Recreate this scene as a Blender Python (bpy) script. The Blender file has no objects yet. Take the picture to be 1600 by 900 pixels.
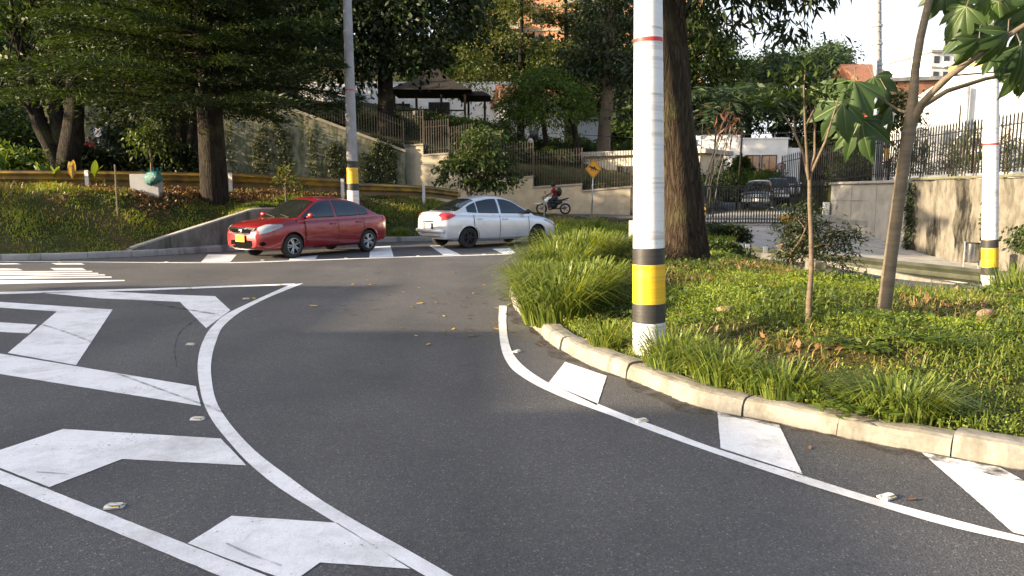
import bpy, bmesh, math, random
import numpy as np
from mathutils import Vector, Matrix
R = math.radians
SC = bpy.context.scene
COL = SC.collection

# ------------------------------------------------------------------ camera, sky, sun, exposure
F_PX, CAM_H, PITCH = 1200.0, 1.6, math.atan(150 / 1200.0)
cam_data = bpy.data.cameras.new('camera')
cam_data.sensor_width = 36.0
cam_data.lens = 36.0 * F_PX / 1600.0
cam_data.clip_end = 3000
cam = bpy.data.objects.new('camera', cam_data)
COL.objects.link(cam)
cam.location = (0, 0, CAM_H)
cam.rotation_euler = (R(90) - PITCH, 0, 0)
SC.camera = cam

SUN_EL = R(15.0)
SUN_DIR = Vector((-0.965, -0.262, 0)).normalized()      # towards the sun, on the ground plan
SUN_TO = Vector((SUN_DIR.x * math.cos(SUN_EL), SUN_DIR.y * math.cos(SUN_EL), math.sin(SUN_EL)))
world = bpy.data.worlds.new('World'); SC.world = world
world.use_nodes = True
wn = world.node_tree
sky = wn.nodes.new('ShaderNodeTexSky')
sky.sky_type = 'NISHITA'; sky.sun_disc = False
sky.sun_elevation = SUN_EL
sky.sun_rotation = math.atan2(SUN_DIR.x, SUN_DIR.y)
sky.air_density = 0.9; sky.dust_density = 6.0; sky.ozone_density = 1.2
bgn = wn.nodes['Background']; bgn.inputs['Strength'].default_value = 0.15
hz = wn.nodes.new('ShaderNodeMix'); hz.data_type = 'RGBA'                # bright hazy white low in the sky
tcw = wn.nodes.new('ShaderNodeTexCoord'); sxyz = wn.nodes.new('ShaderNodeSeparateXYZ'); mr = wn.nodes.new('ShaderNodeMapRange')
mr.interpolation_type = 'SMOOTHSTEP'; mr.inputs[1].default_value = 0.05; mr.inputs[2].default_value = 0.55; mr.inputs[3].default_value = 0.95; mr.inputs[4].default_value = 0.0
wn.links.new(tcw.outputs['Generated'], sxyz.inputs[0]); wn.links.new(sxyz.outputs[2], mr.inputs[0]); wn.links.new(mr.outputs[0], hz.inputs[0])
wn.links.new(sky.outputs[0], hz.inputs[6]); hz.inputs[7].default_value = (3.0, 3.1, 3.25, 1)
wn.links.new(hz.outputs[2], bgn.inputs[0])
sl = bpy.data.lights.new('sun', 'SUN'); sl.energy = 5.0; sl.angle = R(0.5); sl.color = (1.0, 0.80, 0.54)
sun = bpy.data.objects.new('sun', sl); COL.objects.link(sun)
sun.rotation_euler = (-SUN_TO).to_track_quat('-Z', 'Y').to_euler()
SC.view_settings.view_transform = 'Standard'; SC.view_settings.look = 'None'
SC.view_settings.gamma = 1.0; SC.view_settings.use_curve_mapping = False
SC.view_settings.exposure = 1.65
SC.render.engine = 'CYCLES'
SC.cycles.max_bounces = 6; SC.cycles.diffuse_bounces = 3; SC.cycles.glossy_bounces = 3
SC.cycles.transmission_bounces = 3; SC.cycles.transparent_max_bounces = 6

# ------------------------------------------------------------------ pixel rays of the 1600x900 photograph -> points of the place
CP, SP = math.cos(PITCH), math.sin(PITCH)
def ray(px, py):
    u = (px - 800) / F_PX; v = (450 - py) / F_PX
    return Vector((u, CP + v * SP, -SP + v * CP))
def G(px, py, z=0.0):
    d = ray(px, py); t = (z - CAM_H) / d.z
    return Vector((d.x * t, d.y * t, z))
def D(px, py, Y):
    d = ray(px, py); t = Y / d.y
    return Vector((d.x * t, Y, CAM_H + d.z * t))
def PX(px, Y): return D(px, 300, Y).x

# ------------------------------------------------------------------ tagging
def tag(o, label=None, cat=None, group=None, kind=None):
    if label: o['label'] = label
    if cat: o['category'] = cat
    if group: o['group'] = group
    if kind: o['kind'] = kind
    return o
def thing(name, label, cat, loc=(0, 0, 0), rz=0.0, group=None):
    o = bpy.data.objects.new(name, None); COL.objects.link(o)
    o.empty_display_size = 0.2
    o.location = loc; o.rotation_euler = (0, 0, rz)
    return tag(o, label, cat, group)
def copy_tree(o, parent=None):
    c = o.copy(); COL.objects.link(c)
    if parent is not None:
        c.parent = parent; c.matrix_parent_inverse = o.matrix_parent_inverse.copy()
    for ch in list(o.children): copy_tree(ch, c)
    return c

# ------------------------------------------------------------------ mesh helpers
def pch(xs, ys, x):
    xs = np.asarray(xs, float); ys = np.asarray(ys, float); x = np.asarray(x, float)
    h = np.diff(xs); d = np.diff(ys) / h
    m = np.zeros_like(ys); m[0] = d[0]; m[-1] = d[-1]
    for i in range(1, len(xs) - 1):
        if d[i-1] * d[i] > 0:
            w1 = 2*h[i] + h[i-1]; w2 = h[i] + 2*h[i-1]
            m[i] = (w1 + w2) / (w1 / d[i-1] + w2 / d[i])
    xc = np.clip(x, xs[0], xs[-1])
    i = np.clip(np.searchsorted(xs, xc, side='right') - 1, 0, len(xs) - 2)
    t = (xc - xs[i]) / h[i]
    return ((1+2*t)*(1-t)**2*ys[i] + t*(1-t)**2*h[i]*m[i] + t*t*(3-2*t)*ys[i+1] + t*t*(t-1)*h[i]*m[i+1])

def finish(name, me, material, parent=None, smooth=False, angle=None):
    if material is not None:
        for m in (material if isinstance(material, (list, tuple)) else [material]): me.materials.append(m)
    if smooth:
        me.shade_smooth()
        if angle: me.set_sharp_from_angle(angle=R(angle))
    o = bpy.data.objects.new(name, me); COL.objects.link(o)
    if parent is not None: o.parent = parent
    return o

class MB:
    def __init__(s): s.v = []; s.f = []; s.mi = []; s.cur = 0
    def add(s, vs, fs):
        b = len(s.v); s.v.extend([tuple(v) for v in vs])
        for f in fs: s.f.append(tuple(i + b for i in f)); s.mi.append(s.cur)
        return s
    def box(s, c, d, rz=0.0, rx=0.0, ry=0.0, M=None):
        hx, hy, hz = d[0]/2, d[1]/2, d[2]/2
        vs = [Vector((x, y, z)) for z in (-hz, hz) for x, y in ((-hx,-hy),(hx,-hy),(hx,hy),(-hx,hy))]
        m = Matrix.Translation(c) @ Matrix.Rotation(rz, 4, 'Z') @ Matrix.Rotation(ry, 4, 'Y') @ Matrix.Rotation(rx, 4, 'X')
        if M is not None: m = M @ m
        return s.add([m @ v for v in vs], [(3,2,1,0),(4,5,6,7),(0,1,5,4),(1,2,6,5),(2,3,7,6),(3,0,4,7)])
    def prism(s, poly, z0, z1):
        n = len(poly)
        vs = [(p[0], p[1], z0) for p in poly] + [(p[0], p[1], z1) for p in poly]
        return s.add(vs, [tuple(range(n-1, -1, -1)), tuple(range(n, 2*n))] + [(i, (i+1) % n, n+(i+1) % n, n+i) for i in range(n)])
    def tube(s, pts, radii, n=8, caps=True):
        pts = [Vector(p) for p in pts]
        if not hasattr(radii, '__len__'): radii = [radii] * len(pts)
        vs = []; fs = []; prev = None
        for i, p in enumerate(pts):
            t = (pts[min(i+1, len(pts)-1)] - pts[max(i-1, 0)])
            t = t.normalized() if t.length > 1e-9 else Vector((0,0,1))
            if prev is None:
                a = t.cross(Vector((0,0,1)));
                if a.length < 0.05: a = t.cross(Vector((0,1,0)))
            else: a = prev - t * prev.dot(t)
            a.normalize(); prev = a; b = t.cross(a)
            for k in range(n):
                an = 2*math.pi*k/n
                vs.append(p + (a*math.cos(an) + b*math.sin(an)) * radii[i])
        for i in range(len(pts)-1):
            for k in range(n):
                fs.append((i*n+k, i*n+(k+1) % n, (i+1)*n+(k+1) % n, (i+1)*n+k))
        if caps:
            fs.append(tuple(range(n-1, -1, -1))); q = (len(pts)-1)*n
            fs.append(tuple(range(q, q+n)))
        return s.add(vs, fs)
    def lathe(s, prof, n=24, M=None, closed=False):          # prof: (r, z) about Z
        vs = []; fs = []; m = len(prof)
        for k in range(n):
            an = 2*math.pi*k/n
            for r, z in prof:
                v = Vector((r*math.cos(an), r*math.sin(an), z))
                vs.append(M @ v if M is not None else v)
        for k in range(n):
            for i in range(m if closed else m-1):
                j = (i+1) % m
                fs.append((k*m+i, ((k+1) % n)*m+i, ((k+1) % n)*m+j, k*m+j))
        return s.add(vs, fs)
    def ball(s, c, r, n=10, M=None):
        r = r if hasattr(r, '__len__') else (r, r, r)
        vs = [(c[0], c[1], c[2]-r[2])]; fs = []; mrow = n//2
        for i in range(1, mrow):
            ph = -math.pi/2 + math.pi*i/mrow
            for k in range(n):
                an = 2*math.pi*k/n
                vs.append((c[0]+r[0]*math.cos(ph)*math.cos(an), c[1]+r[1]*math.cos(ph)*math.sin(an), c[2]+r[2]*math.sin(ph)))
        vs.append((c[0], c[1], c[2]+r[2])); q = len(vs)-1
        for k in range(n): fs.append((0, 1+(k+1) % n, 1+k))
        for i in range(mrow-2):
            for k in range(n):
                a = 1+i*n+k; b = 1+i*n+(k+1) % n
                fs.append((a, b, b+n, a+n))
        for k in range(n): fs.append((q, 1+(mrow-2)*n+k, 1+(mrow-2)*n+(k+1) % n))
        if M is not None: vs = [M @ Vector(v) for v in vs]
        return s.add(vs, fs)
    def build(s, name, material, parent=None, smooth=False, angle=None):
        me = bpy.data.meshes.new(name)
        me.from_pydata(s.v, [], s.f)
        o = finish(name, me, material, parent, smooth, angle)
        if any(s.mi): me.polygons.foreach_set('material_index', s.mi)
        me.update()
        return o

def quads_mesh(name, V, nq, material, parent=None, tone=None, smooth=False, F=None):
    """big arrays: V (N,3); faces are consecutive quads unless F is given"""
    me = bpy.data.meshes.new(name)
    V = np.ascontiguousarray(V, dtype=np.float32)
    F = np.arange(nq*4, dtype=np.int32).reshape(-1, 4) if F is None else np.ascontiguousarray(F, dtype=np.int32)
    me.vertices.add(len(V)); me.vertices.foreach_set('co', V.ravel())
    me.loops.add(F.size); me.loops.foreach_set('vertex_index', F.ravel())
    me.polygons.add(len(F))
    me.polygons.foreach_set('loop_start', np.arange(0, F.size, F.shape[1], dtype=np.int32))
    try: me.polygons.foreach_set('loop_total', np.full(len(F), F.shape[1], dtype=np.int32))
    except Exception: pass
    if tone is not None:
        a = me.attributes.new('tone', 'FLOAT', 'POINT'); a.data.foreach_set('value', np.ascontiguousarray(tone, dtype=np.float32))
    me.update(calc_edges=True); me.validate()
    return finish(name, me, material, parent, smooth)

def grid_mesh(name, xs, ys, hf, material, parent=None, smooth=True):
    X, Y = np.meshgrid(xs, ys); Z = hf(X.ravel(), Y.ravel())
    V = np.stack([X.ravel(), Y.ravel(), Z], 1); nx, ny = len(xs), len(ys)
    i = (np.arange(ny-1)[:, None]*nx + np.arange(nx-1)[None, :]).ravel()
    F = np.stack([i, i+1, i+nx+1, i+nx], 1)
    return quads_mesh(name, V, len(F), material, parent, smooth=smooth, F=F)

# ------------------------------------------------------------------ materials
MATS = {}
def node_mat(name):
    m = bpy.data.materials.new(name); m.use_nodes = True
    nt = m.node_tree; b = nt.nodes['Principled BSDF']; MATS[name] = m
    return m, nt, b
def N(nt, typ, **kw):
    n = nt.nodes.new(typ)
    for k, v in kw.items():
        if k.startswith('i_'):
            key = k[2:]; key = int(key) if key.isdigit() else key.replace('_', ' ')
            n.inputs[key].default_value = v
        else: setattr(n, k, v)
    return n
def coords(nt, scale=(1,1,1), world_=False):
    if world_: src = N(nt, 'ShaderNodeNewGeometry').outputs['Position']
    else: src = N(nt, 'ShaderNodeTexCoord').outputs['Object']
    mp = N(nt, 'ShaderNodeMapping'); mp.inputs['Scale'].default_value = scale
    nt.links.new(src, mp.inputs['Vector'])
    return mp.outputs[0]
def ramp(nt, fac, stops):
    r = N(nt, 'ShaderNodeValToRGB'); e = r.color_ramp.elements
    while len(e) < len(stops): e.new(0.5)
    for el, (p, c) in zip(e, stops):
        el.position = p; el.color = (*c, 1) if len(c) == 3 else c
    nt.links.new(fac, r.inputs[0]); return r.outputs[0]
def mix(nt, a, b, fac, mode='MIX'):
    m = N(nt, 'ShaderNodeMix', data_type='RGBA', blend_type=mode)
    for s, v in ((0, fac), (6, a), (7, b)):
        if hasattr(v, 'links'): nt.links.new(v, m.inputs[s])
        elif s == 0: m.inputs[0].default_value = v
        else: m.inputs[s].default_value = (*v, 1)
    return m.outputs[2]
def noise(nt, vec, scale, detail=5, rough=0.55):
    n = N(nt, 'ShaderNodeTexNoise'); n.inputs['Scale'].default_value = scale
    n.inputs['Detail'].default_value = detail; n.inputs['Roughness'].default_value = rough
    nt.links.new(vec, n.inputs['Vector']); return n.outputs['Fac']
def bump(nt, b, h, strength=0.3, dist=0.01):
    n = N(nt, 'ShaderNodeBump'); n.inputs['Strength'].default_value = strength; n.inputs['Distance'].default_value = dist
    nt.links.new(h, n.inputs['Height']); nt.links.new(n.outputs[0], b.inputs['Normal'])
def pm(name, c1, c2=None, scale=4.0, rough=0.7, metal=0.0, spec=0.4, bmp=0.0, stretch=(1,1,1), coat=0.0, lo=0.35, hi=0.65, wear=None, wscale=1.0):
    m, nt, b = node_mat(name)
    b.inputs['Roughness'].default_value = rough; b.inputs['Metallic'].default_value = metal
    b.inputs['Specular IOR Level'].default_value = spec; b.inputs['Coat Weight'].default_value = coat
    b.inputs['Coat Roughness'].default_value = 0.06
    c2 = c2 or tuple(x*0.8 for x in c1)
    v = coords(nt, stretch, world_=True); n = noise(nt, v, scale)
    c = ramp(nt, n, [(lo, c1), (hi, c2)])
    if wear:
        n2 = noise(nt, v, wscale, 6, 0.65)
        c = mix(nt, c, wear, ramp(nt, n2, [(0.52, (0,0,0)), (0.68, (0.8,0.8,0.8))]))
    nt.links.new(c, b.inputs['Base Color'])
    if bmp: bump(nt, b, noise(nt, v, scale*6, 6), bmp, 0.02)
    return m
def leafmat(name, dark, light, transl=0.35, rough=0.55, scale=0.8):
    m, nt, b = node_mat(name)
    at = N(nt, 'ShaderNodeAttribute', attribute_name='tone')
    c = ramp(nt, at.outputs['Fac'], [(0.0, dark), (0.55, tuple((a+q)/2 for a, q in zip(dark, light))), (1.0, light)])
    v = coords(nt, world_=True); n = noise(nt, v, scale, 3)
    c = mix(nt, c, (1.0, 0.93, 0.62), ramp(nt, n, [(0.45, (0,0,0)), (0.75, (0.75,0.75,0.75))]), 'MULTIPLY')
    nt.links.new(c, b.inputs['Base Color'])
    b.inputs['Roughness'].default_value = rough; b.inputs['Specular IOR Level'].default_value = 0.35
    t = N(nt, 'ShaderNodeBsdfTranslucent')
    tc = mix(nt, c, (1.5, 1.35, 0.5), 1.0, 'MULTIPLY'); nt.links.new(tc, t.inputs[0])
    mx = N(nt, 'ShaderNodeMixShader'); mx.inputs[0].default_value = transl
    nt.links.new(b.outputs[0], mx.inputs[1]); nt.links.new(t.outputs[0], mx.inputs[2])
    nt.links.new(mx.outputs[0], nt.nodes['Material Output'].inputs[0])
    return m

def asphalt_mat():
    m, nt, b = node_mat('asphalt')
    v = coords(nt, world_=True)
    vor = N(nt, 'ShaderNodeTexVoronoi'); vor.inputs['Scale'].default_value = 112; nt.links.new(v, vor.inputs['Vector'])
    chips = ramp(nt, vor.outputs['Color'], [(0.0, (0.032,0.032,0.034)), (0.45, (0.072,0.072,0.075)), (0.8, (0.11,0.109,0.109)), (1.0, (0.30,0.295,0.285))])
    fine = noise(nt, v, 260, 3)
    c = mix(nt, chips, (0.080,0.080,0.082), 0.40)
    c = mix(nt, c, ramp(nt, fine, [(0.3, (0.6,0.6,0.6)), (0.7, (1.4,1.4,1.4))]), 0.8, 'MULTIPLY')
    big = noise(nt, v, 0.35, 5, 0.6)
    c = mix(nt, c, ramp(nt, big, [(0.3, (0.74,0.74,0.76)), (0.7, (1.26,1.24,1.21))]), 1.0, 'MULTIPLY')
    mid = noise(nt, coords(nt, (1.6, 4.5, 1), True), 1.0, 6, 0.7)
    c = mix(nt, c, (0.025,0.025,0.026), ramp(nt, mid, [(0.62, (0,0,0)), (0.76, (0.6,0.6,0.6))]))
    # cracks
    vd = N(nt, 'ShaderNodeTexVoronoi', feature='DISTANCE_TO_EDGE'); vd.inputs['Scale'].default_value = 0.42
    wv = N(nt, 'ShaderNodeVectorMath', operation='ADD')
    nz = N(nt, 'ShaderNodeTexNoise'); nz.inputs['Scale'].default_value = 1.7; nt.links.new(v, nz.inputs['Vector'])
    nt.links.new(v, wv.inputs[0]); nt.links.new(nz.outputs['Color'], wv.inputs[1]); nt.links.new(wv.outputs[0], vd.inputs['Vector'])
    cr = ramp(nt, vd.outputs['Distance'], [(0.0, (0.8,0.8,0.8)), (0.006, (0,0,0))])
    msk = ramp(nt, noise(nt, v, 0.25, 2), [(0.5, (0,0,0)), (0.62, (1,1,1))])
    c = mix(nt, c, (0.02,0.02,0.021), mix(nt, cr, msk, 1.0, 'MULTIPLY'))
    wp = noise(nt, coords(nt, (0.55, 0.10, 1), True), 1.6, 4, 0.5)                 # polished wheel paths along the lane
    c = mix(nt, c, ramp(nt, wp, [(0.35, (0.90,0.90,0.90)), (0.5, (1.06,1.06,1.06)), (0.65, (1.22,1.21,1.20))]), 1.0, 'MULTIPLY')
    vo = N(nt, 'ShaderNodeTexVoronoi'); vo.inputs['Scale'].default_value = 1.3; nt.links.new(v, vo.inputs['Vector'])
    wob = mix(nt, vo.outputs['Distance'], noise(nt, v, 5, 5, 0.7), 0.35)
    c = mix(nt, c, (0.018,0.018,0.019), ramp(nt, wob, [(0.12, (0.65,0.65,0.65)), (0.215, (0,0,0))]))   # oil drips
    nt.links.new(c, b.inputs['Base Color'])
    nt.links.new(ramp(nt, wp, [(0.3, (0.68,)*3), (0.7, (0.88,)*3)]), b.inputs['Roughness'])
    b.inputs['Roughness'].default_value = 0.78; b.inputs['Specular IOR Level'].default_value = 0.35
    bump(nt, b, vor.outputs['Distance'], 0.5, 0.006)
    return m
def paint_mat():
    m, nt, b = node_mat('road_paint')
    v = coords(nt, world_=True)
    n = noise(nt, v, 2.2, 6, 0.7); n2 = noise(nt, v, 150, 3)
    c = ramp(nt, n, [(0.28, (0.58,0.575,0.57)), (0.5, (0.83,0.83,0.835)), (0.75, (0.65,0.65,0.655))])
    s = noise(nt, coords(nt, (14, 1.2, 1), True), 2.0, 5, 0.7)
    c = mix(nt, c, (0.38,0.375,0.37), ramp(nt, s, [(0.58, (0,0,0)), (0.75, (0.5,0.5,0.5))]))
    n3 = noise(nt, v, 24, 4, 0.8)
    c = mix(nt, c, (0.11,0.11,0.11), ramp(nt, n3, [(0.63, (0,0,0)), (0.72, (0.85,0.85,0.85))]))
    g4 = noise(nt, coords(nt, (0.7, 0.7, 1), True), 1.1, 7, 0.75)
    c = mix(nt, c, (0.30,0.29,0.28), ramp(nt, g4, [(0.5, (0,0,0)), (0.72, (0.6,0.6,0.6))]))
    ch = mix(nt, noise(nt, v, 42, 6, 0.75), noise(nt, v, 1.7, 4, 0.6), 0.38); al = ramp(nt, ch, [(0.615, (1,1,1)), (0.635, (0,0,0))]); nt.links.new(al, b.inputs['Alpha'])
    c = mix(nt, c, ramp(nt, n2, [(0.3, (0.86,0.86,0.86)), (0.7, (1.08,1.08,1.08))]), 1.0, 'MULTIPLY')
    nt.links.new(c, b.inputs['Base Color']); b.inputs['Roughness'].default_value = 0.65
    bump(nt, b, n2, 0.25, 0.003)
    return m
def ground_mat():
    m, nt, b = node_mat('soil_and_turf')
    v = coords(nt, world_=True)
    n = noise(nt, v, 0.9, 6, 0.65); n2 = noise(nt, v, 18, 5, 0.7)
    c = ramp(nt, n, [(0.35, (0.028,0.045,0.014)), (0.52, (0.05,0.055,0.02)), (0.68, (0.095,0.065,0.036))])
    c = mix(nt, c, ramp(nt, n2, [(0.3, (0.5,0.5,0.5)), (0.7, (1.4,1.35,1.3))]), 1.0, 'MULTIPLY')
    nt.links.new(c, b.inputs['Base Color']); b.inputs['Roughness'].default_value = 0.95
    b.inputs['Specular IOR Level'].default_value = 0.1
    bump(nt, b, n2, 0.8, 0.05)
    return m
def bark_mat(name, c1, c2, sc=5.0, strength=0.9):
    m, nt, b = node_mat(name)
    v0 = coords(nt, (1, 1, 0.14), True)
    nz = N(nt, 'ShaderNodeTexNoise'); nz.inputs['Scale'].default_value = sc*0.8; nz.inputs['Detail'].default_value = 5; nt.links.new(v0, nz.inputs['Vector'])
    va = N(nt, 'ShaderNodeVectorMath', operation='MULTIPLY_ADD'); va.inputs[1].default_value = (0.22, 0.22, 0.22); nt.links.new(nz.outputs['Color'], va.inputs[0]); nt.links.new(v0, va.inputs[2]); v = va.outputs[0]
    n = noise(nt, v, sc*2, 8, 0.7)
    w = N(nt, 'ShaderNodeTexVoronoi', feature='DISTANCE_TO_EDGE'); w.inputs['Scale'].default_value = sc*1.6
    nt.links.new(v, w.inputs['Vector'])
    e = ramp(nt, w.outputs['Distance'], [(0.0, (0.3,0.3,0.3)), (0.16, (1,1,1))])
    c = ramp(nt, n, [(0.3, c1), (0.7, c2)])
    c = mix(nt, c, e, 0.75, 'MULTIPLY')
    moss = noise(nt, coords(nt, world_=True), 1.3, 4)
    c = mix(nt, c, (0.075,0.075,0.03), ramp(nt, moss, [(0.55, (0,0,0)), (0.72, (0.6,0.6,0.6))]))
    nt.links.new(c, b.inputs['Base Color']); b.inputs['Roughness'].default_value = 0.92
    b.inputs['Specular IOR Level'].default_value = 0.15
    mh = mix(nt, e, n, 0.4)
    bump(nt, b, mh, strength, 0.04)
    return m
def concrete_mat(name, c, stain=(0.06,0.058,0.05), amount=0.6, streak=True, tint=None, sv=(1.3, 1.3, 0.16), st=(0.53, 0.66)):
    m, nt, b = node_mat(name)
    v = coords(nt, world_=True)
    n = noise(nt, v, 2.0, 7, 0.65); n2 = noise(nt, v, 40, 4)
    col = ramp(nt, n, [(0.3, tuple(x*0.72 for x in c)), (0.55, c), (0.8, tuple(min(1, x*1.12) for x in c))])
    if streak:
        s = noise(nt, coords(nt, sv, True), 1.5, 6, 0.62)
        col = mix(nt, col, stain, ramp(nt, s, [(st[0], (0,0,0)), (st[1], (amount,)*3)]))
    if tint:
        t = noise(nt, coords(nt, (1, 1, 0.4), True), 3.2, 6, 0.7)
        col = mix(nt, col, tint, ramp(nt, t, [(0.45, (0,0,0)), (0.6, (0.8,0.8,0.8))]))
    col = mix(nt, col, ramp(nt, n2, [(0.3, (0.88,)*3), (0.7, (1.1,)*3)]), 1.0, 'MULTIPLY')
    nt.links.new(col, b.inputs['Base Color']); b.inputs['Roughness'].default_value = 0.88
    b.inputs['Specular IOR Level'].default_value = 0.25
    bump(nt, b, n2, 0.3, 0.01)
    return m
def brick_mat(name, c1, c2, mortar, scale=4.0):
    m, nt, b = node_mat(name)
    tc = N(nt, 'ShaderNodeNewGeometry').outputs['Position']
    sep = N(nt, 'ShaderNodeSeparateXYZ'); nt.links.new(tc, sep.inputs[0])
    ad = N(nt, 'ShaderNodeMath', operation='ADD'); nt.links.new(sep.outputs[0], ad.inputs[0]); nt.links.new(sep.outputs[1], ad.inputs[1])
    cb = N(nt, 'ShaderNodeCombineXYZ'); nt.links.new(ad.outputs[0], cb.inputs[0]); nt.links.new(sep.outputs[2], cb.inputs[1])
    br = N(nt, 'ShaderNodeTexBrick'); br.inputs['Scale'].default_value = scale
    br.inputs['Color1'].default_value = (*c1, 1); br.inputs['Color2'].default_value = (*c2, 1); br.inputs['Mortar'].default_value = (*mortar, 1)
    br.inputs['Mortar Size'].default_value = 0.015
    nt.links.new(cb.outputs[0], br.inputs['Vector'])
    n = noise(nt, coords(nt, world_=True), 0.6, 5)
    c = mix(nt, br.outputs['Color'], ramp(nt, n, [(0.3, (0.75,)*3), (0.7, (1.15,)*3)]), 1.0, 'MULTIPLY')
    nt.links.new(c, b.inputs['Base Color']); b.inputs['Roughness'].default_value = 0.85
    return m
def glass_dark(name, c=(0.012,0.014,0.014), rough=0.03, spec=0.9):
    m, nt, b = node_mat(name)
    n = noise(nt, coords(nt, world_=True), 2.5, 3)
    nt.links.new(ramp(nt, n, [(0.3, c), (0.7, tuple(x*1.6 for x in c))]), b.inputs['Base Color'])
    b.inputs['Roughness'].default_value = rough; b.inputs['Specular IOR Level'].default_value = spec
    b.inputs['IOR'].default_value = 1.45
    return m
def car_paint(name, c, metal=0.3, rough=0.35):
    m, nt, b = node_mat(name)
    n = noise(nt, coords(nt, world_=True), 900, 2); d = noise(nt, coords(nt, world_=True), 3.0, 5)
    col = mix(nt, c, tuple(min(1, x*1.25) for x in c), ramp(nt, n, [(0.4, (0,)*3), (0.6, (1,)*3)]))
    col = mix(nt, col, (0.20,0.17,0.14), ramp(nt, d, [(0.5, (0,)*3), (0.8, (0.18,)*3)]))
    nt.links.new(col, b.inputs['Base Color'])
    b.inputs['Metallic'].default_value = metal; b.inputs['Roughness'].default_value = rough
    b.inputs['Coat Weight'].default_value = 0.8; b.inputs['Coat Roughness'].default_value = 0.05
    return m

M_asphalt = asphalt_mat(); M_paint = paint_mat(); M_ground = ground_mat()
M_kerb = concrete_mat('kerb_concrete', (0.265,0.25,0.218), (0.05,0.045,0.035), 0.85, True, (0.17,0.155,0.125))
M_kerbgrey = concrete_mat('kerb_grey', (0.30,0.295,0.28), (0.06,0.06,0.055), 0.7)
M_conc = concrete_mat('concrete', (0.36,0.35,0.325), (0.09,0.085,0.075), 0.5)
M_apron = concrete_mat('apron_concrete', (0.40,0.37,0.33), (0.16,0.15,0.13), 0.3)
M_wingwall = concrete_mat('wing_wall_concrete', (0.20,0.195,0.18), (0.03,0.033,0.025), 0.9, True, (0.10,0.11,0.08))
M_beige = concrete_mat('beige_wall', (0.38,0.335,0.25), (0.22,0.19,0.13), 0.35)
M_ivywall = concrete_mat('ivy_wall', (0.26,0.235,0.16), (0.05,0.058,0.03), 0.9, True, (0.065,0.085,0.035))
M_oldwall = concrete_mat('old_wall', (0.19,0.175,0.145), (0.010,0.010,0.009), 1.0, True, (0.10,0.09,0.07), (0.8, 0.8, 0.22), (0.50, 0.57))
M_formed = concrete_mat('formed_wall', (0.34,0.33,0.30), (0.25,0.24,0.22), 0.4)
M_white = pm('white_render', (0.80,0.79,0.77), (0.70,0.69,0.66), 1.5, 0.8)
M_pole = pm('pole_white_paint', (0.74,0.74,0.73), (0.68,0.68,0.675), 6, 0.5, bmp=0.07, stretch=(0.3,0.3,8), wear=(0.36,0.345,0.32), wscale=2.2)
nt_ = M_pole.node_tree; b_ = nt_.nodes['Principled BSDF']; old_ = b_.inputs['Base Color'].links[0].from_socket
dr_ = noise(nt_, coords(nt_, (9, 9, 0.45), True), 1.6, 6, 0.65)
c_ = mix(nt_, old_, (0.30,0.285,0.255), ramp(nt_, dr_, [(0.55, (0,)*3), (0.72, (0.55,)*3)]))
sp_ = noise(nt_, coords(nt_, world_=True), 28, 4, 0.7); c_ = mix(nt_, c_, (0.22,0.21,0.19), ramp(nt_, sp_, [(0.66, (0,)*3), (0.72, (0.6,)*3)]))
nt_.links.new(c_, b_.inputs['Base Color'])
M_polegrey = concrete_mat('pole_concrete', (0.36,0.36,0.36), (0.18,0.18,0.18), 0.4)
M_black = pm('black_paint', (0.028,0.027,0.026), (0.045,0.042,0.038), 8, 0.5, bmp=0.2, stretch=(0.3,0.3,6))
M_yellow = pm('yellow_paint', (0.80,0.50,0.02), (0.68,0.40,0.015), 8, 0.45, bmp=0.2, stretch=(0.3,0.3,6), wear=(0.5,0.36,0.08), wscale=3)
M_railyellow = pm('rail_yellow', (0.33,0.205,0.03), (0.17,0.11,0.035), 3, 0.5, wear=(0.10,0.068,0.04), wscale=1.5)
M_raildark = pm('rail_rusty', (0.20,0.13,0.06), (0.12,0.08,0.04), 3, 0.6)
M_galv = pm('galvanised', (0.42,0.43,0.44), (0.30,0.31,0.32), 6, 0.45, 0.6)
M_railgreen = pm('rail_weathered', (0.10,0.105,0.07), (0.06,0.065,0.042), 3, 0.5, 0.3)
M_iron = pm('black_iron', (0.018,0.018,0.02), (0.03,0.028,0.026), 5, 0.5)
M_rusty = pm('brown_iron', (0.055,0.044,0.034), (0.03,0.025,0.02), 5, 0.7)
M_red = pm('red_paint', (0.55,0.05,0.04), (0.45,0.04,0.04), 9, 0.5)
M_bark = bark_mat('bark_big', (0.012,0.009,0.007), (0.075,0.053,0.034), 9.0, 1.0)
M_barkdark = bark_mat('bark_dark', (0.012,0.010,0.008), (0.045,0.036,0.028), 9.0, 0.8)
M_barkpale = pm('bark_pale', (0.17,0.135,0.09), (0.11,0.088,0.06), 7, 0.7, bmp=0.4, stretch=(0.5,0.5,3))
M_barkbrown = pm('bark_brown', (0.17,0.125,0.08), (0.095,0.07,0.048), 9, 0.8, bmp=0.5, stretch=(0.6,0.6,2))
L_dark = leafmat('leaf_dark', (0.007,0.014,0.005), (0.035,0.058,0.014), 0.22)
L_mid = leafmat('leaf_mid', (0.015,0.032,0.008), (0.07,0.11,0.022), 0.33)
L_bright = leafmat('leaf_bright', (0.04,0.08,0.012), (0.13,0.19,0.03), 0.4)
L_olive = leafmat('leaf_olive', (0.025,0.040,0.010), (0.11,0.13,0.03), 0.35)
L_pine = leafmat('leaf_pine', (0.006,0.012,0.004), (0.065,0.11,0.022), 0.25)
L_blue = leafmat('leaf_blue_green', (0.02,0.045,0.025), (0.07,0.11,0.06), 0.35)
L_big = leafmat('leaf_lobed', (0.018,0.042,0.014), (0.065,0.115,0.035), 0.35, 0.45)
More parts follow.
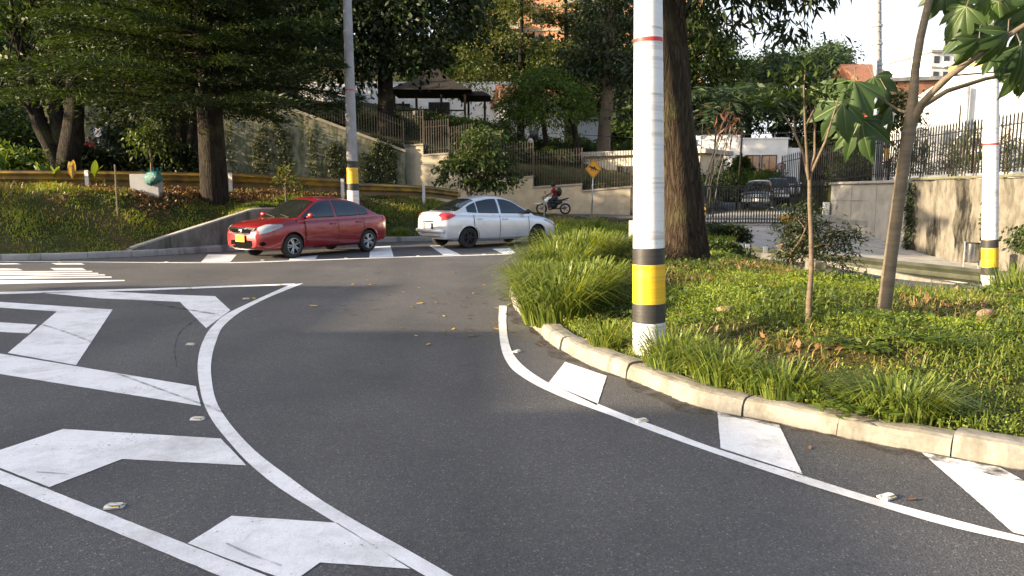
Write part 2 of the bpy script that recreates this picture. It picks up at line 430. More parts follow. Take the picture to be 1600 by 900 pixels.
L_rust = leafmat('leaf_rust', (0.045,0.018,0.012), (0.16,0.07,0.03), 0.2)
L_wine = leafmat('leaf_wine', (0.025,0.008,0.010), (0.07,0.02,0.02), 0.2)
L_grass = leafmat('grass_blade', (0.055,0.11,0.015), (0.34,0.40,0.065), 0.45)
L_tall = leafmat('tall_grass_blade', (0.055,0.10,0.015), (0.25,0.30,0.06), 0.4, 0.4)
L_straw = leafmat('straw', (0.17,0.125,0.05), (0.46,0.34,0.14), 0.25)
L_cover = leafmat('ground_cover', (0.04,0.085,0.013), (0.27,0.35,0.05), 0.45)
L_litter = leafmat('leaf_litter', (0.085,0.045,0.024), (0.30,0.17,0.08), 0.1)
L_yleaf = leafmat('fallen_yellow', (0.50,0.30,0.03), (0.75,0.50,0.05), 0.15)
L_ivy = leafmat('ivy', (0.030,0.045,0.018), (0.10,0.115,0.05), 0.25)

# ------------------------------------------------------------------ lie of the land
def sm(t):
    t = np.clip(t, 0, 1); return t*t*(3-2*t)
def sdist(x, y, pts):
    """distance to an open polyline, positive on its left-hand side"""
    best = np.full(x.shape, 1e9); sg = np.ones(x.shape)
    for (ax, ay), (bx, by) in zip(pts[:-1], pts[1:]):
        dx, dy = bx-ax, by-ay; L = dx*dx+dy*dy
        t = np.clip(((x-ax)*dx + (y-ay)*dy)/L, 0, 1)
        ex, ey = x-(ax+t*dx), y-(ay+t*dy); d = np.hypot(ex, ey)
        cr = dx*ey - dy*ex
        up = d < best - 1e-9
        best = np.where(up, d, best); sg = np.where(up, np.where(cr >= 0, 1, -1), sg)
    return best*sg
def inpoly(x, y, poly):
    c = np.zeros(x.shape, bool); n = len(poly)
    for i in range(n):
        ax, ay = poly[i]; bx, by = poly[(i+1) % n]
        if ay == by: continue
        c ^= ((ay > y) != (by > y)) & (x < (bx-ax)*(y-ay)/(by-ay)+ax)
    return c
K1 = [(-80,4), (-30,15.5), (-11.9,17.9), (-9.2,19.2), (-7.7,20.9), (-6.2,23.2), (-4.0,24.6), (-2.9,25.2), (0,26), (3.4,25.0), (6.0,22.8),
      (6.9,22.4), (8.0,28), (9.0,36), (10.4,42), (12.9,46), (13.2,64)]
front_px = [(1600,735), (1450,708), (1303,681), (1214,662), (1100,638), (991,597), (910,566), (873,545), (847,525), (818,498), (803,478), (798,462)]
K2 = [(13,2.7), (7.5,3.2), (4.6,3.95)] + [tuple(G(a, b).xy) for a, b in front_px] + [(0.05,13.4), (0.5,15.4), (1.7,17.3), (3.5,18.4), (5.4,18.7), (6.8,18.4),
      (8.6,17.1), (10.6,15.2), (13.5,12.0)]
ISL = K2 + [(18,8), (18,2.4)]
WALL = [(-60,44), (-24,44), (-6.3,46), (-6.2,46.4), (7.2,42.6)]
RW = [(13.4,8), (14.0,20), (14.3,34)]
WW = [(-9.5,19.15), (-9.1,19.65), (-7.95,21.15), (-6.45,23.4), (-5.9,23.9)]
TER = [(13.4,8), (14.0,20), (14.4,35.4), (16.6,36.7), (19,44.5), (22,50.5), (24,64), (90,64), (90,8)]
def Rd(x, y):
    x = np.asarray(x, float); y = np.asarray(y, float)
    return -0.72*sm((x-5.8)/6)*sm((y-12)/5)*(1-sm((y-23)/12)) + np.maximum(0, y-36)*0.05
def ht(x): return pch([-60,-24.5,-23.5,-10,-6.5,0,7,12], [3.1,3.1,5.0,4.9,4.4,2.9,1.8,1.3], x)
def hc(x): return pch([-40,-9,-6.5,-4,-1,1.5,3.5,9], [1.56,1.58,1.5,1.3,0.75,0.42,0.28,0.16], x)
def T(x, y):
    x = np.asarray(x, float); y = np.asarray(y, float); sh = x.shape; x = x.ravel(); y = y.ravel()
    rd = Rd(x, y); z = rd - 0.3
    s = np.abs(sdist(x, y, K1))*np.where(inpoly(x, y, K1+[(13.2,300), (-80,300)]), 1, -1)
    r = 0.72*sm((x+9.4)/2.2)*(1-sm((x+6.2)/1.6))
    c = hc(x); wdt = 3.3
    swl = sdist(x, y, WW)
    r = np.where(swl > 0.14, r, 0)
    near_ = (x > -9.7) & (x < -5.9) & (s < 1.2)
    bank = 0.10 + (c-0.10)*(r+(1-r)*sm(s/wdt))
    bank = np.where(near_ & (swl <= 0.14), 0.08, bank)
    lvl = pch([-40,-23,-14,-8,-3,2,8,12], [3.0,2.6,1.7,1.5,0.9,0.35,0.1,0.1], x)
    bank = bank + (lvl-c)*sm((s-6)/9)
    sw = np.abs(sdist(x, y, WALL))*np.where(inpoly(x, y, WALL+[(11.3,48.5), (13.0,60), (13.2,300), (-60,300)]), 1, -1)
    hill = ht(x) + np.clip(sw, 0, 22)*0.17*(1-sm((x-6)/6)) + np.clip(sw-22, 0, 60)*0.30
    bank = np.where(sw > 0.24, hill, bank)
    bump_ = 0.075*np.sin(x*2.1+np.sin(y*1.3)*1.5)*np.sin(y*1.9+x*0.6) + 0.03*np.sin(x*5.3+y*3.1)*np.sin(y*4.7-x*2)
    mound = 0.10*np.abs(np.sin(x*1.35+0.8*np.sin(y*2.1)))*np.abs(np.sin(y*1.9+0.5*np.sin(x*1.7)))
    z = np.where(s > 0.1, bank + (bump_+mound*(x < -9))*sm((s-0.3)/0.8), z)
    far = (s <= 0.1) & (y > 66); z = np.where(far, rd + np.clip(y-66, 0, 60)*0.30*(1-sm((x-24)/10)) - 0.05, z)
    isl = inpoly(x, y, ISL)
    si = np.abs(sdist(x, y, K2))
    drop = sm((x-3.8)/3.2)*sm((y-8.5)/6)*0.88
    zi = 0.10 + 0.26*sm(si/2.6) - drop + bump_*0.7*sm((si-0.3)/1.0)
    z = np.where(isl & (si > 0.1), zi, z)
    rw = sdist(x, y, RW)
    ter = inpoly(x, y, TER)
    z = np.where(ter & (rw < -0.12), 2.0 + np.clip(-rw-1, 0, 40)*0.03, z)
    return z.reshape(sh)
def Tz(x, y): return float(T(np.array([x]), np.array([y]))[0])

gx = np.concatenate([np.linspace(-420,-34,24), np.arange(-32,16,0.22), np.linspace(16.3,420,36)])
gy = np.concatenate([np.linspace(-120,-2,16), np.arange(0,50,0.22), np.linspace(50.5,140,50), np.linspace(150,900,16)])
tag(grid_mesh('ground', gx, gy, T, M_ground), kind='structure')
rx = np.concatenate([np.linspace(-80,-10,20), np.arange(-9,17,0.5), np.linspace(18,70,12)]); ry = np.concatenate([np.linspace(-40,2,12), np.arange(3,64,0.5)])
def Rd2(x, y): return np.where((x > 14.2) & (y > 7), -1.0, Rd(x, y))
tag(grid_mesh('road', rx, ry, Rd2, M_asphalt), kind='structure')

# ---- painted markings (flat sheets 4 mm above the asphalt)
RJ = random.Random(2)
def flat(mb, pts, z=0.004, px=True):
    P = [G(a, b) if px else Vector((a, b, 0)) for a, b in pts]
    Q = []
    for a, b in zip(P, P[1:]+P[:1]):
        m = max(1, min(60, int((b-a).length/0.05)))
        for i in range(m):
            q = a.lerp(b, i/m); j = 0 if i == 0 else 0.0016
            Q.append(Vector((q.x+RJ.uniform(-j, j), q.y+RJ.uniform(-j, j), 0)))
    P0 = P; P = [(p.x, p.y, float(Rd(p.x, p.y))+z) for p in Q]
    mb.add(P, [tuple(range(len(P)))[::-1] if sum(a.x*b.y-b.x*a.y for a, b in zip(P0, P0[1:]+P0[:1])) < 0 else tuple(range(len(P)))])
def strip(mb, A, B, z=0.004):
    A = [G(*p) for p in A]; B = [G(*p) for p in B]
    def dens(P):
        P = np.array([(p.x, p.y) for p in P]); d = np.r_[0, np.cumsum(np.hypot(*np.diff(P, axis=0).T))]; d /= d[-1]
        t = np.linspace(0, 1, 70)
        return np.stack([pch(d, P[:,0], t), pch(d, P[:,1], t)], 1)
    a, b = dens(A), dens(B); n = len(a)
    mb.add([(p[0], p[1], float(Rd(p[0], p[1]))+z) for p in a] + [(p[0], p[1], float(Rd(p[0], p[1]))+z) for p in b], [(i+1, i, n+i, n+i+1) for i in range(n-1)])
def marking(polys=(), strips=(), z=0.004):
    mb = MB()
    for p in polys: flat(mb, p, z)
    for a, b in strips: strip(mb, a, b, z)
    return tag(mb.build('road_marking', M_paint), kind='structure')
marking(strips=[([(453,445),(406,466),(359,488),(331,511),(316,536),(309,567),(311,599),(318,630),(333,660),(356,689),(387,723),(437,764),(500,803),(570,846),(640,887),(700,922),(800,985)],
                 [(474,443),(422,464),(384,483),(351,508),(337,536),(330,567),(331,596),(339,630),(356,658),(375,681),(403,709),(453,747),(500,781),(570,823),(640,862),(706,900),(830,975)])])
marking([[(0,456.5),(230,451),(462,443.2),(456,445.5),(230,454),(0,460)]])
marking([[(60,457.5),(160,455.5),(272,461),(336,463),(360,485),(322,513),(281,472),(156,466.5)]])
marking([[(-60,468),(0,472),(176,484),(119,571),(12,552),(89,487),(0,481),(-60,478)]])
marking([[(-40,501),(0,504),(58,507.5),(45,521.5),(0,519),(-40,517)]])
marking([[(-120,532),(0,553),(306,604),(314,635),(0,585),(-120,565)]])
marking([[(-50,725),(0,704),(99,671),(345,686),(385,728),(191,718),(77,762),(0,732)]])
marking([[(-150,667),(0,735.5),(412,899),(560,958),(480,958),(341,900),(0,757),(-150,692)]])
marking([[(293,850),(362,807),(527,818),(641,890),(500,880),(468,903),(440,905)]])
marking([[(0,411.2),(25,411.5),(34,413),(0,413.6)], [(80,411.4),(126,411.4),(133,413.6),(88,413.6)]])
marking([[(0,419.6),(28,420),(36,422.6),(0,423)], [(78,419),(128,419),(135,422.6),(86,422.6)]])
marking([[(-30,424.4),(143,423.6),(145,425),(-30,426.4)], [(-30,427),(60,426.4),(153,426.6),(154,428),(60,429.8),(-30,431)], [(56,430.8),(163,429),(165,430.6),(0,433.6),(-30,433)],
         [(-30,433.9),(174,432.3),(175,434),(-30,437)], [(-30,438),(85,438),(195,437.8),(195,439.4),(94,442.2),(-30,445)]])
marking(strips=[([(780,478),(779,496),(780,520),(784,548),(797,574),(826,596),(880,622),(960,652),(1030,678.5),(1100,703.5),(1256,756),(1370,791),(1480,823),(1600,850),(1750,880)],
                 [(792,478),(791,496),(793,525),(798,545),(809,563),(852,596),(900,617),(975,648),(1040,672),(1100,695),(1256,744.5),(1370,780),(1480,810),(1600,840),(1750,868)])])
marking([[(883,566),(948,588),(933,634),(857,599)]])
marking([[(1121,645),(1217,664),(1254,742),(1126,701)]])
marking([[(1440,708),(1562,731),(1604,754),(1700,815),(1690,858),(1583,833)]])
marking(strips=[([(-60,409),(0,409.3),(120,409.8),(212,410.6),(340,411.3),(480,407.5),(620,402.6),(720,400),(800,397.5)], [(-60,408),(0,408.3),(120,408.8),(212,409.6),(340,410.2),(480,406.4),(620,401.5),(720,398.9),(800,396.4)])])
marking([[(325,397.5),(370,398),(360,409),(314,409.8)], [(455,402),(497,399),(493,405),(451,407)], [(579,385.5),(610,384),(615,401),(577,403)], [(671,384),(687,383.5),(720,398),(693,399)], [(769,389),(796,388),(806,395.5),(787,397)]])
marking([[(955,388),(962,387),(990,397),(985,400),(975,400)], [(1094,388),(1112,388),(1152,408),(1128,408)]])
# tyre scuffs across the paint
m_, nt_, b_ = node_mat('tyre_scuff')
b_.inputs['Base Color'].default_value = (0.03,0.03,0.03,1)
al_ = ramp(nt_, noise(nt_, coords(nt_, world_=True), 6, 4), [(0.35, (0.05,)*3), (0.65, (0.5,)*3)]); nt_.links.new(al_, b_.inputs['Alpha'])
mb = MB()
for A, B in (([(62,508),(100,520),(142,536)], [(64,506),(102,518),(143,533)]), ([(180,585),(240,607),(314,634)], [(188,585),(245,606),(314,631)]), ([(312,632),(330,640),(350,648)], [(312,629),(332,637),(350,645)]),
             ([(352,852),(390,870),(440,888)], [(355,850),(393,867),(441,885)]), ([(240,476),(290,485),(345,494)], [(240,474.5),(292,483),(345,492)]), ([(57,740),(85,742),(108,744)], [(57,738.5),(85,740),(108,742.4)]), ([(276,575),(272,545),(285,515),(305,500)], [(278,575),(274.5,545),(287,516),(307,501)]) ):
    strip(mb, A, B, 0.008)
tag(mb.build('tyre_scuffs', m_), kind='structure')

# ---- kerbs of stones with joints
def resample(pts, step):
    P = np.array(pts, float); d = np.r_[0, np.cumsum(np.hypot(*np.diff(P, axis=0).T))]
    n = max(2, int(d[-1]/step)+1); t = np.linspace(0, d[-1], n)
    return np.stack([pch(d, P[:,0], t), pch(d, P[:,1], t)], 1)
def kerb(pts, mat, side=1, h=0.14, w=0.16, stone=0.9, seed=1, gap=0.004):
    rng = random.Random(seed); mb = MB(); sub = 7
    Q = resample(pts, stone/sub)
    for k in range(0, len(Q)-sub, sub):
        seg = Q[k:k+sub+1]; hh = h + rng.uniform(-0.016, 0.016); off = rng.uniform(-0.016, 0.016)
        prof = [(-0.008, -0.12), (-0.004, 0.03), (0.006, hh*0.6), (0.012, hh-0.04), (0.026, hh-0.012), (0.06, hh), (w*0.6, hh+0.003), (w, hh-0.004), (w, -0.12)]
        vs = []; n = len(prof)
        for i, p in enumerate(seg):
            t = seg[min(i+1, sub)] - seg[max(i-1, 0)]; t = t/np.hypot(*t); nrm = np.array([-t[1], t[0]])*side
            q = p + t*(gap if i == 0 else (-gap if i == sub else 0))
            z = float(Rd(*p)); j = rng.uniform(-0.003, 0.003)
            for a, b in prof:
                e = off+rng.uniform(-0.003, 0.003); vs.append((q[0]+nrm[0]*(a+e), q[1]+nrm[1]*(a+e), z+b+(j+rng.uniform(-0.0025, 0.0025) if b > 0.05 else 0)))
        fs = []
        for i in range(sub):
            for a in range(n-1):
                f = (i*n+a, i*n+a+1, (i+1)*n+a+1, (i+1)*n+a); fs.append(f if side < 0 else f[::-1])
        fs += [tuple(range(n)), tuple(range(sub*n, sub*n+n))[::-1]]
        mb.add(vs, fs)
    return tag(mb.build('kerb', mat), kind='structure')
kerb(K2, M_kerb, -1, 0.135, 0.2, 0.66, 3)
kerb(K1[1:12], M_kerbgrey, 1, 0.16, 0.25, 0.95, 5)
# far right pavement, apron of the gate, edge kerb
def ribbon(name, left, right, mat, dz, n=30, thick=0.0):
    a = resample(left, 0.01); b = resample(right, 0.01); t = np.linspace(0, 1, n)
    A = a[(t*(len(a)-1)).astype(int)]; B = b[(t*(len(b)-1)).astype(int)]; m = 8; vs = []
    for i in range(n):
        for k in range(m):
            p = A[i]*(1-k/(m-1)) + B[i]*k/(m-1); vs.append((p[0], p[1], float(Rd(p[0], p[1]))+dz))
    fs = [(i*m+k, i*m+k+1, (i+1)*m+k+1, (i+1)*m+k) for i in range(n-1) for k in range(m-1)]
    mb = MB(); mb.add(vs, fs)
    if thick:
        for (e) in (0, m-1):
            q = [vs[i*m+e] for i in range(n)]; lo = [(v[0], v[1], v[2]-thick) for v in q]
            mb.add(q+lo, [(i, i+1, n+i+1, n+i) for i in range(n-1)])
        q = [vs[k] for k in range(m)]; lo = [(v[0], v[1], v[2]-thick) for v in q]
        mb.add(q+lo, [(i, i+1, m+i+1, m+i) for i in range(m-1)])
    return tag(mb.build(name, mat), kind='structure')
PAVE_L = [(11.6,8), (11.7,17), (11.2,22), (10.7,26), (10.6,30)]
ribbon('pavement', PAVE_L, [(13.3,8), (13.8,17), (13.95,22), (14.05,26), (14.1,30)], M_conc, 0.13, 40, 0.3)
kerb(PAVE_L, M_kerbgrey, -1, 0.15, 0.14, 1.0, 8)
ribbon('apron', [(6.95,22.6), (8.0,28), (8.9,36.3)], [(10.55,25.4), (10.8,30.1), (14.2,36.3)], M_apron, 0.012, 30)
ribbon('apron', [(10.6,30.05), (10.9,33), (12.5,36.3)], [(14.1,30.05), (14.15,33), (15.9,36.3)], M_apron, 0.03, 20)
ribbon('driveway', [(9.1,36.4), (10.6,42), (13.2,46.4), (13.4,64)], [(16.2,36.4), (18,44), (21,50), (23,64)], M_conc, 0.01, 30)

m_, nt_, b_ = node_mat('gutter_dirt')
v_ = coords(nt_, world_=True)
nt_.links.new(ramp(nt_, noise(nt_, v_, 30, 5), [(0.3, (0.018,0.015,0.011)), (0.7, (0.07,0.055,0.04))]), b_.inputs['Base Color']); b_.inputs['Roughness'].default_value = 0.95
al_ = ramp(nt_, noise(nt_, v_, 7, 7, 0.7), [(0.42, (0.0,)*3), (0.62, (0.85,)*3)]); nt_.links.new(al_, b_.inputs['Alpha'])
def gutter(pts, side, w, seed):
    Q = resample(pts, 0.12); mb = MB(); n = len(Q); vs = []
    for i in range(n):
        t = Q[min(i+1, n-1)]-Q[max(i-1, 0)]; t = t/np.hypot(*t); nr = np.array([-t[1], t[0]])*side
        for a in (-0.06, w*(0.55+0.3*math.sin(i*0.37+seed)+0.2*math.sin(i*1.13))): vs.append((Q[i][0]+nr[0]*a, Q[i][1]+nr[1]*a, float(Rd(*Q[i]))+0.006))
    mb.add(vs, [(i*2, i*2+1, i*2+3, i*2+2) if side < 0 else (i*2, i*2+2, i*2+3, i*2+1) for i in range(n-1)])
    return tag(mb.build('gutter_dirt', m_), kind='structure')
gutter(K2, 1, 0.22, 1); gutter(K1[1:12], -1, 0.25, 2)

# ------------------------------------------------------------------ walls, rails, fences
def wall_prism(mb, pts, tops, z0, thick):
    """wall along pts (xy) with a top height per point; stepped if two points share xy"""
    P = [Vector(p) for p in pts]; n = len(P); vs = []
    for i in range(n):
        t = (P[min(i+1, n-1)]-P[max(i-1, 0)]); t = t.normalized() if t.length > 1e-6 else Vector((1, 0)); q = Vector((-t.y, t.x))*thick
        zb = z0[i] if hasattr(z0, '__len__') else z0
        vs += [(P[i].x, P[i].y, zb), (P[i].x, P[i].y, tops[i]), (P[i].x+q.x, P[i].y+q.y, tops[i]), (P[i].x+q.x, P[i].y+q.y, zb)]
    fs = []
    for i in range(n-1):
        a, b = i*4, (i+1)*4
        fs += [(a, b, b+1, a+1), (a+1, b+1, b+2, a+2), (a+2, b+2, b+3, a+3), (a+3, b+3, b, a)]
    fs += [(0, 1, 2, 3), tuple((n-1)*4+k for k in (3, 2, 1, 0))]
    mb.add(vs, fs)

t = thing('retaining_wall', 'low grey stained concrete wing wall sloping up beside the red car', 'wall')
mb = MB(); ww = resample(WW, 0.35); nn = len(ww)
tops = [max(0.17, min(1.10, 0.17+1.0*(i/(nn*0.62))**0.95)) for i in range(nn)]
wall_prism(mb, [tuple(p) for p in ww], tops, -0.2, 0.32); mb.build('wall', M_wingwall, t)
mb = MB(); nrm = 0.2
P = [Vector(p) for p in ww]
mb.add(sum([[(p.x, p.y, z+0.004), (p.x, p.y, z+0.045), (p.x-0.2, p.y+0.24, z+0.045), (p.x-0.2, p.y+0.24, z+0.004)] for p, z in zip(P, tops)], []),
       sum([[(i*4+a, (i+1)*4+a, (i+1)*4+(a+1) % 4, i*4+(a+1) % 4) for a in range(4)] for i in range(nn-1)], []))
mb.build('coping', M_conc, t)

def wbeam(mb, pts, ztop, h=0.31, depth=0.08):
    prof = [(0.0, 0), (-0.05, -0.16), (-depth, -0.22), (-0.02, -0.42), (-0.005, -0.5), (-0.02, -0.58), (-depth, -0.78), (-0.05, -0.84), (0.0, -1.0)]
    prof = [(a, b*h) for a, b in prof]; prof2 = [(a+0.006, b) for a, b in prof][::-1]
    pr = prof + prof2; n = len(pr); vs = []; P = [Vector(p) for p in pts]
    for i, p in enumerate(P):
        t = (P[min(i+1, len(P)-1)]-P[max(i-1, 0)]).normalized(); q = Vector((-t.y, t.x))
        for a, b in pr: vs.append((p.x+q.x*a, p.y+q.y*a, ztop[i]+b))
    mb.add(vs, [(i*n+k, (i+1)*n+k, (i+1)*n+(k+1) % n, i*n+(k+1) % n) for i in range(len(P)-1) for k in range(n)] + [tuple(range(n)), tuple((len(P)-1)*n+k for k in range(n-1, -1, -1))])
def guardrail(label, pts, tops, posts, beammat, postmat, name='guardrail', h=0.31, dark=None):
    t = thing(name, label, 'guardrail'); Q = resample(pts, 0.5)
    d = np.r_[0, np.cumsum(np.hypot(*np.diff(np.array(pts), axis=0).T))]; dq = np.linspace(0, d[-1], len(Q)); z = pch(d, tops, dq)
    mb = MB(); wbeam(mb, [tuple(q) for q in Q], list(z), h); mb.build('beam', beammat, t, True, 40)
    if dark:                                   # rusty lower board behind the beam
        mb = MB(); wall_prism(mb, [tuple(q+np.array([0, 0.05])) for q in Q], list(z+0.03), list(z-h-0.12), 0.03); mb.build('backing_board', dark, t)
    for x, y in posts:
        i = int(np.argmin(np.hypot(Q[:,0]-x, Q[:,1]-y))); p = Q[i]; zz = z[i]
        mb = MB(); g = min(Tz(p[0], p[1]), zz-0.5)
        mb.box((p[0], p[1]-0.115, (zz+0.04+g-0.3)/2), (0.11, 0.05, zz+0.04-g+0.3)); mb.box((p[0]-0.03, p[1]-0.06, (zz+0.04+g-0.3)/2), (0.012, 0.06, zz+0.04-g+0.3))
        mb.build('post', postmat, t)
r1 = [(-26,20.5), tuple(D(0,267,22.4).xy), tuple(D(130,268,23.2).xy), tuple(D(360,272,25).xy), tuple(D(536,281,26.2).xy)]
guardrail('long yellow steel guardrail along the crest of the grassy bank', r1, [2.27,D(0,267,22.4).z,D(130,268,23.2).z,D(360,272,25).z,D(536,281,26.2).z], [D(130,268,23.2).xy, D(361,272,25).xy, D(534,281,26.2).xy], M_railyellow, M_pole, dark=M_raildark, h=0.30)
r2 = [tuple(D(560,287,27.2).xy), tuple(D(660,291,28.6).xy), tuple(D(715,298,30.4).xy)]
guardrail('short yellow guardrail section ending behind the white car', r2, [D(560,287,27.2).z,D(660,291,28.6).z,D(715,298,30.4).z], [D(660,291,28.6).xy], M_railyellow, M_pole, dark=M_raildark, h=0.26)
r3p = [(1166,383,21), (1215,390,20.4), (1340,401,19.2), (1440,411,18.2), (1537,421,17.3)]; r3 = [tuple(D(*q).xy) for q in r3p]
guardrail('weathered grey green guardrail behind the planted island', r3, [D(*q).z for q in r3p], [r3[0], D(1201,388,20.5).xy, r3[-1]], M_railgreen, M_galv, h=0.34)

# old beige wall with stepped top, fence over it
Wd = lambda s: None
wl = [Vector(p) for p in WALL]
t = thing('ivy_covered_wall', 'long tall beige wall overgrown with ivy behind the guardrail', 'wall')
mb = MB(); wall_prism(mb, [(-24,44), (-15.5,44.95), (-13.5,45.2), (-6.32,46.0)], [6.55,6.55,6.55,3.92], 1.0, 0.46); mb.build('wall', M_ivywall, t)
mb = MB(); wall_prism(mb, [(-24.1,43.9), (-15.5,44.85), (-13.5,45.1), (-6.28,45.9)], [6.72,6.72,6.72,4.07], [6.552,6.552,6.552,3.922], 0.62); mb.build('coping', M_beige, t)
rng = np.random.default_rng(4)
n = 27000; u = rng.random(n); X = -24+u*17.2; Yw = 44+(X+24)/17.2*1.97
ztop = np.interp(X, [-24,-13.5,-6.3], [6.5,6.5,3.9]); cov = np.interp(X, [-24,-20,-14,-11,-9,-8,-7.4,-6.8], [0.5,0.8,0.8,0.85,0.75,0.95,1.03,1.03]) + 0.10*np.sin(X*3.1)+0.07*np.sin(X*7.7)
zz = 1.2+(ztop-1.2)*cov*rng.random(n)**0.75
keep = ((np.sin(X*4.3+zz*0.4)+np.sin(X*1.7)+rng.normal(0, 0.8, n) > 0.2) & (rng.random(n) < 0.75)) | (X > -8.6)
Pv = np.stack([X, Yw-0.05-0.12*rng.random(n), zz], 1)[keep]
IVY_P = Pv
t_ivy = t
t = thing('boundary_wall', 'pale beige stepped boundary wall along the street behind the white car', 'wall')
steps_px = [(-6.7,-4.6,4.75), (-4.6,-1.9,4.05), (-1.9,0.9,3.35), (0.9,2.6,2.65), (2.6,4.85,2.12), (4.85,6.9,1.72)]
def wxy(x):                                     # a point of the wall line
    for a, b in zip(wl[1:-1], wl[2:]):
        if a.x <= x <= b.x: return Vector((x, a.y+(b.y-a.y)*(x-a.x)/(b.x-a.x)))
    return Vector((x, wl[-1].y))
mb = MB(); mc = MB()
segs = []
def lx(px):                                     # wall point seen at this column
    a = ray(px, 300); k = a.x/a.y
    p, q = wl[-2], wl[-1]; dx, dy = q.x-p.x, q.y-p.y
    s = (k*p.y-p.x)/(dx-k*dy); return Vector((p.x+dx*s, p.y+dy*s))
def zat(px, py, p): return CAM_H + (ray(px, py).z/ray(px, py).y)*p.y
SG = [(629,662,229,227), (662,701,244,241), (701,737,254,249), (737,782,263,260), (782,833,281,277), (833,909,294,289), (909,986,300,293)]
for a, b, ya, yb in SG:
    p, q = lx(a), lx(b); za, zb = zat(a, ya, p), zat(b, yb, q)
    wall_prism(mb, [tuple(p), tuple(q)], [za, zb], -0.3, 0.45); segs.append((p, q, za, zb))
    e = (q-p).normalized()*0.04; nr = Vector((e.y, -e.x)).normalized()*0.06
    wall_prism(mc, [tuple(p-e+nr), tuple(q+e+nr)], [za+0.10, zb+0.10], [za+0.003, zb+0.003], 0.56)
mb.build('wall', M_beige, t); mc.build('coping', pm('coping_grey', (0.30,0.27,0.22), (0.2,0.18,0.15), 3), t)
p = lx(990); mb = MB(); mb.box((p.x+0.05, p.y-0.15, zat(990,292,p)/2-0.1), (0.42, 0.36, zat(990,292,p)+0.2), rz=-0.4)
mb.build('end_pillar', M_iron, t)

def fence(label, segs, h, spacing, bar, mat, name='picket_fence', rails=(0.12, 0.8), spear=False, base=0.12, cat='fence', group=None):
    t = thing(name, label, cat, group=group); mb = MB(); mr = MB(); mp = MB()
    for p, q, za, zb in segs:
        L = (q-p).length; n = max(2, int(L/spacing)); e = math.atan2(q.y-p.y, q.x-p.x)
        for i in range(n+1):
            f = i/n; c = p+(q-p)*f; z = za+(zb-za)*f+base; hh = h if i % 1 == 0 else h*0.9
            mp = MB(); tgt = mp if i in (0, n) else mb; w = bar*(1.6 if i in (0, n) else 1)
            tgt.box((c.x, c.y, z+hh/2), (w, w, hh), rz=e)
            if spear: mb.add([(c.x-bar, c.y, z+hh), (c.x+bar, c.y, z+hh), (c.x, c.y, z+hh+0.14)], [(0, 1, 2)])
            if tgt is mp: mp.build('fence_post', mat, t)
        for r in rails:
            mr.tube([(p.x, p.y, za+base+h*r), (q.x, q.y, zb+base+h*r)], bar*0.55, 4)
    mb.build('picket_panel', mat, t); mr.build('rail', mat, t)
    return t
fs = [(p+Vector((0.06,0.14)), q+Vector((0.0,0.14)), za, zb) for p, q, za, zb in segs]
fence('brown iron picket fence stepping down along the top of the beige wall', fs, 1.95, 0.15, 0.035, M_rusty)
fs = [(Vector((-13.5,45.3)), Vector((-9.9,45.75)), 6.72, 5.40), (Vector((-9.9,45.75)), Vector((-6.4,46.1)), 5.40, 4.1)]
fence('brown iron picket fence sloping down over the ivy wall', fs, 1.55, 0.15, 0.035, M_rusty)

# gate, its posts and the steps
t = thing('entrance_gate', 'wide black barred vehicle gate across the concrete driveway', 'gate')
mb = MB(); ga, gb = Vector((8.95,36.2)), Vector((15.9,36.2)); L = gb.x-ga.x; n = int(L/0.125)
for i in range(1, n): mb.box((ga.x+L*i/n, 36.2, 1.02), (0.042, 0.042, 1.68))
mb.build('bar_panel', M_iron, t)
mb = MB()
for z in (0.16, 0.34, 1.86): mb.box((ga.x+L/2, 36.2, z), (L, 0.05, 0.06))
mb.build('frame', M_iron, t)
for x in (ga.x, ga.x+L*0.62, ga.x+L*0.78, gb.x): mb = MB(); mb.box((x, 36.2, 1.0), (0.1, 0.1, 1.95)); mb.build('gate_post', M_iron, t)
t = thing('entrance_steps', 'low pale concrete steps at the foot of the smooth wall by the gate', 'steps')
mb = MB()
for k in range(4): mb.box((13.2-0.0*k, 31.6+0.42*k+0.9, -0.2+0.09*(k+1)), (1.7-0.12*k, 1.8-0.1*k, 0.36+0.18*k))
mb.build('steps', M_formed, t)
mb = MB(); mb.box((12.6, 34.2, 0.42), (1.3, 0.1, 0.3)); mb.build('orange_panel', pm('orange_paint', (0.55,0.27,0.05)), t)
mb = MB(); mb.box((13.95, 34.3, 0.6), (0.22, 0.22, 1.1)); mb.build('white_post', M_white, t)

# right-hand retaining wall
t = thing('retaining_wall', 'smooth pale formed concrete wall panel right of the steps', 'wall')
mb = MB(); Yc = 27.6
xr = lambda y: 13.4+(y-8)/12*0.6 if y < 20 else 14.0+(y-20)/14*0.3
mb.add(*[[(xr(y)-0.12+dx, y, z) for y in (Yc, 34.4) for dx, z in ((0, -0.8), (0, 1.93), (0.4, 1.93), (0.4, -0.8))], [(0,4,5,1),(1,5,6,2),(2,6,7,3),(0,1,2,3),(7,6,5,4)]])
mb.build('wall', M_formed, t)
mb = MB()
for z in (0.35, 1.25): mb.box((xr(31)-0.124, 31, z), (0.012, 6.7, 0.02 if z > 1 else 0.2))
for y in (29.9, 32.2): mb.box((xr(y)-0.126, y, 0.6), (0.012, 0.02, 2.6))
mb.build('joints', concrete_mat('joint_grey', (0.24,0.235,0.22)), t)
mb = MB(); mb.box((xr(31)+0.02, 31, 1.985), (0.5, 6.9, 0.1), rz=-0.02); mb.build('coping', M_conc, t)
t = thing('retaining_wall', 'old black streaked concrete wall behind the litter bin', 'wall')
mb = MB(); ys = np.arange(8, Yc, 0.6); vs = []
